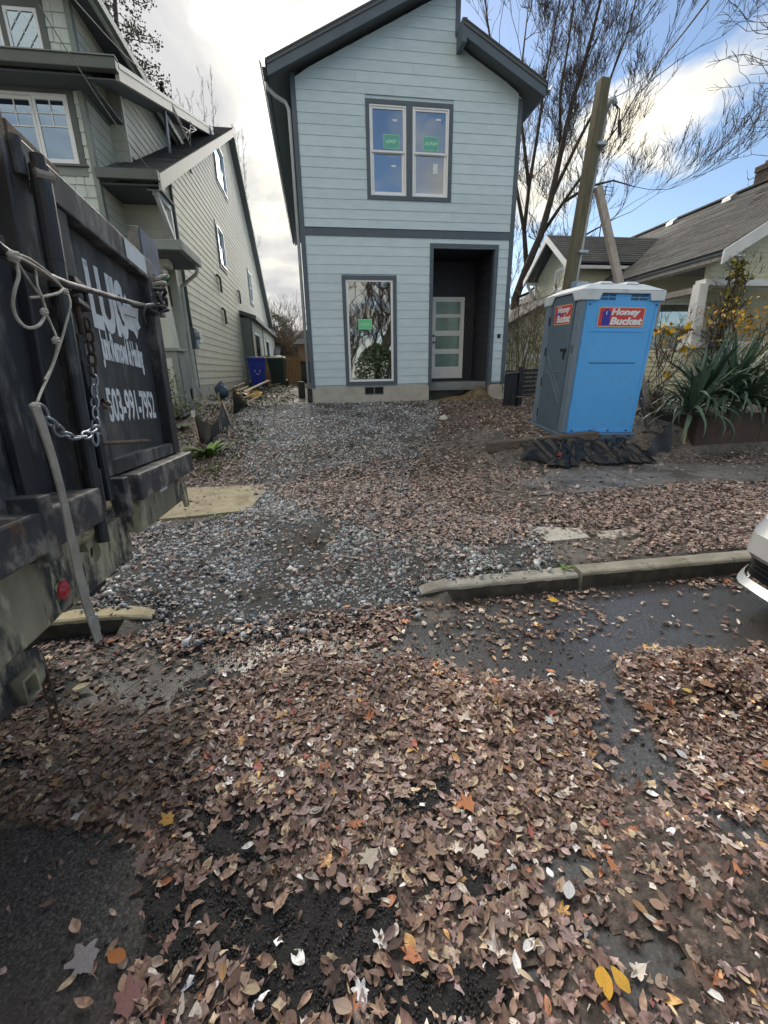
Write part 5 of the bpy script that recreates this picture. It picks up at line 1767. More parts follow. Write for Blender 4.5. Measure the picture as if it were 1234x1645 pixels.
rope = thing('knotted_rope', 'knotted dirty white rope looped over the black truck tailgate', 'rope', loc=twp(56, 652, .13))
segs = [[(22, 412), (30, 440), (24, 465), (21, 490), (28, 512), (43, 526), (60, 524), (70, 512), (72, 498)],
        [(22, 412), (40, 418), (75, 440), (98, 460), (108, 470), (113, 490), (106, 520), (96, 555), (82, 595), (68, 625), (60, 645), (56, 655)],
        [(26, 408), (48, 416), (80, 440), (100, 462)], [(30, 424), (50, 455), (68, 480), (74, 500)], [(54, 424), (58, 440), (60, 458), (68, 478), (72, 495)],
        [(75, 505), (84, 525), (90, 540), (92, 556), (88, 575), (82, 592), (72, 610)], [(48, 478), (72, 476), (95, 470), (104, 465)], [(102, 464), (92, 472), (75, 474)]]
for k, sg in enumerate(segs):
    b = MB()
    twist(b, [twp(x, y, .12 + .012 * math.sin(i * 1.3 + k)) for i, (x, y) in enumerate(sg)], .0034 if k != 0 else .0042)
    b.build('strand', MT['rope'], rope, smooth=True)


def knot(px, py, r, parent, m, s=(1, 1, 1)):
    c = twp(px, py, .13)
    b = MB()
    for k in range(3):
        pts = []
        for j in range(15):
            a = 2 * math.pi * j / 14
            v = Vector((math.cos(a) * .75, math.sin(a), 0))
            v = Matrix.Rotation(k * 1.05 + .4, 3, (.3, 1, .2)) @ v
            pts.append(c + Vector((v.x * s[0], v.y * s[1], v.z * s[2])) * r)
        b.tube(pts, r * .42, 7)
    b.build('knot', m, parent, smooth=True)


knot(22, 412, .0125, rope, MT['rope'])
knot(71, 501, .009, rope, MT['rope'])
knot(90, 547, .0095, rope, MT['rope'])
knot(105, 468, .008, rope, MT['rope'])
knot(56, 652, .011, rope, MT['rope'], (1, 1, .6))
strap = thing('webbing_strap', 'long beige webbing strap hanging straight from the rope to the street', 'strap', loc=twp(56, 655, .14))
s0 = twp(58, 655, .14)
d = Vector(ray(167, 1026))
q = (s0.x ** 2 + s0.y ** 2) / (d.x * s0.x + d.y * s0.y)
s1 = Vector(CP) + d * q
b = MB()
side = Vector((.35, .94, 0)).normalized() * .0125
vs = []
nS = 34
for k in range(nS + 1):
    t = k / nS
    c = Vector((s0.x + .004 * math.sin(7 * t), s0.y + .006 * math.sin(5 * t), s0.z + (s1.z - s0.z) * t))
    a = Matrix.Rotation(.18 * math.sin(6 * t) + .1, 3, 'Z') @ side
    thn = Vector((a.y, -a.x, 0)).normalized() * .0025
    vs += [c - a - thn, c + a - thn, c + a + thn, c - a + thn]
fs = []
for k in range(nS):
    for j in range(4): fs.append((k * 4 + j, k * 4 + (j + 1) % 4, k * 4 + 4 + (j + 1) % 4, k * 4 + 4 + j))
fs += [(3, 2, 1, 0), (nS * 4, nS * 4 + 1, nS * 4 + 2, nS * 4 + 3)]
b.add(vs, fs)
b.build('webbing', MT['strap'], strap)
cb = Vector((s0.x, s0.y, s0.z + (s1.z - s0.z) * .92))
MB().beam(cb + Vector((0, 0, -.025)), cb + Vector((0, 0, .03)), .027, .010, upv=(.94, -.35, 0)).build('buckle', MT['galv'], strap, bevel=.004)
chain = thing('steel_chain', 'bright steel chain hanging in a loop from the tailgate latch', 'chain', loc=twp(150, 690, .08))


def link(c, d, n_, L_=.036, W_=.017, r_=.0048, m=None, name='link'):
    d = d.normalized(); u = n_ - d * n_.dot(d)
    u = u.normalized() if u.length > 1e-4 else d.orthogonal().normalized()
    pts = []
    for j in range(13):
        a = 2 * math.pi * j / 12
        pts.append(c + d * (L_ * .68 * math.cos(a)) + u * (W_ * .75 * math.sin(a)))
    MB().tube(pts, r_, 6, cap=False).build(name, m or MT['chain'], chain, smooth=True)


def chain_run(pts, dark=0):
    P = [Vector(p) for p in pts]
    tot = sum((P[i + 1] - P[i]).length for i in range(len(P) - 1))
    n = int(tot / .037)
    for k in range(n):
        s = (k + .5) / n * tot
        for i in range(len(P) - 1):
            l = (P[i + 1] - P[i]).length
            if s <= l or i == len(P) - 2:
                c = P[i] + (P[i + 1] - P[i]) * (s / l)
                d = P[i + 1] - P[i]
                break
            s -= l
        link(c, d, (TN if k % 2 else TA + TN * .3), m=MT['rust'] if k < dark else MT['chain'])


chain_run([twp(x, y, .05) for x, y in ((139, 512), (143, 535), (147, 562), (150, 600), (152, 640), (154, 690))], dark=5)
chain_run([twp(x, y, .09) for x, y in ((62, 652), (75, 672), (95, 692), (118, 704), (138, 700), (152, 688), (160, 695))])
chain_run([twp(x, y, .09) for x, y in ((152, 690), (153, 705), (150, 716))])
hc_ = thing('hitch_chain', 'dark rusty safety chain dangling under the truck hitch', 'chain', loc=twp(70, 1060, -.04))
_keep = chain
chain = hc_
chain_run([twp(x, y, -.04) for x, y in ((62, 1055), (70, 1085), (80, 1115), (86, 1140), (92, 1160))], dark=99)
chain = _keep


# ------------------------------------------------------------------ portable toilet
MT['pblue'] = mat('toilet_blue_plastic', (0.095, 0.43, 0.95), 0.38, 0.05, 3, 0.03, 30, dirt=(0.11, 0.36, 0.78), dscale=3, dlo=.5, dhi=.75, dirt2=((.17, .20, .24), 6, .63, .73))
MT['pgrey'] = mat('toilet_grey_plastic', (0.155, 0.218, 0.295), 0.42, 0.06, 4, 0.03, 30, dirt=(0.19, 0.24, 0.30), dscale=3, dlo=.55, dhi=.8, dirt2=((.13, .12, .105), 7, .60, .72))
MT['pdoor'] = mat('toilet_door_plastic', (0.098, 0.145, 0.205), 0.42, 0.06, 4, 0.03, 30, dirt=(0.125, 0.165, 0.215), dscale=3, dlo=.55, dhi=.8)
MT['proof'] = mat('toilet_roof_plastic', (0.62, 0.70, 0.78), 0.42, 0.05, 3, dirt=(0.45, 0.50, 0.54), dscale=4, dlo=.55, dhi=.8)
MT['pvent'] = mat('vent_slot', (0.03, 0.10, 0.24), 0.6)
MT['stk_red'] = mat('sticker_red', (0.60, 0.045, 0.05), 0.4, 0.03, 4)
MT['stk_edge'] = mat('sticker_edge', (0.78, 0.50, 0.28), 0.4, 0.03, 4)
MT['stk_blue'] = mat('sticker_blue', (0.03, 0.03, 0.38), 0.4, 0.03, 4)
MT['stk_white'] = mat('sticker_white', (0.80, 0.82, 0.86), 0.4, 0.03, 4)
pm = Matrix(((0.9978, 0.0636, 0.0166, 4.043), (-0.0627, 0.9967, -0.0517, 6.67), (-0.0198, 0.0506, 0.9985, 0.619), (0, 0, 0, 1)))
toilet = thing('portable_toilet', 'blue and grey portable toilet with pale roof standing on timbers', 'portable toilet', M=pm)
PW, PD, PH = 1.25, 1.2, 2.05


def pp(name, m, *boxes, bevel=.008, parent=None):
    b = MB()
    for a, c in boxes: b.box(a, c)
    return b.build(name, m, parent or toilet, world=False, bevel=bevel)


# base skid and panels
b = MB()
b.hexa([(-.03, -.03, -.09), (PW + .02, -.03, -.09), (PW + .02, PD + .02, -.09), (-.03, PD + .02, -.09), (-.06, -.06, .03), (PW + .05, -.06, .03), (PW + .05, PD + .05, .03), (-.06, PD + .05, .03)])
b.build('base', MT['pgrey'], toilet, world=False, bevel=.015)
for k in range(5):
    x = .1 + k * .26
    pp('base_slot', MT['black_plastic'], ((x, -.064, -.022), (x + .05, -.058, .0)), bevel=0)
wallp = pp('side_panel', MT['pblue'], ((.07, .0, .03), (PW - .005, .03, PH + .10)))
pp('side_panel', MT['pblue'], ((PW - .03, .03, .03), (PW, PD, PH + .10)))
pp('back_panel', MT['pblue'], ((.07, PD - .03, .03), (PW - .03, PD, PH + .10)))
# raised field edges on the blue panel
pp('panel_rib', MT['pblue'], ((.08, -.012, .04), (.13, .002, 2.05)), ((PW - .06, -.012, .04), (PW - .012, .002, 2.05)), ((.13, -.012, .04), (PW - .06, .002, .10)), bevel=.006)
pp('panel_groove', MT['pvent'], ((.27, -.006, 1.148), (1.05, .002, 1.162)), bevel=.002)
pp('panel_ledge', MT['pblue'], ((.20, -.010, 1.615), (1.06, .002, 1.632)), bevel=.004)
for k in range(4):
    MB().cyl((.16 + k * .32, -.018, .075), (.16 + k * .32, -.011, .075), .018, 10).build('rivet', MT['pvent'], toilet, world=False)
for x in (.12, PW - .05):
    MB().cyl((x, -.018, 2.0), (x, -.011, 2.0), .016, 10).build('rivet', MT['pvent'], toilet, world=False)
# vents under the roof: slots with bars
for (x0, x1) in ((.29, .52), (.77, 1.03)):
    for (z0, z1) in ((2.062, 2.095), (2.11, 2.143)):
        for (a, c) in ((x0, (x0 + x1) / 2 - .008), ((x0 + x1) / 2 + .008, x1)):
            pp('vent_slot', MT['pvent'], ((a, -.005, z0), (c, .004, z1)), bevel=0)
# grey corner posts and door frame
pp('corner_post', MT['pgrey'], ((-.02, -.012, .03), (.07, .10, PH + .06)), bevel=.02)
pp('corner_post', MT['pgrey'], ((-.02, PD - .16, .03), (.07, PD + .01, PH + .06)), bevel=.02)
pp('door_jamb', MT['pgrey'], ((-.012, .10, .03), (.03, .155, PH)), ((-.012, PD - .21, .03), (.03, PD - .161, PH)), ((-.012, .155, .03), (.03, PD - .21, .055)))
pp('jamb_rib', MT['pgrey'], ((-.028, .02, .25), (-.018, .06, 1.1)), ((-.028, .02, 1.16), (-.018, .06, 1.6)), ((-.028, .02, 1.66), (-.018, .06, 2.0)), bevel=.004)
dr = MB()
dr.slab([(-.022, .16, .06), (-.022, PD - .215, .06), (-.022, PD - .26, 2.05), (-.022, PD - .36, 2.16), (-.022, .28, 2.16), (-.022, .17, 2.05)], (.03, 0, 0))
door2 = dr.build('door', MT['pdoor'], toilet, world=False, recalc=True, bevel=.006)


def rib(pts, r=.012):
    b = MB()
    for i in range(len(pts) - 1):
        b.beam((-.024, pts[i][0], pts[i][1]), (-.024, pts[i + 1][0], pts[i + 1][1]), r, r * 1.6, upv=(1, 0, 0))
    return b.build('door_rib', MT['pgrey'], door2, world=False)


rib([(.853, 1.262), (.64, 1.0), (.264, .999)])
rib([(.87, .985), (.70, .965), (.234, .50)])
rib([(.58, .975), (.26, .66)])
rib([(.264, .955), (.50, .96)])
rib([(.264, .955), (.27, .78)])
pp('door_handle', MT['black_plastic'], ((-.05, .24, 1.31), (-.022, .33, 1.37)), ((-.045, .27, 1.20), (-.022, .30, 1.31)), parent=door2)
MB().cyl((-.04, .39, 1.345), (-.022, .39, 1.345), .022, 12).build('occupancy_dial', MT['black_plastic'], door2, world=False)
for z in (.25, .80, 1.31, 1.80):
    pp('hinge', MT['black_plastic'], ((-.03, PD - .235, z - .07), (-.022, PD - .205, z + .07)), bevel=0)
b = MB()
b.tube([(-.03, .045 + .02 * math.cos(a * .63), 1.39 + .028 * math.sin(a * .63)) for a in range(11)], .004, 5)
b.tube([(-.03, .045 + .02 * math.cos(a * .63), 1.33 + .028 * math.sin(a * .63)) for a in range(11)], .004, 5)
b.build('jamb_symbol', MT['black_plastic'], toilet, world=False)
# roof: shallow hipped shell with a skirt and arched notch over the door
b = MB()
zs, ze = 2.055, 2.20
o = .045
sk = [(-o, -o), (PW + o, -o), (PW + o, PD + o), (-o, PD + o)]
inn = [(.16, .13), (PW - .22, .13), (PW - .22, PD - .13), (.16, PD - .13)]
# skirt as strips so that the vents and the door head stay clear
b.slab([(-o, -o, zs), (.24, -o, zs), (.285, -o, 2.15), (1.045, -o, 2.15), (1.075, -o, zs), (PW + o, -o, zs), (PW + o, -o, ze), (-o, -o, ze)], (0, .03, 0))
b.slab([(-o, PD + o, zs), (-o, PD - .25, zs), (-o, PD - .33, 2.17), (-o, .27, 2.17), (-o, .17, zs), (-o, -o + .031, zs), (-o, -o + .031, ze), (-o, PD + o, ze)], (.03, 0, 0))
b.slab([(PW + o, -o + .031, zs), (PW + o, PD + o, zs), (PW + o, PD + o, ze), (PW + o, -o + .031, ze)], (-.03, 0, 0))
b.slab([(-o + .031, PD + o, zs), (PW + o - .031, PD + o, zs), (PW + o - .031, PD + o, ze), (-o + .031, PD + o, ze)], (0, -.03, 0))
top = [(x, y, ze + .001) for x, y in sk] + [(x, y, 2.30) for x, y in inn]
b.add(top, [(0, 1, 5, 4), (1, 2, 6, 5), (2, 3, 7, 6), (3, 0, 4, 7), (4, 5, 6, 7)])
b.build('roof', MT['proof'], toilet, world=False, bevel=.012)
b = MB()
for (x0, y0, x1, y1) in ((.30, .1, .52, .9), (.72, .1, .94, .9)):
    b.hexa([(x0, y0, 2.295), (x1, y0, 2.295), (x1, y1, 2.295), (x0, y1, 2.295), (x0 + .03, y0 + .05, 2.335), (x1 - .03, y0 + .05, 2.335), (x1 - .03, y1, 2.335), (x0 + .03, y1, 2.335)])
b.build('roof_rib', MT['proof'], toilet, world=False, bevel=.01)
MB().cyl((.3, .95, 2.28), (.3, .95, 2.42), .05, 12).build('vent_pipe', MT['pgrey'], toilet, world=False)
pp('screen', MT['pvent'], ((.05, .035, .1), (PW - .04, .04, 2.1)), bevel=0)


def brand_sticker(place, w, h, blue=(.05, .30), tx=.27):
    """rounded red plate, pale edge, blue hut with a moon, two lines of white lettering"""
    def rr(x0, x1, z0, z1, r, d, nm, m):
        pts = []
        for (cx_, cz_, a0) in ((x1 - r, z0 + r, -90), (x1 - r, z1 - r, 0), (x0 + r, z1 - r, 90), (x0 + r, z0 + r, 180)):
            for k in range(5):
                a = R(a0 + 22.5 * k)
                pts.append(place(cx_ + r * math.cos(a), cz_ + r * math.sin(a), d))
        MB().add(pts, [tuple(range(len(pts)))]).build(nm, m, toilet, world=False)
    rr(0, w, 0, h, h * .1, .0045, 'sticker', MT['stk_edge'])
    rr(w * .018, w * .982, h * .045, h * .955, h * .08, .0055, 'sticker_field', MT['stk_red'])
    b0, b1 = blue[0] * w, blue[1] * w
    c_ = (b0 + b1) / 2
    MB().add([place(x, z, .0065) for x, z in ((b0 + .16 * (b1 - b0), h * .07), (b1 - .16 * (b1 - b0), h * .07), (b1 - .16 * (b1 - b0), h * .66), (b1, h * .66), (c_, h * .93), (b0, h * .66), (b0 + .16 * (b1 - b0), h * .66))],
             [(0, 1, 2, 3, 4, 5, 6)]).build('hut_emblem', MT['stk_blue'], toilet, world=False)
    mo = []
    for k in range(9):
        a = R(60 + 240 * k / 8); mo.append(place(c_ + .02 * h + h * .07 * math.cos(a), h * .70 + h * .085 * math.sin(a), .0072))
    for k in range(8, -1, -1):
        a = R(60 + 240 * k / 8); mo.append(place(c_ + .05 * h + h * .055 * math.cos(a), h * .70 + h * .075 * math.sin(a), .0072))
    MB().add(mo, [(k, k + 1, 16 - k, 17 - k) for k in range(8)]).build('moon_emblem', MT['stk_white'], toilet, world=False)
    for (txt, z0, z1, x1) in (('Honey', .50, .93, .90), ('Bucket', .10, .50, .97)):
        text_mesh(txt, w * (x1 - tx), h * (z1 - z0), MT['stk_white'], toilet, lambda u, v, d, z0=z0: place(w * tx + u, h * z0 + v, d), bold=.05, depth=.008, italic=.15)


brand_sticker(lambda u, v, d: (.285 + u, -.006 - d, 1.685 + v), .75, .28)
brand_sticker(lambda u, v, d: (-.0225 - d, .80 - u, 1.735 + v), .565, .295, blue=(.10, .42), tx=.17)
# timbers under it
for (p, q, lab, s) in ((tuple(ong(782, 728)), tuple(Vector(ong(782, 728)).lerp(Vector(ong(912, 712)), 1.35)), 'long dark wet timber under the front edge of the blue toilet', .16), ((3.95, 7.62, .45), (5.6, 7.5, .45), 'dark timber under the back edge of the blue toilet', .16)):
    b = MB()
    p = Vector(p); q = Vector(q)
    if p.y < 7: p.z = float(terrain(p.x, p.y)) + .095; q.z = float(terrain(q.x, q.y)) + .12
    else: p.z = q.z = .48
    b.beam(p, q, .17, s)
    put(b.build('timber', MT['wood_dark'], bevel=.012), lab, 'timber', 'timbers under the toilet')
p = ong(830, 716)
put(MB().box((4.2, 6.55, .42), (5.3, 6.85, .52)).build('plank', MT['wood_dark'], bevel=.01), 'short dark plank wedged between timber and toilet base', 'plank')

# ------------------------------------------------------------------ black plastic, silt fence scraps
MT['poly'] = mat('black_polythene', (0.008, 0.0085, 0.010), 0.26, 0.3, 8, 0.25, 25)
MT['silt'] = mat('silt_fence_fabric', (0.035, 0.040, 0.052), 0.45, 0.3, 10, 0.3, 90)
def plastic_heap(px, py, label, seed, n, w0):
    q = ong(px, py)
    t = thing('plastic_heap', label, 'plastic sheeting', tuple(q))
    g = random.Random(seed)
    for k in range(n):
        u = (k + .5) / n - .5
        cx, cy, rz = q[0] + u * w0 + g.uniform(-.05, .05), q[1] + g.uniform(-.10, .10), g.uniform(-1.2, 1.2)
        w, d, h = g.uniform(.50, .80), g.uniform(.20, .40), g.uniform(.06, .13)
        ph = [g.uniform(0, 6) for _ in range(6)]
        tilt = g.uniform(-.25, .25)

        def fn(a, b_):
            x, y = a - .5, b_ - .5
            e = 1 + .16 * math.sin(4 * x + 7 * y + ph[0])
            fold = abs(math.sin(3.1 * x * 2 + ph[1] + 1.3 * math.sin(5 * y + ph[2]))) ** .7 * .55 + abs(math.sin(9 * y + ph[3] + 4 * x)) * .35 + .12 * math.sin(19 * x + 13 * y + ph[4])
            edge = max(0, 1 - (2 * abs(x)) ** 3) * max(0, 1 - (2 * abs(y)) ** 3)
            X, Y = x * w * e, y * d * e + .05 * math.sin(6 * x + ph[5])
            X, Y = X * math.cos(rz) - Y * math.sin(rz), X * math.sin(rz) + Y * math.cos(rz)
            return (cx + X, cy + Y, float(terrain(cx + X, cy + Y)) + .055 + h * (edge * (.25 + fold) + tilt * x * edge))
        MB().grid(fn, 30, 20).build('sheet', MT['poly'], t, smooth=True)


plastic_heap(905, 735, 'torn black plastic heaped at the left foot of the toilet', 3, 5, .75)
plastic_heap(978, 736, 'torn black plastic heaped under the right half of the toilet', 8, 6, .85)
q = ong(892, 738)
put(MB().box((q[0] - .05, q[1] - .14, q[2] + .09), (q[0] + .02, q[1] - .12, q[2] + .12)).build('tag', MT['stk_red']), 'tiny red tag on the black plastic heap', 'tag')


def fabric(name, pts_top, pts_bot, m, label, cat, wav=.02, n=10, group=None, parent=None):
    """sheet between an upper and a lower polyline (3D)"""
    def samp(P, t):
        t *= len(P) - 1
        i = min(int(t), len(P) - 2)
        f = t - i
        return Vector(P[i]) * (1 - f) + Vector(P[i + 1]) * f
    b = MB()
    nu = n * (len(pts_top) - 1)
    b.grid(lambda u, v: samp(pts_bot, u) * (1 - v) + samp(pts_top, u) * v + Vector((0, wav * math.sin(17 * u + 3 * v), wav * .5 * math.sin(23 * u))), nu, 5)
    o = b.build(name, m, parent, smooth=True)
    return put(o, label, cat, group) if label else o


def up_at(px, py, base):
    """point straight above base that shows at pixel height py"""
    d = ray(px, py)
    t = base[1] / d[1]
    return Vector((CP + d * t))


# blue-black flap between toilet and planter, tied to a pink-topped stake
A_ = Vector(ong(1000, 746)); B_ = Vector(ong(1075, 725))
fl = fabric('fabric_flap', [A_ + Vector((0, 0, .02)), A_ * .5 + B_ * .5 + Vector((0, 0, .18)), up_at(1083, 672, B_)], [A_ + Vector((0, -.02, 0)), A_ * .5 + B_ * .5, B_], MT['silt'], 'slanting scrap of blue-black fabric beside the rusty planter', 'fabric', .03)
sb = Vector(ong(1098, 712)); st = up_at(1112, 642, sb)
stake = thing('survey_stake', 'wooden stake with pink painted top in front of the spiky plant', 'stake', sb)
b = MB(); b.beam(sb - Vector((0, 0, .05)), sb.lerp(st, .5), .035, .02); b.build('shaft', MT['wood_stake'], stake)
MB().beam(sb.lerp(st, .5), st, .037, .022).build('painted_top', mat('pink_paint', (.62, .10, .14), .6, .15, 20), stake)
sb = Vector(ong(1040, 688)); st = up_at(1030, 640, sb)
put(MB().beam(sb, st, .06, .025).build('board', MT['wood_grey']), 'grey board leaning in the gap behind the toilet', 'board')

# ------------------------------------------------------------------ collapsed silt fence on the left of the drive
sf = thing('silt_fence', 'collapsed black silt fence on wooden stakes along the left of the gravel', 'silt fence', ong(330, 715))
P0, P1, P2, P3, P4 = [Vector(ong(*q)) for q in ((322, 712), (333, 718), (372, 684), (375, 668), (395, 655))]
T0 = up_at(311, 668, P0); T1 = up_at(342, 684, P1); T2 = up_at(357, 643, P2)
fabric('fabric', [T0, T1], [P0, P1], MT['poly'], None, None, .01, parent=sf)
fabric('fabric', [T1, up_at(352, 668, P2), T2], [P1, (P1 + P2) / 2, P2], MT['silt'], None, None, .02, parent=sf)
MB().beam(P0 - Vector((0, 0, .05)), T0 + Vector((0, 0, .05)), .035, .02).build('stake', MT['wood_stake'], sf)
MB().box((T0.x - .03, T0.y - .02, T0.z - .02), (T0.x + .03, T0.y + .02, T0.z + .09)).build('stake_wrap', MT['cloth'], sf)
MB().beam(P2, T2, .035, .02).build('stake', MT['wood_stake'], sf)
for k in range(5):      # broken lath section
    a = Vector(ong(361 + 4 * k, 668 - 3 * k)); c = up_at(360 + 9 * k, 648 - 2 * k, a)
    MB().beam(a, c + Vector((.05, .1, 0)), .03, .012, roll=.3).build('lath', MT['wood_stake'] if k % 2 else MT['wood_grey'], sf)
fabric('fabric', [up_at(374, 628, P3), up_at(392, 640, P4)], [P3, P4 + Vector((.1, 0, 0))], MT['poly'], None, None, .015, parent=sf)
for k in range(5):
    a = Vector(ong(378 + 5 * k, 640 + 3 * k)); a.z += .30 - .05 * k
    MB().beam(a, a + Vector((.26, .25, .10)), .045, .012, roll=.4).build('lath', MT['wood_stake'], sf)
MB().beam(Vector(ong(353, 655)), up_at(351, 630, Vector(ong(353, 655))), .04, .03).build('stake', MT['wood_stake'], sf)
MB().beam(P4, up_at(382, 617, P4), .035, .025).build('stake', MT['wood_grey'], sf)
q = Vector(ong(395, 645)); a = Vector(ong(417, 627))
put(MB().beam(q + Vector((0, 0, .25)), a + Vector((.3, .3, .30)), .10, .03).build('board', MT['wood_stake']), 'pale board lying toward the blue bin', 'board', 'boards near the bins')
MT['ywrap'] = mat('yellow_wrap', (.58, .34, .05), .6, .2, 9)
b = MB(); q = Vector(ong(403, 640)); b.grid(lambda u, v: (q.x + .7 * (u - .5), q.y + .5 * (v - .5), q.z + .18 + .07 * math.sin(7 * u) * math.cos(4 * v) - .2 * abs(v - .5)), 8, 6)
put(b.build('wrapping', MT['ywrap']), 'crumpled yellow wrapping near the blue bin', 'wrapping')
q = Vector(ong(358, 640))
MT['bluebag'] = mat('blue_grey_bag', (.07, .10, .16), .5, .3, 6, .2, 15)
b = MB()
b.grid(lambda u, v: (q.x + (.17 + .035 * math.sin(6.28 * (3 * u + v)) + .03 * math.sin(6.28 * 2 * u - 5 * v)) * math.sin(math.pi * (.05 + .9 * v)) * math.cos(6.28 * u), q.y + .2 * math.sin(math.pi * (.05 + .9 * v)) * math.sin(6.28 * u), q.z + .42 * v ** 1.3 + .02 * math.sin(12 * u)), 14, 9)
put(b.build('sack', MT['bluebag'], smooth=True), 'slumped blue-grey sack standing by the sage house wall', 'sack')
MT['ymark'] = mat('yellow_marking_paint', (.62, .48, .03), .6)
b = MB(); q = onx(323, 637, SX + .016)
for (dy, dz, e, f) in ((0, 0, 0, .16), (.08, 0, 0, .16), (.08, .16, .10, -.16), (.18, 0, 0, .16)):
    b.beam((q[0], q[1] + dy, q[2] - .07 + dz), (q[0], q[1] + dy + e, q[2] - .07 + dz + f), .022, .004, upv=(1, 0, 0))
b.build('spray_mark', MT['ymark'], lh)
# scraps of timber near the back of the side yard
for k, (x, y, dx, dy, lab) in enumerate(((428, 622, .5, .3, 'short pale offcut on the weeds near the board fence, leftmost'), (436, 628, .35, -.2, 'white painted offcut lying in the weeds of the side yard'),
                                          (452, 618, .25, .5, 'dark stick leaning by the foot of the tan board fence'), (470, 622, .6, .1, 'grey board lying before the dark gate'))):
    q = Vector(ong(x, y))
    put(MB().beam(q + Vector((0, 0, .05)), q + Vector((dx, dy, .12 if k != 2 else .5)), .07, .04).build('offcut', [MT['wood_stake'], MT['old_white'], MT['wood_dark'], MT['wood_grey']][k]), lab, 'offcut', 'offcuts in the side yard')
q = Vector(ong(486, 640))
put(MB().box((q.x - .1, q.y + .1, q.z), (q.x + .08, q.y + .25, q.z + .45)).build('drain_pipe', MT['black_plastic'], bevel=.03), 'black drain stub beside the new house corner', 'drain pipe')
# red mesh scrap, white lump by the footing, dirt heap in the porch
q = ong(528, 645)
b = MB(); b.grid(lambda u, v: (q[0] + .42 * (u - .5), q[1] + .25 * (v - .5), float(terrain(q[0], q[1])) + .02 + .04 * math.sin(5 * u + 2) * math.sin(3 * v + 1) ** 2), 8, 5)
put(b.build('netting_scrap', mat('coral_netting', (.55, .17, .15), .7, .2, 20)), 'coral red scrap of netting at the foot of the house wall', 'netting')
q = ong(713, 674)
b = MB(); b.grid(lambda u, v: (q[0] + (.10 + .02 * math.sin(3 * 6.28 * u)) * math.cos(6.28 * u) * math.sin(math.pi * .5 * v), q[1] + .07 * math.sin(6.28 * u) * math.sin(math.pi * .5 * v), float(terrain(q[0], q[1])) + .09 * math.cos(math.pi * .5 * v)), 12, 5)
put(b.build('white_lump', MT['cloth'], smooth=True), 'small white lump of cloth lying on the dirt before the porch', 'cloth')
MT['sand'] = mat('damp_sand', (.20, .155, .09), .9, .25, 8, .5, 40, dirt=(.10, .08, .055), dscale=3, dlo=.45, dhi=.65, bdist=.02)
b = MB()
b.grid(lambda u, v: (2.85 + 1.75 * u, 10.75 + .75 * v, float(terrain(3.5, 10.9)) - .06 + max(0, .34 * math.exp(-((u - .8) / .17) ** 2) + .14 * math.exp(-((u - .45) / .4) ** 2)) * sst(0, .5, v) + .012 * float(vnoise(u * 9, v * 9, 1, 2))), 26, 12)
put(b.build('sand_heap', MT['sand'], smooth=True), 'low heap of damp sand under the porch opening', 'sand heap')

# ------------------------------------------------------------------ silver car, only its nose is in the picture
MT['carpaint'] = mat('silver_car_paint', (0.56, 0.58, 0.60), 0.28, 0.03, 3, metal=.35, gloss=.6)
MT['cardark'] = mat('black_grille_plastic', (0.012, 0.013, 0.016), 0.35, 0.2, 10)
MT['carglass'] = mat('tinted_car_glass', (0.02, 0.025, 0.03), 0.06, 0.1, 3, spec=.8)
car = thing('parked_car', 'silver car nose with dark lower grille at the right edge of the street', 'car', (5.1, 1.62, 0))
# outline of the plan (x as function of y) for the nose, and lengthwise profile
CY0, CY1 = .74, 2.46


def nose_x(y, z):
    t = (y - 1.6) / .86
    x = 2.80 + .16 * abs(t) ** 2.4 + .50 * max(0, abs(t) - .80) ** 1.6 * 4
    return x


def car_strip(z0, z1, o0, o1, name, m, n=30, y0=CY0, y1=CY1, xb=3.6, cap=True):
    b = MB()
    vs = []
    for k in range(n + 1):
        y = y0 + (y1 - y0) * k / n
        vs += [(nose_x(y, z0) + o0, y, z0), (nose_x(y, z1) + o1, y, z1)]
    fs = [(2 * k, 2 * k + 2, 2 * k + 3, 2 * k + 1) for k in range(n)]
    b.add(vs, fs)
    return b.build(name, m, car, smooth=True)


prof = [(.20, .03), (.235, .0), (.27, .02)]
car_strip(.175, .235, .05, -.02, 'lower_lip', MT['carpaint']); car_strip(.235, .275, -.02, .03, 'lower_lip', MT['carpaint'])
car_strip(.275, .43, .07, .08, 'lower_grille', MT['cardark'])
for k in range(4):
    car_strip(.295 + .033 * k, .307 + .033 * k, .055, .055, 'grille_bar', MT['cardark'])
car_strip(.43, .47, .03, -.005, 'bumper', MT['carpaint']); car_strip(.47, .60, -.005, .02, 'bumper', MT['carpaint']); car_strip(.60, .685, .02, .09, 'bumper', MT['carpaint'])
car_strip(.43, .435, .09, .03, 'bumper', MT['carpaint'])
car_strip(.685, .80, .09, .30, 'hood_front', MT['carpaint'])
car_strip(.69, .785, .088, .245, 'headlight', mat('lamp_glass', (.5, .53, .56), .08, .1, 5, spec=.8), n=8, y0=2.05, y1=2.40)
car_strip(.69, .785, .088, .245, 'headlight', MT['carglass'], n=8, y0=.80, y1=1.15)
b = MB()    # body sides, hood, cabin
for s, y in ((1, CY1), (-1, CY0)):
    yy = y
    b.add([(nose_x(yy, 0) + .06, yy, .2), (6.9, yy, .2), (6.9, yy, .85), (3.6, yy, .85), (nose_x(yy, 0) + .25, yy, .75)], [(0, 1, 2, 3, 4) if s < 0 else (4, 3, 2, 1, 0)])
b.build('body_side', MT['carpaint'], car)
b = MB()
b.grid(lambda u, v: ((nose_x(CY0 + (CY1 - CY0) * v, .8) + .30) * (1 - u) + 4.25 * u, CY0 + (CY1 - CY0) * v, .80 + .12 * u + .05 * math.sin(math.pi * v)), 10, 14)
b.build('hood', MT['carpaint'], car, smooth=True)
b = MB()
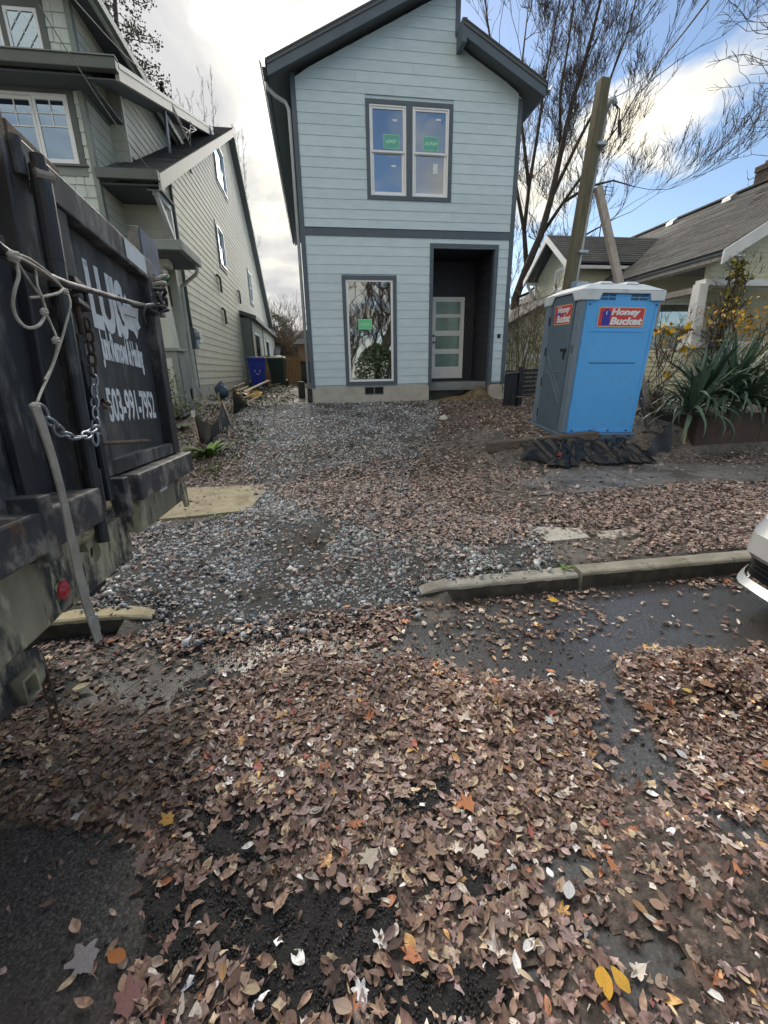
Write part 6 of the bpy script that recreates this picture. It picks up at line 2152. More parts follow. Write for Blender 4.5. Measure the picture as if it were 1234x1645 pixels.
b.hexa([(4.2, CY0 + .05, .9), (6.9, CY0 + .05, .9), (6.9, CY1 - .05, .9), (4.2, CY1 - .05, .9), (5.0, CY0 + .25, 1.42), (6.4, CY0 + .25, 1.42), (6.4, CY1 - .25, 1.42), (5.0, CY1 - .25, 1.42)])
b.build('cabin', MT['carglass'], car, bevel=.05)
MB().box((3.15, CY0 + .06, .19), (6.85, CY1 - .06, .84)).build('underbody', MT['cardark'], car)
for x in (3.75, 6.2):
    for y in (CY0 - .01, CY1 - .2):
        wh = MB().cyl((x, y, .32), (x, y + .21, .32), .32, 26).build('wheel', MT['tyre'], car, bevel=.02)
        MB().cyl((x, y - .005, .32), (x, y + .215, .32), .2, 18).build('rim', MT['galv'], wh)


# ------------------------------------------------------------------ trees and plants
MT['bark'] = mat('grey_brown_bark', (0.105, 0.085, 0.066), 0.9, 0.25, 4, 0.5, 25, dirt=(0.16, 0.14, 0.11), dscale=2, dlo=.5, dhi=.7)
MT['bark_pale'] = mat('pale_twig_bark', (0.17, 0.14, 0.11), 0.9, 0.2, 4)
MT['bark_dark'] = mat('dark_twig_bark', (0.052, 0.042, 0.036), 0.9, 0.2, 4)


def seg_mesh(name, segs, m, parent, sides=4):
    """many tapered segments (p0, p1, r0, r1) as one mesh"""
    A = np.array([s[0] for s in segs], float); B = np.array([s[1] for s in segs], float)
    r0 = np.array([s[2] for s in segs]); r1 = np.array([s[3] for s in segs])
    d = B - A
    d /= np.linalg.norm(d, axis=1, keepdims=True) + 1e-9
    h = np.where(np.abs(d[:, 2:3]) > .9, np.array([[1., 0, 0]]), np.array([[0, 0, 1.]]))
    u = np.cross(d, h); u /= np.linalg.norm(u, axis=1, keepdims=True)
    v = np.cross(d, u)
    n = sides
    V = []
    for P, r in ((A, r0), (B, r1)):
        for k in range(n):
            a = 2 * math.pi * k / n
            V.append(P + (u * math.cos(a) + v * math.sin(a)) * r[:, None])
    V = np.stack(V, 1).reshape(-1, 3)
    T = []
    base = np.arange(len(A)) * 2 * n
    for k in range(n):
        q = (k + 1) % n
        T.append(np.stack([base + k, base + q, base + n + q], 1)); T.append(np.stack([base + k, base + n + q, base + n + k], 1))
    inv = np.array(ROOT[parent.name][0])
    V = V @ inv[:3, :3].T + inv[:3, 3]
    return bulk(name, V, np.concatenate(T), m, parent=parent, smooth=True)


def sprout(p, d, ln, r, depth, segs, rr, upb=.25, kink=.22, fan=.75, nseg=4, kids=(3, 5), minr=.0045, shrink=.62):
    """recursive bare branch"""
    p = np.array(p, float)
    d = np.array(d, float); d /= np.linalg.norm(d)
    for i in range(nseg):
        d = d + np.array([rr.gauss(0, kink), rr.gauss(0, kink), rr.gauss(0, kink) * .7 + upb * .3])
        d /= np.linalg.norm(d)
        q = p + d * ln / nseg
        ra = max(minr, r * (1 - .55 * i / nseg)); rb = max(minr, r * (1 - .55 * (i + 1) / nseg))
        segs.append((p, q, ra, rb))
        if depth > 0 and (i > 0 or depth > 2):
            for _ in range(rr.randint(*kids) if i == nseg - 1 else rr.randint(0, 2)):
                s = np.array([rr.gauss(0, 1), rr.gauss(0, 1), rr.gauss(0, .7)])
                nd = d + s / (np.linalg.norm(s) + 1e-6) * fan + np.array([0, 0, upb])
                sprout(q, nd, ln * shrink * rr.uniform(.7, 1.15), max(minr, rb * .62), depth - 1, segs, rr, upb, kink, fan, nseg, kids, minr, shrink)
        p = q


def limb_tree(name, label, base, limbs, seed, m, twig_len=2.2, twig_r=.022, density=.5, depth=3, group=None, upb=.35, twigm=None, fan=.75, minr=.0045, lean=(0, 0, 0)):
    """limbs: list of [points], radius0, radius1"""
    rr = random.Random(seed)
    t = thing(name, label, 'tree', base, group=group)
    b = MB()
    segs = []
    for pts, r0, r1 in limbs:
        P = [Vector(p) for p in pts]
        n = len(P)
        b.tube(P, [r0 + (r1 - r0) * i / (n - 1) for i in range(n)], 8)
        tot = 0
        for i in range(n - 1):
            a, c = P[i], P[i + 1]
            l = (c - a).length
            k = l * density * (0.35 + i / n * 1.3)
            for _ in range(int(k) + (rr.random() < k % 1)):
                f = rr.random()
                q = a.lerp(c, f)
                d = (c - a).normalized()
                s = Vector((rr.gauss(0, 1), rr.gauss(0, 1), rr.gauss(0, .5))).normalized()
                nd = d * .7 + s * .8 + Vector((0, 0, .3)) + Vector(lean)
                sprout(q, nd, twig_len * rr.uniform(.5, 1.2), twig_r * rr.uniform(.6, 1.1), depth, segs, rr, upb, fan=fan, minr=minr)
        sprout(P[-1], (P[-1] - P[-2]), twig_len * .9, r1 * .9, depth, segs, rr, upb, fan=fan, minr=minr)
    b.build('trunk', m, t, smooth=True)
    seg_mesh('crown', segs, twigm or m, t, 3)
    return t, len(segs)


def pxl(pts, Y, dy=0.0, ):
    n = len(pts)
    return [tuple(ony(x, y, Y + dy * i / max(1, n - 1))) for i, (x, y) in enumerate(pts)]


TY = 17.0
limbs = [(pxl([(822, 640), (823, 560), (828, 480), (846, 430), (868, 380), (885, 320), (900, 250), (918, 170), (945, 80), (965, 0), (985, -90)], TY, -.6), .20, .025),
         (pxl([(832, 470), (866, 425), (905, 398), (950, 372), (990, 350)], TY, -1.2), .075, .014),
         (pxl([(846, 430), (842, 370), (850, 300), (866, 200), (878, 110), (898, 10), (910, -80)], TY, 1.0), .095, .014),
         (pxl([(868, 380), (905, 325), (950, 262), (995, 200), (1035, 130)], TY, -1.5), .07, .012),
         (pxl([(885, 320), (930, 225), (975, 140), (1010, 50), (1030, -40)], TY, .8), .07, .012),
         (pxl([(842, 370), (822, 260), (800, 140), (782, 30), (775, -60)], TY, 2.0), .07, .012),
         (pxl([(850, 300), (838, 200), (840, 90), (850, 0)], TY, 1.5), .07, .015),
         (pxl([(900, 250), (900, 150), (915, 60), (925, -30)], TY, -1.0), .06, .015),
         (pxl([(905, 325), (945, 300), (985, 290), (1020, 300)], TY, -2.0), .06, .012),
         (pxl([(828, 480), (850, 470), (880, 440), (900, 420)], TY, -1), .06, .012)]
t_, ns = limb_tree('bare_tree', 'large bare many-stemmed tree rising behind the right corner of the new house', tuple(ony(822, 620, TY)[:2]) + (1.2,), limbs, 11, MT['bark_dark'], 2.5, .020, .95, 3, upb=.34, twigm=MT['bark_dark'], fan=.55, minr=.0058, lean=(.28, 0, .3))
# poplar-like saplings behind the sage house
for i, (px, py, Y, lab, hh) in enumerate(((300, 205, 40, 'thin bare saplings above the lower roof of the sage house, leftmost of the pair', 70), (400, 400, 44, 'tall sparse bare sapling showing right of the sage house roof edge', 180))):
    rr = random.Random(50 + i)
    base = ony(px, 560, Y); base[2] = 1.6
    t = thing('bare_sapling', lab, 'tree', tuple(base), group='bare saplings behind the sage house')
    segs = []
    b = MB()
    for k in range(6 if i == 0 else 3):
        top = ony(px - 10 + (k - 2) * (16 if i == 0 else 10), py - hh + rr.uniform(-20, 30), Y)
        b0 = np.array([base[0] + (top[0] - base[0]) * .6, Y, base[2]])
        pts = [b0 + (top - b0) * s + np.array([.12 * math.sin(4 * s + k), 0, 0]) for s in np.linspace(0, 1, 7)]
        b.tube(pts, [.09 - .08 * s for s in np.linspace(0, 1, 7)], 6)
        for s in np.linspace(.45, 1, 22):
            q = b0 + (top - b0) * s
            sprout(q, (rr.gauss(0, .5), rr.gauss(0, .4), 1.2), 1.8 * (1.25 - s), .016, 1, segs, rr, .5, kink=.12, minr=.008, kids=(1, 3))
    b.build('trunk', MT['bark_pale'], t, smooth=True)
    seg_mesh('crown', segs, MT['bark_pale'], t, 3)
# twigs of a street tree reaching in from the right
rr = random.Random(77)
t = thing('street_tree', 'bare street tree whose twigs reach in at the upper right edge', 'tree', (14.2, 9.0, 1.0))
segs = []
MB().tube([(14.2, 9, 0.8), (14.1, 9, 3), (14.2, 9, 6), (14.0, 9, 9)], [.2, .17, .12, .05], 8).build('trunk', MT['bark_dark'], t, smooth=True)
for (px, py) in ((1195, 45), (1215, 60), (1200, 90), (1222, 30), (1205, 130), (1222, 150), (1200, 200), (1215, 255), (1225, 280)):
    tip = ony(px, py, 9.0 + rr.uniform(-.3, .3))
    a = np.array([14.1, 9.0, tip[2] - rr.uniform(.2, .9)])
    prev = a
    for k in range(1, 9):
        s = k / 8
        q = a + (tip - a) * s + np.array([0, rr.gauss(0, .06), .12 * math.sin(3 * s) + rr.gauss(0, .04)])
        segs.append((prev, q, .03 * (1.15 - s) + .004, .03 * (1.15 - s - .12) + .004))
        if s > .55:
            for _ in range(2): sprout(q, (-.6, rr.gauss(0, .5), rr.gauss(.1, .5)), .45, .006, 1, segs, rr, .1, kink=.2, minr=.004, nseg=3)
        prev = q
seg_mesh('crown', segs, MT['bark_dark'], t, 3)


def leaf_cards(n, fn, size, seed, cols, shape='ovate', tilt=1.0):
    """loose foliage: n small pointed leaves, fn(rng) -> position"""
    g = np.random.default_rng(seed)
    base = np.array([(0, 0, 0), (.30, .28, .05), (.26, .62, .04), (0, 1, -.05), (-.26, .62, .04), (-.30, .28, .05), (0, .5, -.04)])
    tri = np.array([(0, 1, 6), (1, 2, 6), (2, 3, 6), (3, 4, 6), (4, 5, 6), (5, 0, 6)])
    P = np.array([fn(g) for _ in range(n)])
    q = g.normal(size=(n, 4)); q[:, 1:3] *= tilt; q /= np.linalg.norm(q, axis=1, keepdims=True)
    w, x, y, z = q.T
    Rm = np.stack([1 - 2 * (y * y + z * z), 2 * (x * y - z * w), 2 * (x * z + y * w), 2 * (x * y + z * w), 1 - 2 * (x * x + z * z), 2 * (y * z - x * w), 2 * (x * z - y * w), 2 * (y * z + x * w), 1 - 2 * (x * x + y * y)], 1).reshape(n, 3, 3)
    s = size * g.uniform(.6, 1.25, n)
    V = np.einsum('nij,kj->nki', Rm, base) * s[:, None, None] + P[:, None, :]
    T = (np.arange(n) * 7)[:, None, None] + tri[None]
    C = np.array(cols)[g.integers(0, len(cols), n)] * g.uniform(.75, 1.25, (n, 1))
    return V.reshape(-1, 3), T.reshape(-1, 3), np.repeat(C, 7, 0), np.tile(base[:, :2], (n, 1))


def leaf_material(name, rough=.5, trans=.25, spec=.4, wet=0.0):
    """colour from the leaf itself, with midrib, side veins and mottling in the leaf's own coordinates"""
    m = bpy.data.materials.new(name)
    m.use_nodes = True
    t = m.node_tree
    p = t.nodes['Principled BSDF']
    nn, ll = t.nodes.new, t.links.new
    a = nn('ShaderNodeAttribute'); a.attribute_name = 'Col'
    oi = nn('ShaderNodeObjectInfo')
    mx = nn('ShaderNodeMix'); mx.data_type = 'RGBA'; mx.blend_type = 'MULTIPLY'; mx.inputs[0].default_value = 1
    ll(a.outputs['Color'], mx.inputs[6]); ll(oi.outputs['Color'], mx.inputs[7])
    u = nn('ShaderNodeAttribute'); u.attribute_name = 'luv'
    sp = nn('ShaderNodeSeparateXYZ'); ll(u.outputs['Vector'], sp.inputs[0])

    def mth(op, x, y=None):
        k = nn('ShaderNodeMath'); k.operation = op
        for i, v in enumerate((x, y)):
            if v is None: continue
            if isinstance(v, (int, float)): k.inputs[i].default_value = v
            else: ll(v, k.inputs[i])
        return k.outputs[0]
    ax = mth('ABSOLUTE', sp.outputs[0])
    rib = mth('LESS_THAN', ax, .025)
    side = mth('LESS_THAN', mth('FRACT', mth('SUBTRACT', mth('MULTIPLY', sp.outputs[1], 7.0), mth('MULTIPLY', ax, 6.0))), .10)
    vein = mth('MAXIMUM', mth('MULTIPLY', rib, .8), mth('MULTIPLY', side, .30))
    tcn = nn('ShaderNodeTexCoord')
    n1 = nn('ShaderNodeTexNoise'); n1.inputs['Scale'].default_value = 55; n1.inputs['Detail'].default_value = 4
    ll(tcn.outputs['Object'], n1.inputs['Vector'])
    mr = nn('ShaderNodeMapRange'); mr.inputs[1].default_value = .3; mr.inputs[2].default_value = .7; mr.inputs[3].default_value = .50; mr.inputs[4].default_value = 1.42
    ll(n1.outputs['Fac'], mr.inputs[0])
    cb = nn('ShaderNodeCombineColor')
    for i in range(3): ll(mr.outputs[0], cb.inputs[i])
    m2 = nn('ShaderNodeMix'); m2.data_type = 'RGBA'; m2.blend_type = 'MULTIPLY'; m2.inputs[0].default_value = 1
    ll(mx.outputs[2], m2.inputs[6]); ll(cb.outputs[0], m2.inputs[7])
    m3 = nn('ShaderNodeMix'); m3.data_type = 'RGBA'; m3.blend_type = 'MIX'
    ll(mth('MULTIPLY', vein, .45), m3.inputs[0]); ll(m2.outputs[2], m3.inputs[6])
    vs_ = nn('ShaderNodeMix'); vs_.data_type = 'RGBA'; vs_.blend_type = 'MIX'; vs_.inputs[0].default_value = .5
    ll(m2.outputs[2], vs_.inputs[6]); vs_.inputs[7].default_value = (.22, .16, .09, 1)
    ll(vs_.outputs[2], m3.inputs[7])
    ll(m3.outputs[2], p.inputs['Base Color'])
    p.inputs['Roughness'].default_value = rough
    p.inputs['Specular IOR Level'].default_value = spec
    bm = nn('ShaderNodeBump'); bm.inputs['Strength'].default_value = .5; bm.inputs['Distance'].default_value = .004
    ll(mth('ADD', mth('MULTIPLY', vein, -.6), n1.outputs['Fac']), bm.inputs['Height'])
    ll(bm.outputs[0], p.inputs['Normal'])
    return m


MT['foliage'] = leaf_material('living_leaf', .5)
MT['litter'] = leaf_material('fallen_leaf', .58, spec=.35)


def foliage(parent, V, T, C, U, name='foliage', m=None):
    inv = np.array(ROOT[parent.name][0])
    V = V @ inv[:3, :3].T + inv[:3, 3]
    return bulk(name, V, T, m or MT['foliage'], col=C, luv=U, parent=parent)


# conifer top behind the sage house
rr = random.Random(5)
cb_ = ony(215, 560, 30); cb_[2] = 1.6
con = thing('conifer', 'dark evergreen showing above the roof edge of the sage house', 'tree', tuple(cb_))
topc = ony(175, -150, 30)
MB().tube([tuple(cb_), tuple(topc)], [.35, .05], 8).build('trunk', MT['bark_dark'], con, smooth=True)
segs = []
tips = []
for k in range(95):
    s = rr.uniform(.45, .98)
    p = cb_ + (topc - cb_) * s
    az = rr.uniform(0, 6.28)
    ln = 4.2 * (1.05 - s) + .8
    prev = p
    for j in range(1, 8):
        q = p + np.array([math.cos(az), math.sin(az), .05]) * ln * j / 7 + np.array([rr.gauss(0, .05), rr.gauss(0, .05), -.28 * (j / 7) ** 2 * ln + .25 * (j / 7) ** 4 * ln])
        segs.append((prev, q, .03, .02)); prev = q
        if j > 1:
            for _ in range(5): tips.append(q + np.array([rr.gauss(0, .16), rr.gauss(0, .16), rr.gauss(-.05, .14)]))
seg_mesh('crown', segs, MT['bark_dark'], con, 3)
tips = np.array(tips)
foliage(con, *leaf_cards(len(tips) * 3, lambda g: tips[g.integers(len(tips))] + g.normal(0, .10, 3), .14, 4, [(.075, .085, .06), (.09, .095, .07), (.06, .07, .05)]))
# rounded tree and copper shrub in the gap between the houses
for (px, py, Y, r_, lab, cols, nm) in ((446, 528, 34, 1.35, 'rounded grey-green tree in the gap beyond the sage house', [(.10, .10, .075), (.14, .13, .09), (.07, .07, .05)], 'garden_tree'),
                                       (456, 556, 30, .85, 'copper-leaved shrub over the board fence', [(.34, .19, .08), (.28, .20, .12), (.20, .14, .09)], 'copper_shrub'),
                                       (474, 566, 31, 1.0, 'tangle of bare pale shrub right behind the board fence', [(.26, .21, .16), (.20, .16, .12)], 'bare_shrub')):
    c = ony(px, py, Y)
    t = thing(nm, lab, 'tree' if 'tree' in nm else 'shrub', (c[0], Y, 1.5))
    rr = random.Random(px)
    segs = []
    for k in range(16): sprout((c[0] + rr.gauss(0, .15), Y, 1.5), (rr.gauss(0, .35), rr.gauss(0, .35), 1), (c[2] - 1.5) * .9, .05, 2, segs, rr, .3, minr=.008)
    seg_mesh('trunk', segs, MT['bark'], t, 3)
    def fn(g, c=c, r_=r_):
        v = g.normal(size=3); v /= np.linalg.norm(v)
        return c + v * r_ * np.array([1, 1, .85]) * (g.uniform(.35, 1) ** .5) * (1 + .25 * math.sin(5 * v[0] + 4 * v[2]))
    foliage(t, *leaf_cards(2600 if 'bare' not in nm else 900, fn, .12, px, cols), name='crown')

# bare stems right of the new house
rr = random.Random(23)
t = thing('bare_shrub', 'thicket of bare olive stems right of the new house', 'shrub', (5.75, 11.6, 1.0))
segs = []
for k in range(46):
    x = rr.uniform(5.0, 6.7); y = rr.uniform(11.1, 12.6)
    p = np.array([x, y, float(terrain(x, y)) - .05]); d = np.array([rr.gauss(0, .16), rr.gauss(0, .12), 1])
    hgt = rr.uniform(1.5, 2.5)
    for j in range(6):
        q = p + d / np.linalg.norm(d) * hgt / 6
        segs.append((p, q, .016 - .0018 * j, .016 - .0018 * (j + 1))); p = q
        d = d + np.array([rr.gauss(0, .10), rr.gauss(0, .1), 0])
        if j > 1: sprout(q, d + np.array([rr.gauss(0, .5), rr.gauss(0, .5), .4]), .5, .006, 1, segs, rr, .3, minr=.004, nseg=3)
seg_mesh('stems', segs, mat('olive_stems', (.16, .135, .085), .85, .25, 5), t, 4)
g0 = lambda g: np.array([g.uniform(4.9, 7.0), g.uniform(11.0, 12.6), 0]) + np.array([0, 0, g.uniform(1.4, 3.0)])
foliage(t, *leaf_cards(420, g0, .06, 9, [(.10, .10, .04), (.14, .11, .05), (.30, .24, .06)]))

# rusty planter and the spiky plant
pl_ = thing('steel_planter', 'long rusty brown steel planter at the back of the sidewalk', 'planter', (7.9, 6.75, .25))
MT['corten'] = mat('rusty_planter_steel', (0.080, 0.052, 0.042), 0.75, 0.3, 5, 0.3, 40, dirt=(0.045, 0.036, 0.033), dscale=2.5, dlo=.45, dhi=.65, dirt2=((.13, .075, .05), 6, .6, .75), stretch=(1, 1, .5))
x0 = 6.28
for k in range(4):
    MB().box((x0 + 1.26 * k, 6.32, .18), (x0 + 1.26 * k + 1.25, 6.335, .90)).build('panel', MT['corten'], pl_)
    MB().box((x0 + 1.26 * k, 6.305, .885), (x0 + 1.26 * k + 1.25, 6.40, .905)).build('lip', MT['corten'], pl_)
MB().box((x0 - .012, 6.335, .18), (x0 + .003, 7.6, .90)).build('end_panel', MT['corten'], pl_)
MB().grid(lambda u, v: (x0 + 5 * u, 6.34 + 1.6 * v, .84 + .03 * float(vnoise(u * 20, v * 9, 1, 3))), 30, 8).build('soil', MT['soil'], pl_)
yu = thing('yucca', 'big spiky green plant spilling over the rusty planter', 'plant', (6.75, 6.75, .86))
MT['yucca'] = mat('yucca_leaf', (0.072, 0.125, 0.088), 0.42, 0.22, 3, 0.1, 40, obj_var=.35, spec=.5, dirt=(.11, .135, .06), dscale=1.5, dlo=.58, dhi=.78)
protos = []
for k in range(9):
    droop = (.04, .12, .25, .45, .75, 1.1, 1.5, 2.0, 2.5)[k]
    b = MB()
    n = 9
    vs = []
    p = Vector((0, 0, 0)); a = R(82)
    for j in range(n + 1):
        t = j / n
        wd = .031 * (.55 + 1.2 * t if t < .35 else 1) * (1 - max(0, (t - .45) / .55) ** 1.4) + .001
        up_ = Vector((-math.sin(a), 0, math.cos(a)))
        vs += [p + Vector((0, -wd, 0)) + up_ * wd * .35, p + Vector((0, 0, 0)), p + Vector((0, wd, 0)) + up_ * wd * .35]
        p = p + Vector((math.cos(a), 0, math.sin(a))) * (.98 / n)
        a -= droop / n * (.4 + 1.6 * t)
    fs = []
    for j in range(n):
        fs += [(j * 3, j * 3 + 1, j * 3 + 4, j * 3 + 3), (j * 3 + 1, j * 3 + 2, j * 3 + 5, j * 3 + 4)]
    b.add(vs, fs)
    o = b.build('leaf', MT['yucca'], yu, world=False, smooth=True)
    protos.append(o)
heads = [((6.50, 6.56, 1.08), 78), ((7.0, 6.52, 1.15), 86), ((7.42, 6.56, 1.02), 52), ((6.18, 6.42, .90), 60), ((7.8, 6.6, .95), 32)]
first = [True] * 9
rr = random.Random(31)
for (hp_, n) in heads:
    for i in range(n):
        f = i / n
        kind = min(8, int(f ** .58 * 9 + rr.uniform(-.8, .9))) if f > .05 else 0
        kind = max(0, kind)
        o = protos[kind]
        if first[kind]: first[kind] = False
        else:
            o = o.copy(); COL.objects.link(o); o.parent = yu
        out_ = R(4 + 96 * f + rr.uniform(-8, 8))
        az = i * 2.39996 + rr.uniform(-.3, .3)
        s = rr.uniform(.8, 1.15) * (1.05 if f < .5 else .95)
        o.matrix_local = (Matrix.Translation(Vector(hp_) - Vector((6.75, 6.75, .86)) + Vector((0, 0, .10 * (1 - f)))) @ Matrix.Rotation(az, 4, 'Z') @ Matrix.Rotation(out_ * .72, 4, 'Y') @ Matrix.Rotation(rr.uniform(-.5, .5), 4, 'X') @ Matrix.Scale(s, 4))
# autumn leaves on vines and shrubs by the porch
YEL = [(.62, .33, .02), (.55, .36, .04), (.60, .24, .02), (.40, .30, .06)]


def twiggy(name, label, base, pts, n, seed, cols, size, spread_, m=None, ns=14, sticks=True):
    t = thing(name, label, 'shrub', base)
    rr = random.Random(seed)
    segs = []
    P = np.array(pts)
    for k in range(ns):
        tip = P[rr.randrange(len(P))] + np.array([rr.gauss(0, spread_), rr.gauss(0, spread_), rr.gauss(0, spread_)])
        a = np.array(base) + np.array([rr.gauss(0, .15), rr.gauss(0, .12), 0])
        prev = a
        for j in range(1, 7):
            q = a + (tip - a) * j / 6 + np.array([rr.gauss(0, .04), rr.gauss(0, .04), rr.gauss(0, .03)])
            segs.append((prev, q, .009, .007)); prev = q
            if j > 2: sprout(q, (rr.gauss(0, 1), rr.gauss(0, 1), .6), .3, .004, 1, segs, rr, .2, minr=.003, nseg=3)
    seg_mesh('stems', segs, m or MT['bark_dark'], t, 3)
    foliage(t, *leaf_cards(n, lambda g: P[g.integers(len(P))] + g.normal(0, spread_, 3), size, seed, cols, tilt=.9))
    return t


def pcl(L_, Y): return [tuple(ony(x, y, Y)) for x, y in L_]


twiggy('autumn_shrub', 'shrub with a few big yellow leaves between toilet and white porch post', (6.6, 7.9, .95), pcl([(1066, 528), (1075, 545), (1062, 520), (1085, 530), (1100, 530), (1072, 600), (1110, 560)], 7.9), 26, 61, [(.72, .45, .02), (.66, .40, .03)], .17, .06)
twiggy('climbing_vine', 'green-yellow vine climbing the white porch post of the bungalow', (8.8, 9.0, 1.0), pcl([(1190, 430), (1185, 455), (1178, 480), (1172, 500), (1165, 520), (1158, 545), (1195, 450), (1170, 470), (1162, 555), (1180, 425), (1188, 440)], 8.95), 330, 62, [(.30, .27, .04), (.22, .25, .05), (.45, .33, .04), (.12, .13, .04)], .10, .07, ns=22)
twiggy('autumn_shrub', 'orange-leaved shrub right of the spiky plant at the picture edge', (9.0, 8.3, .95), pcl([(1205, 500), (1220, 510), (1228, 530), (1190, 500), (1215, 540), (1230, 560), (1200, 560), (1225, 590), (1232, 620), (1180, 520), (1150, 505), (1165, 500), (1220, 640)], 8.3), 300, 63, YEL, .10, .14, ns=24)
twiggy('ground_cover', 'low weeds with yellow leaves in the gap behind the toilet', (5.9, 7.6, .75), pcl([(1048, 670), (1055, 650), (1060, 690), (1045, 690), (1065, 640)], 7.4), 170, 64, [(.10, .13, .03), (.50, .30, .03), (.42, .20, .04), (.07, .09, .03)], .06, .10, ns=10)
# weeds on the left and the pot plants near the porch pier
def rosette(label, px, py, n, ln, seed, col, cat='weed', upk=.7, Y=None):
    c = ong(px, py)
    t = thing('weed', label, cat, tuple(c), group=None)
    g = random.Random(seed)
    for k in range(n):
        az = g.uniform(0, 6.28); l = ln * g.uniform(.6, 1.1); el = g.uniform(.25, 1.1) * upk
        b = MB(); vs = []
        for j in range(6):
            s = j / 5
            w_ = l * .10 * math.sin(math.pi * min(.97, .12 + .85 * s))
            p = Vector((math.cos(az), math.sin(az), 0)) * l * s * math.cos(el * (1 - .6 * s)) + Vector((0, 0, l * s * math.sin(el) * (1 - .45 * s)))
            q = Vector((-math.sin(az), math.cos(az), 0)) * w_
            vs += [p - q + Vector((0, 0, .2 * w_)), p, p + q + Vector((0, 0, .2 * w_))]
        fs = []
        for j in range(5): fs += [(3 * j, 3 * j + 1, 3 * j + 4, 3 * j + 3), (3 * j + 1, 3 * j + 2, 3 * j + 5, 3 * j + 4)]
        b.add([Vector(c) + v for v in vs], fs)
        b.build('leaf', col, t, smooth=True)
    return t


MT['weedgreen'] = mat('fresh_weed_green', (0.11, 0.20, 0.035), 0.55, 0.25, 8, obj_var=.25)
MT['dullgreen'] = mat('dull_weed_green', (0.075, 0.105, 0.045), 0.6, 0.3, 8, obj_var=.3)
rosette('bright green broad-leaved weed left of the gravel, below the silt fence', 335, 733, 52, .42, 1, MT['weedgreen'], upk=1.0)
rosette('small green weed between tan slab and the larger weed', 333, 757, 9, .16, 2, MT['weedgreen'])
rosette('low grey-green plant beside the truck rail', 293, 690, 16, .3, 3, MT['dullgreen'])
rosette('tuft of weeds growing from the joint of the mossy kerb', 905, 913, 12, .10, 4, MT['weedgreen'])
rosette('grass tuft on the edge of the tan slab', 346, 832, 12, .10, 5, MT['weedgreen'])
c = ong(297, 655)
t = thing('leafy_shrub', 'small leafy shrub in front of the pale porch pier', 'shrub', tuple(c))
tipb = [np.array(ony(x, y, 9.2)) for x, y in ((272, 600), (278, 615), (270, 630), (282, 640), (290, 652), (300, 656), (315, 650), (286, 660), (270, 655))]
foliage(t, *leaf_cards(380, lambda g: tipb[g.integers(len(tipb))] + g.normal(0, .10, 3), .055, 71, [(.14, .18, .05), (.10, .14, .04), (.20, .22, .08)]))
segs = []
for q in tipb:
    segs.append((np.array([c[0] + .2, 9.2, c[2] - .1]), q, .008, .004))
seg_mesh('stems', segs, MT['bark_dark'], t, 3)

# across the street, behind the viewer: what the windows mirror
for i, (x, y, h_) in enumerate(((-1.2, -8.6, 8.5), (2.2, -9.5, 9.0), (4.6, -11, 9.5), (9, -13, 10))):
    rr = random.Random(300 + i)
    limbs = []
    for k in range(5):
        az = rr.uniform(0, 6.28)
        pts = [(x, y, 0), (x, y, 1.5)] + [(x + math.cos(az) * s * 2.3 + rr.gauss(0, .2), y + math.sin(az) * s * 2.3, 1.5 + s * (h_ - 2.8)) for s in (.3, .6, 1)]
        limbs.append((pts, .26 if k == 0 else .13, .03))
    limb_tree('bare_tree', ['bare tree across the street, mirrored at the left of the tall window', 'tallest bare tree across the street, mirrored in the tall window', 'bare tree across the street beside the dark conifer, mirrored only', 'bare tree across the street at the far right, seen only in reflections'][i],
              (x, y, 0), limbs, 400 + i, MT['bark_dark'], 2.2, .05, 1.5, 2, group='bare trees across the street', minr=.014)
t = thing('evergreen_shrub', 'dark green rounded shrub across the street, mirrored in the tall window', 'shrub', (4.2, -9.5, 0))
MB().tube([(4.2, -9.5, 0), (4.2, -9.5, 3)], [.1, .03], 6).build('trunk', MT['bark_dark'], t)
def fnc(g):
    s = g.uniform(0, 1) ** .7
    a = g.uniform(0, 6.28); r_ = 1.7 * math.sqrt(max(0, 1 - s ** 2)) * g.uniform(.7, 1) * (1 + .2 * math.sin(3 * a + 6 * s)) + .05
    return np.array([4.4 + r_ * math.cos(a), -9.5 + r_ * math.sin(a), .15 + 3.3 * s])
foliage(t, *leaf_cards(4200, fnc, .16, 81, [(.03, .05, .025), (.045, .065, .03)]), name='crown')
far_z = terrain
oh = thing('opposite_house', 'pale house across the street, seen only in window reflections', 'house', (-8, -22, 0))
MB().slab([(-13, -20, 0), (-4, -20, 0), (-4, -20, 3.4), (-8.5, -20, 5.6), (-13, -20, 3.4)], (0, -9, 0)).build('wall', MT['sage_light'], oh, recalc=True)
roof_plane(oh, (-13.5, 3.2), (-8.5, 5.75), -29.3, -19.6, .1, MT['shingle']); roof_plane(oh, (-8.5, 5.75), (-3.5, 3.2), -29.3, -19.6, .1, MT['shingle'])
for x in (-12, -9.2, -6.4):
    wdw = frame_rect(MB(), lambda a, z, d: (a, -20 + d, z), x, x + 1.4, 1.1, 2.6, .1, 0, .04).build('window', MT['old_white'], oh, recalc=True)
    MB().quad((x + .1, -19.99, 1.2), (x + 1.3, -19.99, 1.2), (x + 1.3, -19.99, 2.5), (x + .1, -19.99, 2.5)).build('pane', MT['sky_tint_glass'], wdw)
lawn = MB()
lawn.grid(lambda u, v: (-40 + 80 * u, -7.4 - 40 * v, .02), 4, 4)
o = lawn.build('verge', mat('verge_grass', (.055, .075, .03), .9, .3, 4)); put(o, kind='structure')


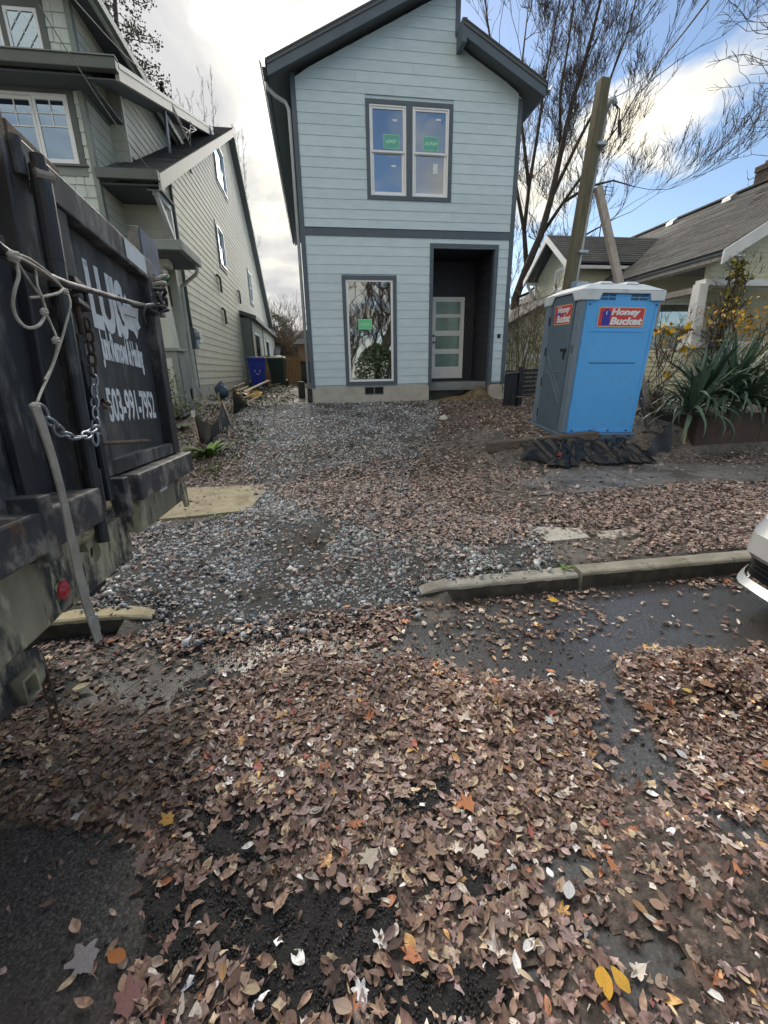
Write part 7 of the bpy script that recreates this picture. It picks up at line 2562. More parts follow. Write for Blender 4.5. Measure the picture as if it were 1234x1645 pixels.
# ------------------------------------------------------------------ fallen leaves, gravel, crumbs
def maple(seed, curl):
    g = np.random.default_rng(seed)
    lobes = [(90, 1.0), (36, .92), (144, .92), (-18, .68), (198, .68)]
    pts = []
    ang = np.linspace(-70, 250, 27)
    for a in ang:
        r_ = .47
        for la, ll_ in lobes:
            dd = abs((a - la + 180) % 360 - 180)
            r_ = max(r_, ll_ * (1 - .55 * (dd / 27) ** 1.1) if dd < 27 else 0)
        r_ = r_ * g.uniform(.86, 1.1) * .58
        pts.append((r_ * math.cos(R(a)), r_ * math.sin(R(a)) + .42))
    pts = [(0.0, 0.0)] + pts[1:-1]
    P = np.array([(0, .42)] + pts)
    ph = g.uniform(0, 6, 3)
    rr_ = np.hypot(P[:, 0], P[:, 1] - .42)
    z = 1.4 * curl * rr_ ** 1.6 * (1 + .6 * np.sin(3 * np.arctan2(P[:, 1] - .42, P[:, 0]) + ph[0])) + .06 * np.sin(9 * P[:, 0] + ph[1]) + .05 * np.sin(8 * P[:, 1] + ph[2]) + g.normal(0, .03, len(P))
    n = len(P) - 1
    T = [(0, i + 1, (i + 1) % n + 1) for i in range(n)]
    # stalk
    k = len(P)
    P = np.vstack([P, [(.012, .0), (-.012, .0), (.03, -.32)]])
    z = np.concatenate([z, [z[1], z[1], .03]])
    T.append((k, k + 2, k + 1))
    return np.column_stack([P[:, 0], P[:, 1] - .42, z]), np.array(T), np.column_stack([P[:, 0], P[:, 1]])


def ovate(seed, curl, fold, aspect=.30, n=7):
    g = np.random.default_rng(seed)
    V, U = [], []
    for j in range(n + 1):
        t = j / n
        w = aspect * math.sin(math.pi * min(1, .04 + .96 * t) ** .85) * g.uniform(.92, 1.08) + .004
        if t > .97: w = .004
        zc = curl * (t - .45) ** 2 * 1.6
        bend = .05 * math.sin(3 * t + seed)
        for s in (-1, 0, 1):
            V.append((s * w + bend, t - .5, zc + abs(s) * fold * w * 1.6 + g.uniform(-.02, .02)))
            U.append((s * w, t))
    T = []
    for j in range(n):
        for s in (0, 1):
            a = j * 3 + s
            T += [(a, a + 1, a + 4), (a, a + 4, a + 3)]
    return np.array(V), np.array(T), np.array(U)


BASES = [maple(1, .10), maple(2, .45), maple(3, -.40), maple(4, .8), maple(5, -.12), ovate(1, .1, .1), ovate(2, .5, .5), ovate(3, -.4, .3), ovate(4, .9, .7, .26), ovate(5, .05, .25, .36), ovate(6, -.8, .5, .22), maple(7, 1.1)]


def lobed_small(seed, curl):
    """few-sided lobed leaf for the ones lying farther off"""
    g = np.random.default_rng(seed)
    a = np.radians(np.arange(-90, 270, 36))
    r_ = np.where(np.arange(10) % 2 == 0, .34, .60) * g.uniform(.8, 1.15, 10)
    P = np.vstack([[0, 0], np.column_stack([r_ * np.cos(a), r_ * np.sin(a)])])
    z = np.concatenate([[0], curl * r_ + g.normal(0, .08, 10)])
    return np.column_stack([P, z]), np.array([(0, i + 1, (i + 1) % 10 + 1) for i in range(10)]), P + np.array([0, .5])


NEAR = len(BASES)
BASES += [lobed_small(1, .3), lobed_small(2, -.3), ovate(11, .5, .4, .30, 3), ovate(12, -.4, .3, .34, 3), ovate(13, .8, .5, .27, 3)]
MIX = np.array([.08, .07, .06, .05, .06, .15, .13, .12, .09, .11, .07, .03]); MIX /= MIX.sum()
PALB = np.array([(.110, .066, .046), (.090, .052, .038), (.145, .092, .062), (.070, .040, .030), (.175, .115, .078), (.120, .086, .070), (.205, .150, .110), (.050, .031, .025), (.130, .080, .068), (.160, .110, .095),
                 (.23, .13, .060), (.22, .085, .040), (.17, .055, .042), (.32, .27, .215), (.40, .37, .33), (.28, .21, .13), (.36, .20, .07)])
PWB = np.array([.13, .12, .10, .11, .08, .10, .07, .09, .09, .10, .02, .014, .012, .050, .016, .085, .009]); PWB /= PWB.sum()

# coverage map, given as outlines seen in the photograph; later entries overrule earlier ones
COVER = [
    ([(-400, 560), (1700, 560), (1700, 800), (-400, 800)], .10),
    ([(640, 640), (880, 640), (880, 760), (900, 780), (600, 800), (640, 720)], .58),           # dirt right of the drive
    ([(690, 700), (800, 690), (850, 760), (760, 790), (690, 750)], .22),
    ([(300, 665), (345, 650), (385, 700), (415, 770), (440, 785), (300, 785)], .62),
    ([(400, 648), (700, 648), (700, 690), (640, 720), (430, 735), (385, 690)], .09),            # gravel by the house
    ([(390, 720), (700, 705), (720, 745), (640, 800), (470, 790), (400, 770)], .36),
    ([(430, 790), (560, 745), (760, 735), (900, 770), (880, 830), (860, 850), (700, 880), (600, 850), (520, 815)], .72),
    ([(560, 800), (860, 790), (865, 850), (760, 870), (640, 860)], .82),
    ([(760, 780), (900, 765), (980, 800), (880, 835), (800, 815)], .34),
    ([(960, 735), (1300, 735), (1300, 778), (1100, 782), (960, 790), (870, 770)], .13),           # sidewalk, right
    ([(880, 700), (1090, 715), (1300, 722), (1300, 742), (960, 748), (860, 745)], .50),
    ([(900, 800), (1100, 778), (1320, 775), (1320, 870), (1190, 890), (1010, 880), (1000, 850), (860, 850)], .95),   # planting strip
    ([(850, 845), (960, 850), (1040, 868), (1010, 888), (930, 915), (890, 905)], .22),
    ([(150, 930), (150, 1000), (660, 970), (860, 915), (880, 870), (700, 885), (590, 850), (440, 800), (240, 842)], .15),   # gravel mouth
    ([(560, 860), (760, 880), (690, 950), (600, 960), (520, 930)], .28),
    ([(235, 845), (432, 780), (405, 822), (330, 838)], .06),
    ([(60, 1015), (700, 960), (700, 1010), (560, 1040), (430, 1060), (380, 1080), (100, 1080)], .55),            # gutter
    ([(480, 985), (700, 975), (760, 1000), (700, 1030), (560, 1030)], .72),
    ([(700, 965), (1300, 905), (1300, 1500), (1200, 1400), (1100, 1280), (960, 1260), (930, 1130), (760, 1070), (640, 1040)], .06),  # wet street
    ([(720, 965), (960, 950), (960, 1010), (820, 1050), (700, 1030)], .30),
    ([(1110, 900), (1300, 900), (1300, 940), (1110, 950)], .5),
    ([(90, 1080), (240, 1085), (330, 1060), (440, 1065), (400, 1110), (300, 1150), (60, 1150)], .13),
    ([(-300, 1130), (100, 1135), (300, 1150), (330, 1120), (300, 1250), (200, 1330), (-300, 1300)], .72),       # dark muck on the left
    ([(300, 1125), (470, 1060), (640, 1060), (760, 1085), (940, 1130), (975, 1260), (1100, 1290), (1320, 1480), (1320, 1800), (150, 1800), (230, 1470), (190, 1330), (240, 1230)], .87),
    ([(730, 1080), (930, 1105), (960, 1160), (800, 1170), (720, 1120)], .97),
    ([(1010, 1060), (1250, 1040), (1320, 1120), (1320, 1330), (1110, 1280), (1040, 1140)], .93),                 # heap right
    ([(960, 1280), (1120, 1290), (1320, 1480), (1320, 1800), (850, 1800), (900, 1500)], .66),                    # soaked brown area
    ([(-300, 1290), (190, 1330), (245, 1440), (170, 1800), (-300, 1800)], .035),                                 # bare asphalt, left
    ([(310, 1285), (450, 1285), (450, 1370), (420, 1400), (310, 1390), (290, 1340)], .10),
    ([(250, 1420), (340, 1400), (420, 1450), (400, 1530), (290, 1600), (240, 1530)], .20),
    ([(380, 1450), (470, 1440), (620, 1420), (640, 1480), (620, 1560), (560, 1640), (420, 1640), (400, 1560)], .14),
    ([(600, 1290), (720, 1230), (740, 1270), (700, 1330), (640, 1320)], .28),
    ([(630, 1560), (790, 1540), (820, 1600), (700, 1680), (600, 1680)], .25),
    ([(680, 1390), (800, 1400), (850, 1450), (760, 1470), (690, 1440)], .35),
    ([(860, 1380), (960, 1370), (980, 1420), (900, 1440)], .35), ([(1000, 1480), (1100, 1450), (1160, 1560), (1060, 1640), (980, 1600)], .30),
]


def cover(x, y, z):
    px, py, zz = proj(np.stack([x, y, z], -1))
    w = np.clip(2.2 / np.maximum(zz, .6), .35, 1.7)
    qx = px + 26 * w * vnoise(x, y, 4.2, 7) + 12 * w * vnoise(x, y, 13, 8) + rng.normal(0, 17, x.shape) * w
    qy = py + 13 * w * vnoise(x, y, 4.6, 9) + 7 * w * vnoise(x, y, 12, 10) + rng.normal(0, 9, x.shape) * w
    c = np.full(x.shape, .40)
    for poly, v in COVER:
        c = np.where(in_poly(qx, qy, poly), v, c)
    return c, px, py, zz


def mound(x, y):
    h_ = 0
    for (px, py, s1, s2, hh) in ((1120, 1095, .36, .20, .085), (1190, 1130, .3, .22, .06), (840, 1135, .30, .07, .045), (1190, 1420, .24, .14, .07), (1130, 1520, .2, .12, .03), (560, 1150, .5, .10, .02), (520, 1090, .3, .06, .025), (700, 880, .5, .2, .03), (1100, 830, 1.2, .5, .03)):
        q = onz(px, py, .0 if py > 960 else .18)
        h_ = h_ + hh * np.exp(-((x - q[0]) / s1) ** 2 - ((y - q[1]) / s2) ** 2)
    return h_


def scatter(n, xr, yr, kmin=0.0):
    x = rng.uniform(*xr, n); y = rng.uniform(*yr, n)
    z = terrain(x, y)
    z = z + np.where((x > -2.6) & (x < 3.4) & (y > 2.4) & (y < 11), np.maximum(0, -.03 + .048 * drive_soft(x, y)) + .010 * (drive_soft(x, y) > .3), 0)
    c, px, py, zz = cover(x, y, z)
    kap = max(.3, n / ((xr[1] - xr[0]) * (yr[1] - yr[0])) * .0012)      # how many layers the n leaves would make
    k = rng.uniform(0, 1, n) < -np.log(1 - np.clip(c, 0, .975)) / kap
    return x[k], y[k], z[k], c[k], px[k], py[k], zz[k]


# matted leaf mush that lies under the loose leaves, and black cold-patch fills
CR = [[(310, 1285), (450, 1280), (455, 1370), (420, 1405), (310, 1390), (290, 1340)], [(240, 1420), (350, 1390), (430, 1450), (400, 1540), (290, 1610), (235, 1530)], [(370, 1450), (470, 1440), (630, 1410), (650, 1480), (630, 1560), (570, 1650), (410, 1650), (390, 1560)],
      [(590, 1290), (720, 1225), (750, 1270), (710, 1340), (630, 1330)], [(620, 1560), (790, 1530), (830, 1600), (700, 1690), (600, 1690)], [(680, 1380), (800, 1400), (850, 1450), (760, 1480), (680, 1450)], [(280, 1110), (430, 1060), (400, 1120), (300, 1155)], [(150, 1000), (660, 965), (640, 1010), (420, 1050), (300, 1070)]]


def patch_mask(x, y, polys):
    px, py, _ = proj(np.stack([x, y, np.zeros_like(x)], -1))
    m = np.zeros(x.shape, bool)
    for poly in polys:
        m |= in_poly(px + 16 * vnoise(x, y, 9, 4) + 8 * vnoise(x, y, 31, 6), py + 9 * vnoise(x, y, 9, 5) + 5 * vnoise(x, y, 29, 7), poly)
    return m


MT['coldpatch'] = mat('black_cold_patch', (0.016, 0.016, 0.017), 0.6, 0.5, 90, 0.9, 140, dirt=(0.035, 0.034, 0.034), dscale=9, dlo=.5, dhi=.7, bdist=.012)
MT['mush'] = mat('matted_leaf_mush', (0.105, 0.082, 0.070), 0.55, 0.55, 34, 0.9, 60, dirt=(0.045, 0.034, 0.029), dscale=11, dlo=.44, dhi=.60, bdist=.014, dirt2=((0.20, 0.165, 0.14), 26, .60, .72), rvar=.15)
grid_mesh('asphalt_patch', np.arange(-1.2, 1.2, .022), np.arange(.45, 2.3, .022), lambda x, y: .002 + .008 * vnoise(x, y, 26, 9), MT['coldpatch'], keep=lambda x, y: patch_mask(x, y, CR[:7]))


def mush_soft(x, y):
    acc = 0
    for ox, oy in ((0, 0), (.03, .02), (-.03, .01), (.01, -.03), (-.01, .03)):
        acc = acc + (cover_plain(x + ox, y + oy) > .6)
    return acc / 5.0


def cover_plain(x, y):
    px, py, zz = proj(np.stack([x, y, np.zeros_like(x)], -1))
    w = np.clip(2.2 / np.maximum(zz, .6), .35, 1.7)
    qx = px + 26 * w * vnoise(x, y, 4.2, 7) + 16 * w * vnoise(x, y, 13, 8) + 14 * w * vnoise(x, y, 41, 3)
    qy = py + 13 * w * vnoise(x, y, 4.6, 9) + 9 * w * vnoise(x, y, 12, 10) + 8 * w * vnoise(x, y, 37, 4)
    c = np.full(x.shape, .40)
    for poly, v in COVER:
        c = np.where(in_poly(qx, qy, poly), v, c)
    return c


mush = grid_mesh('leaf_mush', np.arange(-2.4, 3.7, .03), np.arange(.1, 2.75, .03), lambda x, y: -.012 + .020 * mush_soft(x, y) + .005 * vnoise(x, y, 22, 3) + .8 * mound(x, y), MT['mush'], kind='stuff', keep=lambda x, y: (mush_soft(x, y) > .2) & (vnoise(x, y, 5.3, 31) > -.35))

batches = [scatter(47000, (-2.4, 3.6), (.15, 2.76)), scatter(52000, (-2.2, 8.0), (2.95, 6.0)), scatter(60000, (-4.0, 8.5), (6.0, 11.0)), scatter(700, (-3.0, 3.0), (-3, .15)), scatter(900, (3.6, 9), (0, 2.7)), scatter(900, (-3, 2), (11, 22))]
X, Y, Z, C_, PX, PY, ZZ = [np.concatenate(v) for v in zip(*batches)]
# keep leaves out of solid things
ok = ~((X > 4.05) & (X < 5.4) & (Y > 6.6) & (Y < 7.9)) & ~((X > 6.2) & (Y > 6.25) & (Y < 8)) & ~((X > -.15) & (X < 4.9) & (Y > 10.85)) & ~((X < -2.35) & (Y > 9.2)) & ~((X > DRX1) & (Y > KERB - .02) & (Y < KERB + .2) & (rng.uniform(0, 1, len(X)) > .10)) & ~((X < DRX0) & (Y > KERB - .02) & (Y < KERB + .2)) & ~((X > 2.95) & (Y > .7) & (Y < 2.5) & (X < 7))
X, Y, Z, C_, PX, PY, ZZ = [v[ok] for v in (X, Y, Z, C_, PX, PY, ZZ)]
n = len(X)
kerbtop = (X > DRX1) & (Y > KERB - .02) & (Y < KERB + .2)
kind = np.where(Y < 2.9, rng.choice(NEAR, n, p=MIX), rng.choice(np.arange(NEAR, len(BASES)), n))
big = (kind <= 4) | (kind == NEAR) | (kind == NEAR + 1)
size = np.where(big | (kind == 11), rng.uniform(.034, .084, n), rng.uniform(.030, .060, n)) * np.where(Y > 2.8, .86, 1.0)
soaked = (PX > 950) & (PY > 1270)
col = PALB[rng.choice(len(PALB), n, p=PWB)] * np.array([2.2, 2.34, 2.66]) * (1 + .30 * vnoise(X, Y, 3.1, 15))[:, None] * rng.uniform(.70, 1.22, (n, 1))
muck = (PX < 330) & (PY > 1080) & (PY < 1340)
col = np.where(muck[:, None], col * .50, col)                 # soaked leaves are darker
heapm = mound(X, Y)
col = np.where((heapm > .03)[:, None] & (Y < 2.7)[:, None], col * np.array([.62, .58, .58]), col)
strip_ = (Y > 2.9)
col = np.where(strip_[:, None], col * .40 + np.array([.235, .185, .175]) * rng.uniform(.4, 1.6, (n, 1)), col)
tiltx = rng.normal(0, 1, n) * np.where(soaked, .08, np.where(strip_, .30, .13 + 2.6 * heapm)); tilty = rng.normal(0, 1, n) * np.where(soaked, .08, np.where(strip_, .30, .13 + 2.6 * heapm))
zoff = .006 + rng.uniform(0, 1, n) ** 1.5 * (.020 * np.clip(C_ * 1.15 - .15, 0.02, 1)) * np.where(soaked, .4, 1) + heapm * rng.uniform(.55, 1.05, n)
flat = rng.uniform(.18, .80, n) * np.where(soaked | muck, .35, 1)
asp = rng.uniform(.5, 1.05, n)
az = rng.uniform(0, 2 * math.pi, n)
POS = np.column_stack([X, Y, np.where(kerbtop, .138, Z) + zoff])
ca, sa = np.cos(az), np.sin(az)


def leaf_mats(i):
    """rotation matrices for the leaves i"""
    a, b = tiltx[i], tilty[i]
    c1, s1, c2, s2 = np.cos(a), np.sin(a), np.cos(b), np.sin(b)
    Rx = np.zeros((len(i), 3, 3)); Ry = Rx.copy(); Rz = Rx.copy()
    Rx[:, 0, 0] = 1; Rx[:, 1, 1] = c1; Rx[:, 1, 2] = -s1; Rx[:, 2, 1] = s1; Rx[:, 2, 2] = c1
    Ry[:, 1, 1] = 1; Ry[:, 0, 0] = c2; Ry[:, 0, 2] = s2; Ry[:, 2, 0] = -s2; Ry[:, 2, 2] = c2
    Rz[:, 2, 2] = 1; Rz[:, 0, 0] = ca[i]; Rz[:, 0, 1] = -sa[i]; Rz[:, 1, 0] = sa[i]; Rz[:, 1, 1] = ca[i]
    return Rz @ Ry @ Rx


# the 290 leaves that show largest are objects of their own, the rest one mass
vis = (PX > 0) & (PX < 1234) & (PY > 0) & (PY < 1645)
show = np.where(vis & (zoff > .012), size / ZZ, 0)
single = np.zeros(n, bool)
single[np.argsort(-show)[:285]] = True
VV, TT, CC, UU = [], [], [], []
base_i = 0
for k, (bv, bt, bu) in enumerate(BASES):
    i = np.where((kind == k) & ~single)[0]
    if not len(i): continue
    M_ = leaf_mats(i)
    bvk = bv[None] * np.stack([asp[i], np.ones(len(i)), flat[i]], 1)[:, None, :]
    V = np.einsum('nij,nkj->nki', M_, bvk) * size[i][:, None, None]
    V += POS[i][:, None, :]
    # keep the lowest point of every leaf on the ground
    low = V[:, :, 2].min(1) - (np.where(kerbtop[i], .136, Z[i]) + .002)
    V[:, :, 2] -= np.where(low < 0, low, 0)[:, None]
    m_ = len(bv)
    VV.append(V.reshape(-1, 3)); TT.append(((np.arange(len(i)) * m_)[:, None, None] + bt[None] + base_i).reshape(-1, 3))
    CC.append(np.repeat(col[i], m_, 0)); UU.append(np.tile(bu, (len(i), 1)))
    base_i += m_ * len(i)
litter = bulk('leaf_litter', np.concatenate(VV), np.concatenate(TT), MT['litter'], col=np.concatenate(CC), luv=np.concatenate(UU))
put(litter, kind='stuff')
leafmesh = []
for k, (bv, bt, bu) in enumerate(BASES):
    o = bulk('leaf', bv, bt, MT['litter'], col=np.ones((len(bv), 3)), luv=bu)
    leafmesh.append(o.data)
    bpy.data.objects.remove(o)


def leaf_object(k, loc, M3_, s, fl, c, parent=None, name='leaf', sx=1.0):
    o = bpy.data.objects.new(name, leafmesh[k])
    COL.objects.link(o)
    m = Matrix([list(r_) for r_ in M3_]).to_4x4()
    mw = Matrix.Translation(Vector(loc)) @ m @ Matrix.Diagonal((s * sx, s, s * fl, 1))
    if parent is not None: o.parent = parent
    o.matrix_local = mw
    o.color = (*[float(v) for v in c], 1)
    return o


idx = np.where(single)[0]
Ms = leaf_mats(idx)
for j, i in enumerate(idx):
    bv = BASES[kind[i]][0] * np.array([asp[i], 1, flat[i]])
    low = float((bv @ Ms[j].T)[:, 2].min() * size[i] + POS[i][2] - Z[i] - .002)
    p = POS[i] - np.array([0, 0, min(0, low)])
    leaf_object(kind[i], p, Ms[j], size[i], flat[i], col[i], litter, sx=asp[i])
# torn scraps of leaf between the whole ones
def scrap(seed):
    g = np.random.default_rng(seed)
    k = 7
    a = np.sort(g.uniform(0, 2 * math.pi, k))
    r_ = g.uniform(.25, .6, k)
    P = np.vstack([[0, 0], np.column_stack([r_ * np.cos(a), r_ * np.sin(a) * .8])])
    z = np.concatenate([[0], g.normal(0, .12, k)])
    return np.column_stack([P, z]), np.array([(0, i + 1, (i + 1) % k + 1) for i in range(k)]), P + np.array([0, .5])


fx = [scatter(52000, (-2.4, 3.6), (.15, 2.76)), scatter(7000, (-2.2, 8.0), (2.95, 6.0))]
FX, FY_, FZ, FC, FPX, FPY, FZZ = [np.concatenate(v) for v in zip(*fx)]
okf = ~((FX > DRX1) & (FY_ > KERB - .02) & (FY_ < KERB + .2)) & ~((FX > 2.95) & (FY_ > .7) & (FY_ < 2.5))
FX, FY_, FZ, FC, FPX, FPY = [v[okf] for v in (FX, FY_, FZ, FC, FPX, FPY)]
nf = len(FX)
colf = PALB[rng.choice(len(PALB), nf, p=PWB)] * np.array([2.3, 2.42, 2.8]) * (1 + .30 * vnoise(FX, FY_, 3.1, 15))[:, None] * rng.uniform(.55, 1.3, (nf, 1))
colf = np.where(((FPX < 330) & (FPY > 1080) & (FPY < 1340))[:, None], colf * .5, colf)
tiltx = rng.normal(0, .25, nf); tilty = rng.normal(0, .25, nf); azf = rng.uniform(0, 6.28, nf); ca, sa = np.cos(azf), np.sin(azf)
VV, TT, CC, UU = [], [], [], []
base_i = 0
kf = rng.integers(0, 6, nf)
for k in range(6):
    bv, bt, bu = scrap(90 + k)
    i = np.where(kf == k)[0]
    V = np.einsum('nij,kj->nki', leaf_mats(i), bv) * rng.uniform(.016, .042, len(i))[:, None, None]
    V += np.column_stack([FX[i], FY_[i], FZ[i] + .006 + mound(FX[i], FY_[i]) + rng.uniform(0, .020, len(i)) * FC[i]])[:, None, :]
    VV.append(V.reshape(-1, 3)); TT.append(((np.arange(len(i)) * len(bv))[:, None, None] + bt[None] + base_i).reshape(-1, 3))
    CC.append(np.repeat(colf[i], len(bv), 0)); UU.append(np.tile(bu, (len(i), 1)))
    base_i += len(bv) * len(i)
put(bulk('leaf_scraps', np.concatenate(VV), np.concatenate(TT), MT['litter'], col=np.concatenate(CC), luv=np.concatenate(UU)), kind='stuff')
# leaves that stand out, each one a thing
for (px, py, k, s, c, rz, lab) in (
        (888, 969, 0, .125, (.66, .40, .03), .4, 'large bright yellow leaf on the wet street below the kerb'),
        (808, 1003, 1, .11, (.42, .34, .22), 1.2, 'pale curled cream leaf left of the large yellow one'),
        (970, 1590, 5, .105, (.62, .34, .04), 2.7, 'golden oval leaf lying beside its twin at the bottom right, left one'),
        (994, 1582, 7, .085, (.62, .36, .05), .25, 'narrow golden leaf touching its larger golden twin, right one'),
        (752, 1300, 4, .115, (.50, .20, .09), .3, 'pale orange leaf upright in the middle of the litter'),
        (912, 1438, 9, .075, (.58, .60, .63), -.5, 'white oval leaf on the right part of the litter'),
        (883, 1166, 4, .07, (.52, .58, .64), .2, 'small bluish white leaf near the dark leaf row'),
        (135, 1111, 8, .125, (.50, .45, .28), -1.25, 'long pale leaf on the bare gutter near the truck'),
        (595, 1385, 1, .125, (.48, .43, .37), 2.2, 'whitish curled leaf among the dark asphalt crumbs'),
        (140, 1550, 2, .15, (.27, .26, .28), .8, 'ragged grey leaf flattened on the bare asphalt'),
        (272, 1325, 0, .10, (.42, .24, .06), .9, 'orange-brown leaf at the upper left edge of the litter'),
        (592, 850, 4, .10, (.60, .40, .03), .6, 'small yellow leaf on the gravel mouth of the drive'),
        (1092, 1219, 9, .07, (.50, .52, .55), .5, 'pale leaf on the smooth wet asphalt'),
        (1098, 1131, 5, .07, (.55, .42, .12), 1.0, 'pale yellow leaf on the dark heap, lower one'),
        (1128, 1128, 9, .10, (.34, .19, .11), 1.4, 'brown orange leaf beside the dark leaf heap'),
        (1040, 1146, 0, .12, (.22, .10, .055), 2.0, 'rust brown leaf at the lower foot of the dark heap'),
        (1232, 1238, 9, .10, (.34, .16, .06), 1.7, 'tan leaf cut by the right edge of the picture'),
        (210, 1615, 0, .14, (.24, .12, .12), .3, 'dull pink brown leaf at the lower left of the litter'),
        (190, 1545, 6, .085, (.42, .16, .05), 1.1, 'folded orange leaf next to the bare asphalt, bottom left')):
    q = onz(px, py, .0) if py > 950 else ong(px, py)
    hgt = float(mound(q[0], q[1])) if py > 950 else 0
    rzm = np.array([[math.cos(rz), -math.sin(rz), 0], [math.sin(rz), math.cos(rz), 0], [0, 0, 1]])
    tl_ = np.array(Matrix.Rotation(.12, 3, 'X'))
    o = leaf_object(k, (q[0], q[1], q[2] + .030 + hgt), rzm @ tl_, s * .74, .35, c, name='fallen_leaf')
    put(o, lab, 'leaf', 'leaves that stand out on the ground')

# crushed stone on the drive
CUBE = np.array([(-1, -1, -1), (1, -1, -1), (1, 1, -1), (-1, 1, -1), (-1, -1, 1), (1, -1, 1), (1, 1, 1), (-1, 1, 1)]) * .5
CT = np.array([(0, 2, 1), (0, 3, 2), (4, 5, 6), (4, 6, 7), (0, 1, 5), (0, 5, 4), (1, 2, 6), (1, 6, 5), (2, 3, 7), (2, 7, 6), (3, 0, 4), (3, 4, 7)])


def stones(name, x, y, z, s, colr, m, flatz=.65, sink=.25):
    n_ = len(x)
    q = rng.normal(size=(n_, 4)); q[:, 1:3] *= .45; q /= np.linalg.norm(q, axis=1, keepdims=True)
    w, a, b, c = q.T
    Rm = np.stack([1 - 2 * (b * b + c * c), 2 * (a * b - c * w), 2 * (a * c + b * w), 2 * (a * b + c * w), 1 - 2 * (a * a + c * c), 2 * (b * c - a * w), 2 * (a * c - b * w), 2 * (b * c + a * w), 1 - 2 * (a * a + b * b)], 1).reshape(n_, 3, 3)
    base = CUBE[None] * np.stack([rng.uniform(.7, 1.3, n_), rng.uniform(.6, 1.0, n_), rng.uniform(.4, 1.0, n_) * flatz], 1)[:, None, :] + rng.normal(0, .10, (n_, 8, 3))
    V = np.einsum('nij,nkj->nki', Rm, base) * s[:, None, None]
    V += np.stack([x, y, z + s * (.5 * flatz - sink)], 1)[:, None, :]
    T = (np.arange(n_) * 8)[:, None, None] + CT[None]
    o = bulk(name, V.reshape(-1, 3), T.reshape(-1, 3), m, col=np.repeat(colr, 8, 0))
    put(o, kind='stuff')
    return o


def stone_material(name, rough):
    m = bpy.data.materials.new(name); m.use_nodes = True
    t = m.node_tree; p = t.nodes['Principled BSDF']
    a = t.nodes.new('ShaderNodeAttribute'); a.attribute_name = 'Col'
    n1 = t.nodes.new('ShaderNodeTexNoise'); n1.inputs['Scale'].default_value = 130; n1.inputs['Detail'].default_value = 3
    co = t.nodes.new('ShaderNodeTexCoord'); t.links.new(co.outputs['Object'], n1.inputs['Vector'])
    mr = t.nodes.new('ShaderNodeMapRange'); mr.inputs[1].default_value = .3; mr.inputs[2].default_value = .7; mr.inputs[3].default_value = .75; mr.inputs[4].default_value = 1.2
    t.links.new(n1.outputs['Fac'], mr.inputs[0])
    mx = t.nodes.new('ShaderNodeVectorMath'); mx.operation = 'SCALE'
    t.links.new(a.outputs['Color'], mx.inputs[0]); t.links.new(mr.outputs[0], mx.inputs['Scale'])
    t.links.new(mx.outputs[0], p.inputs['Base Color'])
    p.inputs['Roughness'].default_value = rough
    return m


MT['stone'] = stone_material('crushed_stone', .55)
MT['crumb'] = stone_material('asphalt_crumb', .6)
xa, ya = rng.uniform(-2.5, 3.2, 300000), rng.uniform(2.4, 10.95, 300000)
keepn = np.where(ya < 5.6, 1.0, .52)
dm = drive_soft(xa, ya)
pxa, pya, _ = proj(np.stack([xa, ya, terrain(xa, ya)], -1))
# worn, muddy wheel tracks carry fewer stones
bare = in_poly(pxa + 12 * vnoise(xa, ya, 5, 3), pya, [(400, 1000), (420, 880), (470, 840), (545, 835), (530, 890), (490, 950), (470, 1000)]) | in_poly(pxa, pya, [(800, 900), (850, 880), (870, 900), (820, 925)])
k = (rng.uniform(0, 1, len(xa)) < keepn * np.clip(dm * 1.1, 0, 1) * np.where(bare, .25, 1) * (.55 + .45 * vnoise(xa, ya, 2.2, 12))) & (dm > .08)
xs_, ys__ = xa[k][:75000], ya[k][:75000]
s_ = np.exp(rng.normal(math.log(.0130), .50, len(xs_))).clip(.007, .045) * np.where(ys__ > 6.5, 1.2, 1.15)
tone = np.array([(.30, .325, .35), (.42, .45, .475), (.20, .215, .235), (.56, .58, .60), (.12, .125, .135), (.33, .32, .30), (.68, .69, .70)])[rng.choice(7, len(xs_), p=[.27, .22, .20, .11, .12, .05, .03])] * rng.uniform(.8, 1.2, (len(xs_), 1))
stones('gravel', xs_, ys__, terrain(xs_, ys__) + .012, s_, tone, MT['stone'])
# loose black crumbs on the cold patches
xc, yc = rng.uniform(-1.6, 1.6, 130000), rng.uniform(.3, 2.9, 130000)
pxc, pyc, zc = proj(np.stack([xc, yc, np.zeros_like(xc)], -1))
kk = np.zeros(len(xc), bool)
for i_, poly in enumerate(CR):
    kk |= in_poly(pxc + 18 * vnoise(xc, yc, 9, 4), pyc + 10 * vnoise(xc, yc, 9, 5), poly) & (rng.uniform(0, 1, len(xc)) < (.75 if i_ < 6 else .30))
kk |= rng.uniform(0, 1, len(xc)) < .02
xc, yc = xc[kk], yc[kk]
sc_ = np.exp(rng.normal(math.log(.0060), .35, len(xc))).clip(.0035, .013)
stones('asphalt_crumbs', xc, yc, terrain(xc, yc) + .002, sc_, np.array([(.018, .018, .020)]) * rng.uniform(.5, 2.4, (len(xc), 1)), MT['crumb'])
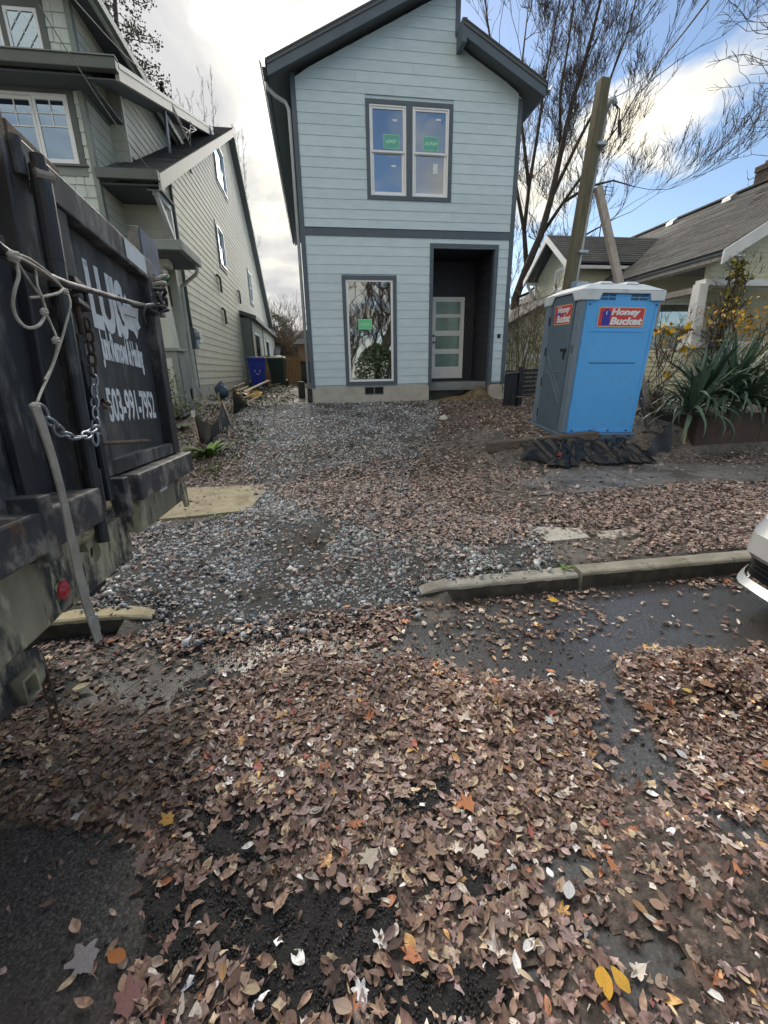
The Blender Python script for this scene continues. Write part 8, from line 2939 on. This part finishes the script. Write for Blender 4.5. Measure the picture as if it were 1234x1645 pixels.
# small twigs and grit over the dirt
xg, yg = rng.uniform(-4, 9, 12000), rng.uniform(2.95, 10.9, 12000)
kg = (yg > 6.0) | ((yg < 4.6) & (xg > .7))
kg &= ~((xg > 4.0) & (xg < 5.4) & (yg > 6.5) & (yg < 8))
xg, yg = xg[kg], yg[kg]
stones('dirt_grit', xg, yg, terrain(xg, yg), np.exp(rng.normal(math.log(.016), .5, len(xg))).clip(.006, .06), np.array([(.10, .085, .07)]) * rng.uniform(.4, 2.2, (len(xg), 1)), MT['stone'])
xt, yt = rng.uniform(-3, 8, 500), rng.uniform(.4, 10.5, 500)
zt_ = terrain(xt, yt)
tw = []
for a, b_, c in zip(xt, yt, zt_):
    if KERB - .1 < b_ < 3.0 or (4 < a < 5.4 and 6.5 < b_ < 8): continue
    an = random.uniform(0, 6.28); l = random.uniform(.05, .16)
    tw.append((np.array([a, b_, c + .012]), np.array([a + l * math.cos(an), b_ + l * math.sin(an), c + .014]), .003, .002))
holder = thing('fallen_twigs', None, None, (0, 0, 0), kind='stuff')
seg_mesh('twigs', tw, MT['bark'], holder, 3)

# low green weeds along the left boundary and under the fence
def wfn(g):
    while True:
        x, y = g.uniform(-2.75, -.2), g.uniform(6.3, 17)
        px, py, z_ = proj(np.array([x, y, float(terrain(x, y))]))
        lim_ = -1.25 + .22 * math.sin(y * 1.7) + (.55 if y > 9.5 else 0)
        if x < lim_ and vnoise(x, y, 1.8, 21) > -.25: break
    return np.array([x, y, float(terrain(x, y)) + g.uniform(.0, .09)])


gw_ = thing('weeds', None, None, (-2, 9, .8), kind='stuff')
foliage(gw_, *leaf_cards(3400, wfn, .055, 91, [(.085, .12, .035), (.06, .085, .03), (.13, .15, .05), (.10, .085, .04)], tilt=.8))
def wf2(g):
    while True:
        x, y = g.uniform(4.9, 8), g.uniform(8.2, 11)
        if vnoise(x, y, 1.8, 22) > -.1: break
    return np.array([x, y, float(terrain(x, y)) + g.uniform(.0, .10)])


foliage(gw_, *leaf_cards(1100, wf2, .06, 92, [(.085, .12, .035), (.06, .085, .03), (.13, .15, .05), (.16, .12, .05)], tilt=.8))

print('TRIS', sum(len(o.data.loops) - 2 * len(o.data.polygons) for o in bpy.data.objects if o.type == 'MESH'), 'OBJ', len(bpy.data.objects), 'LEAVES', len(X))
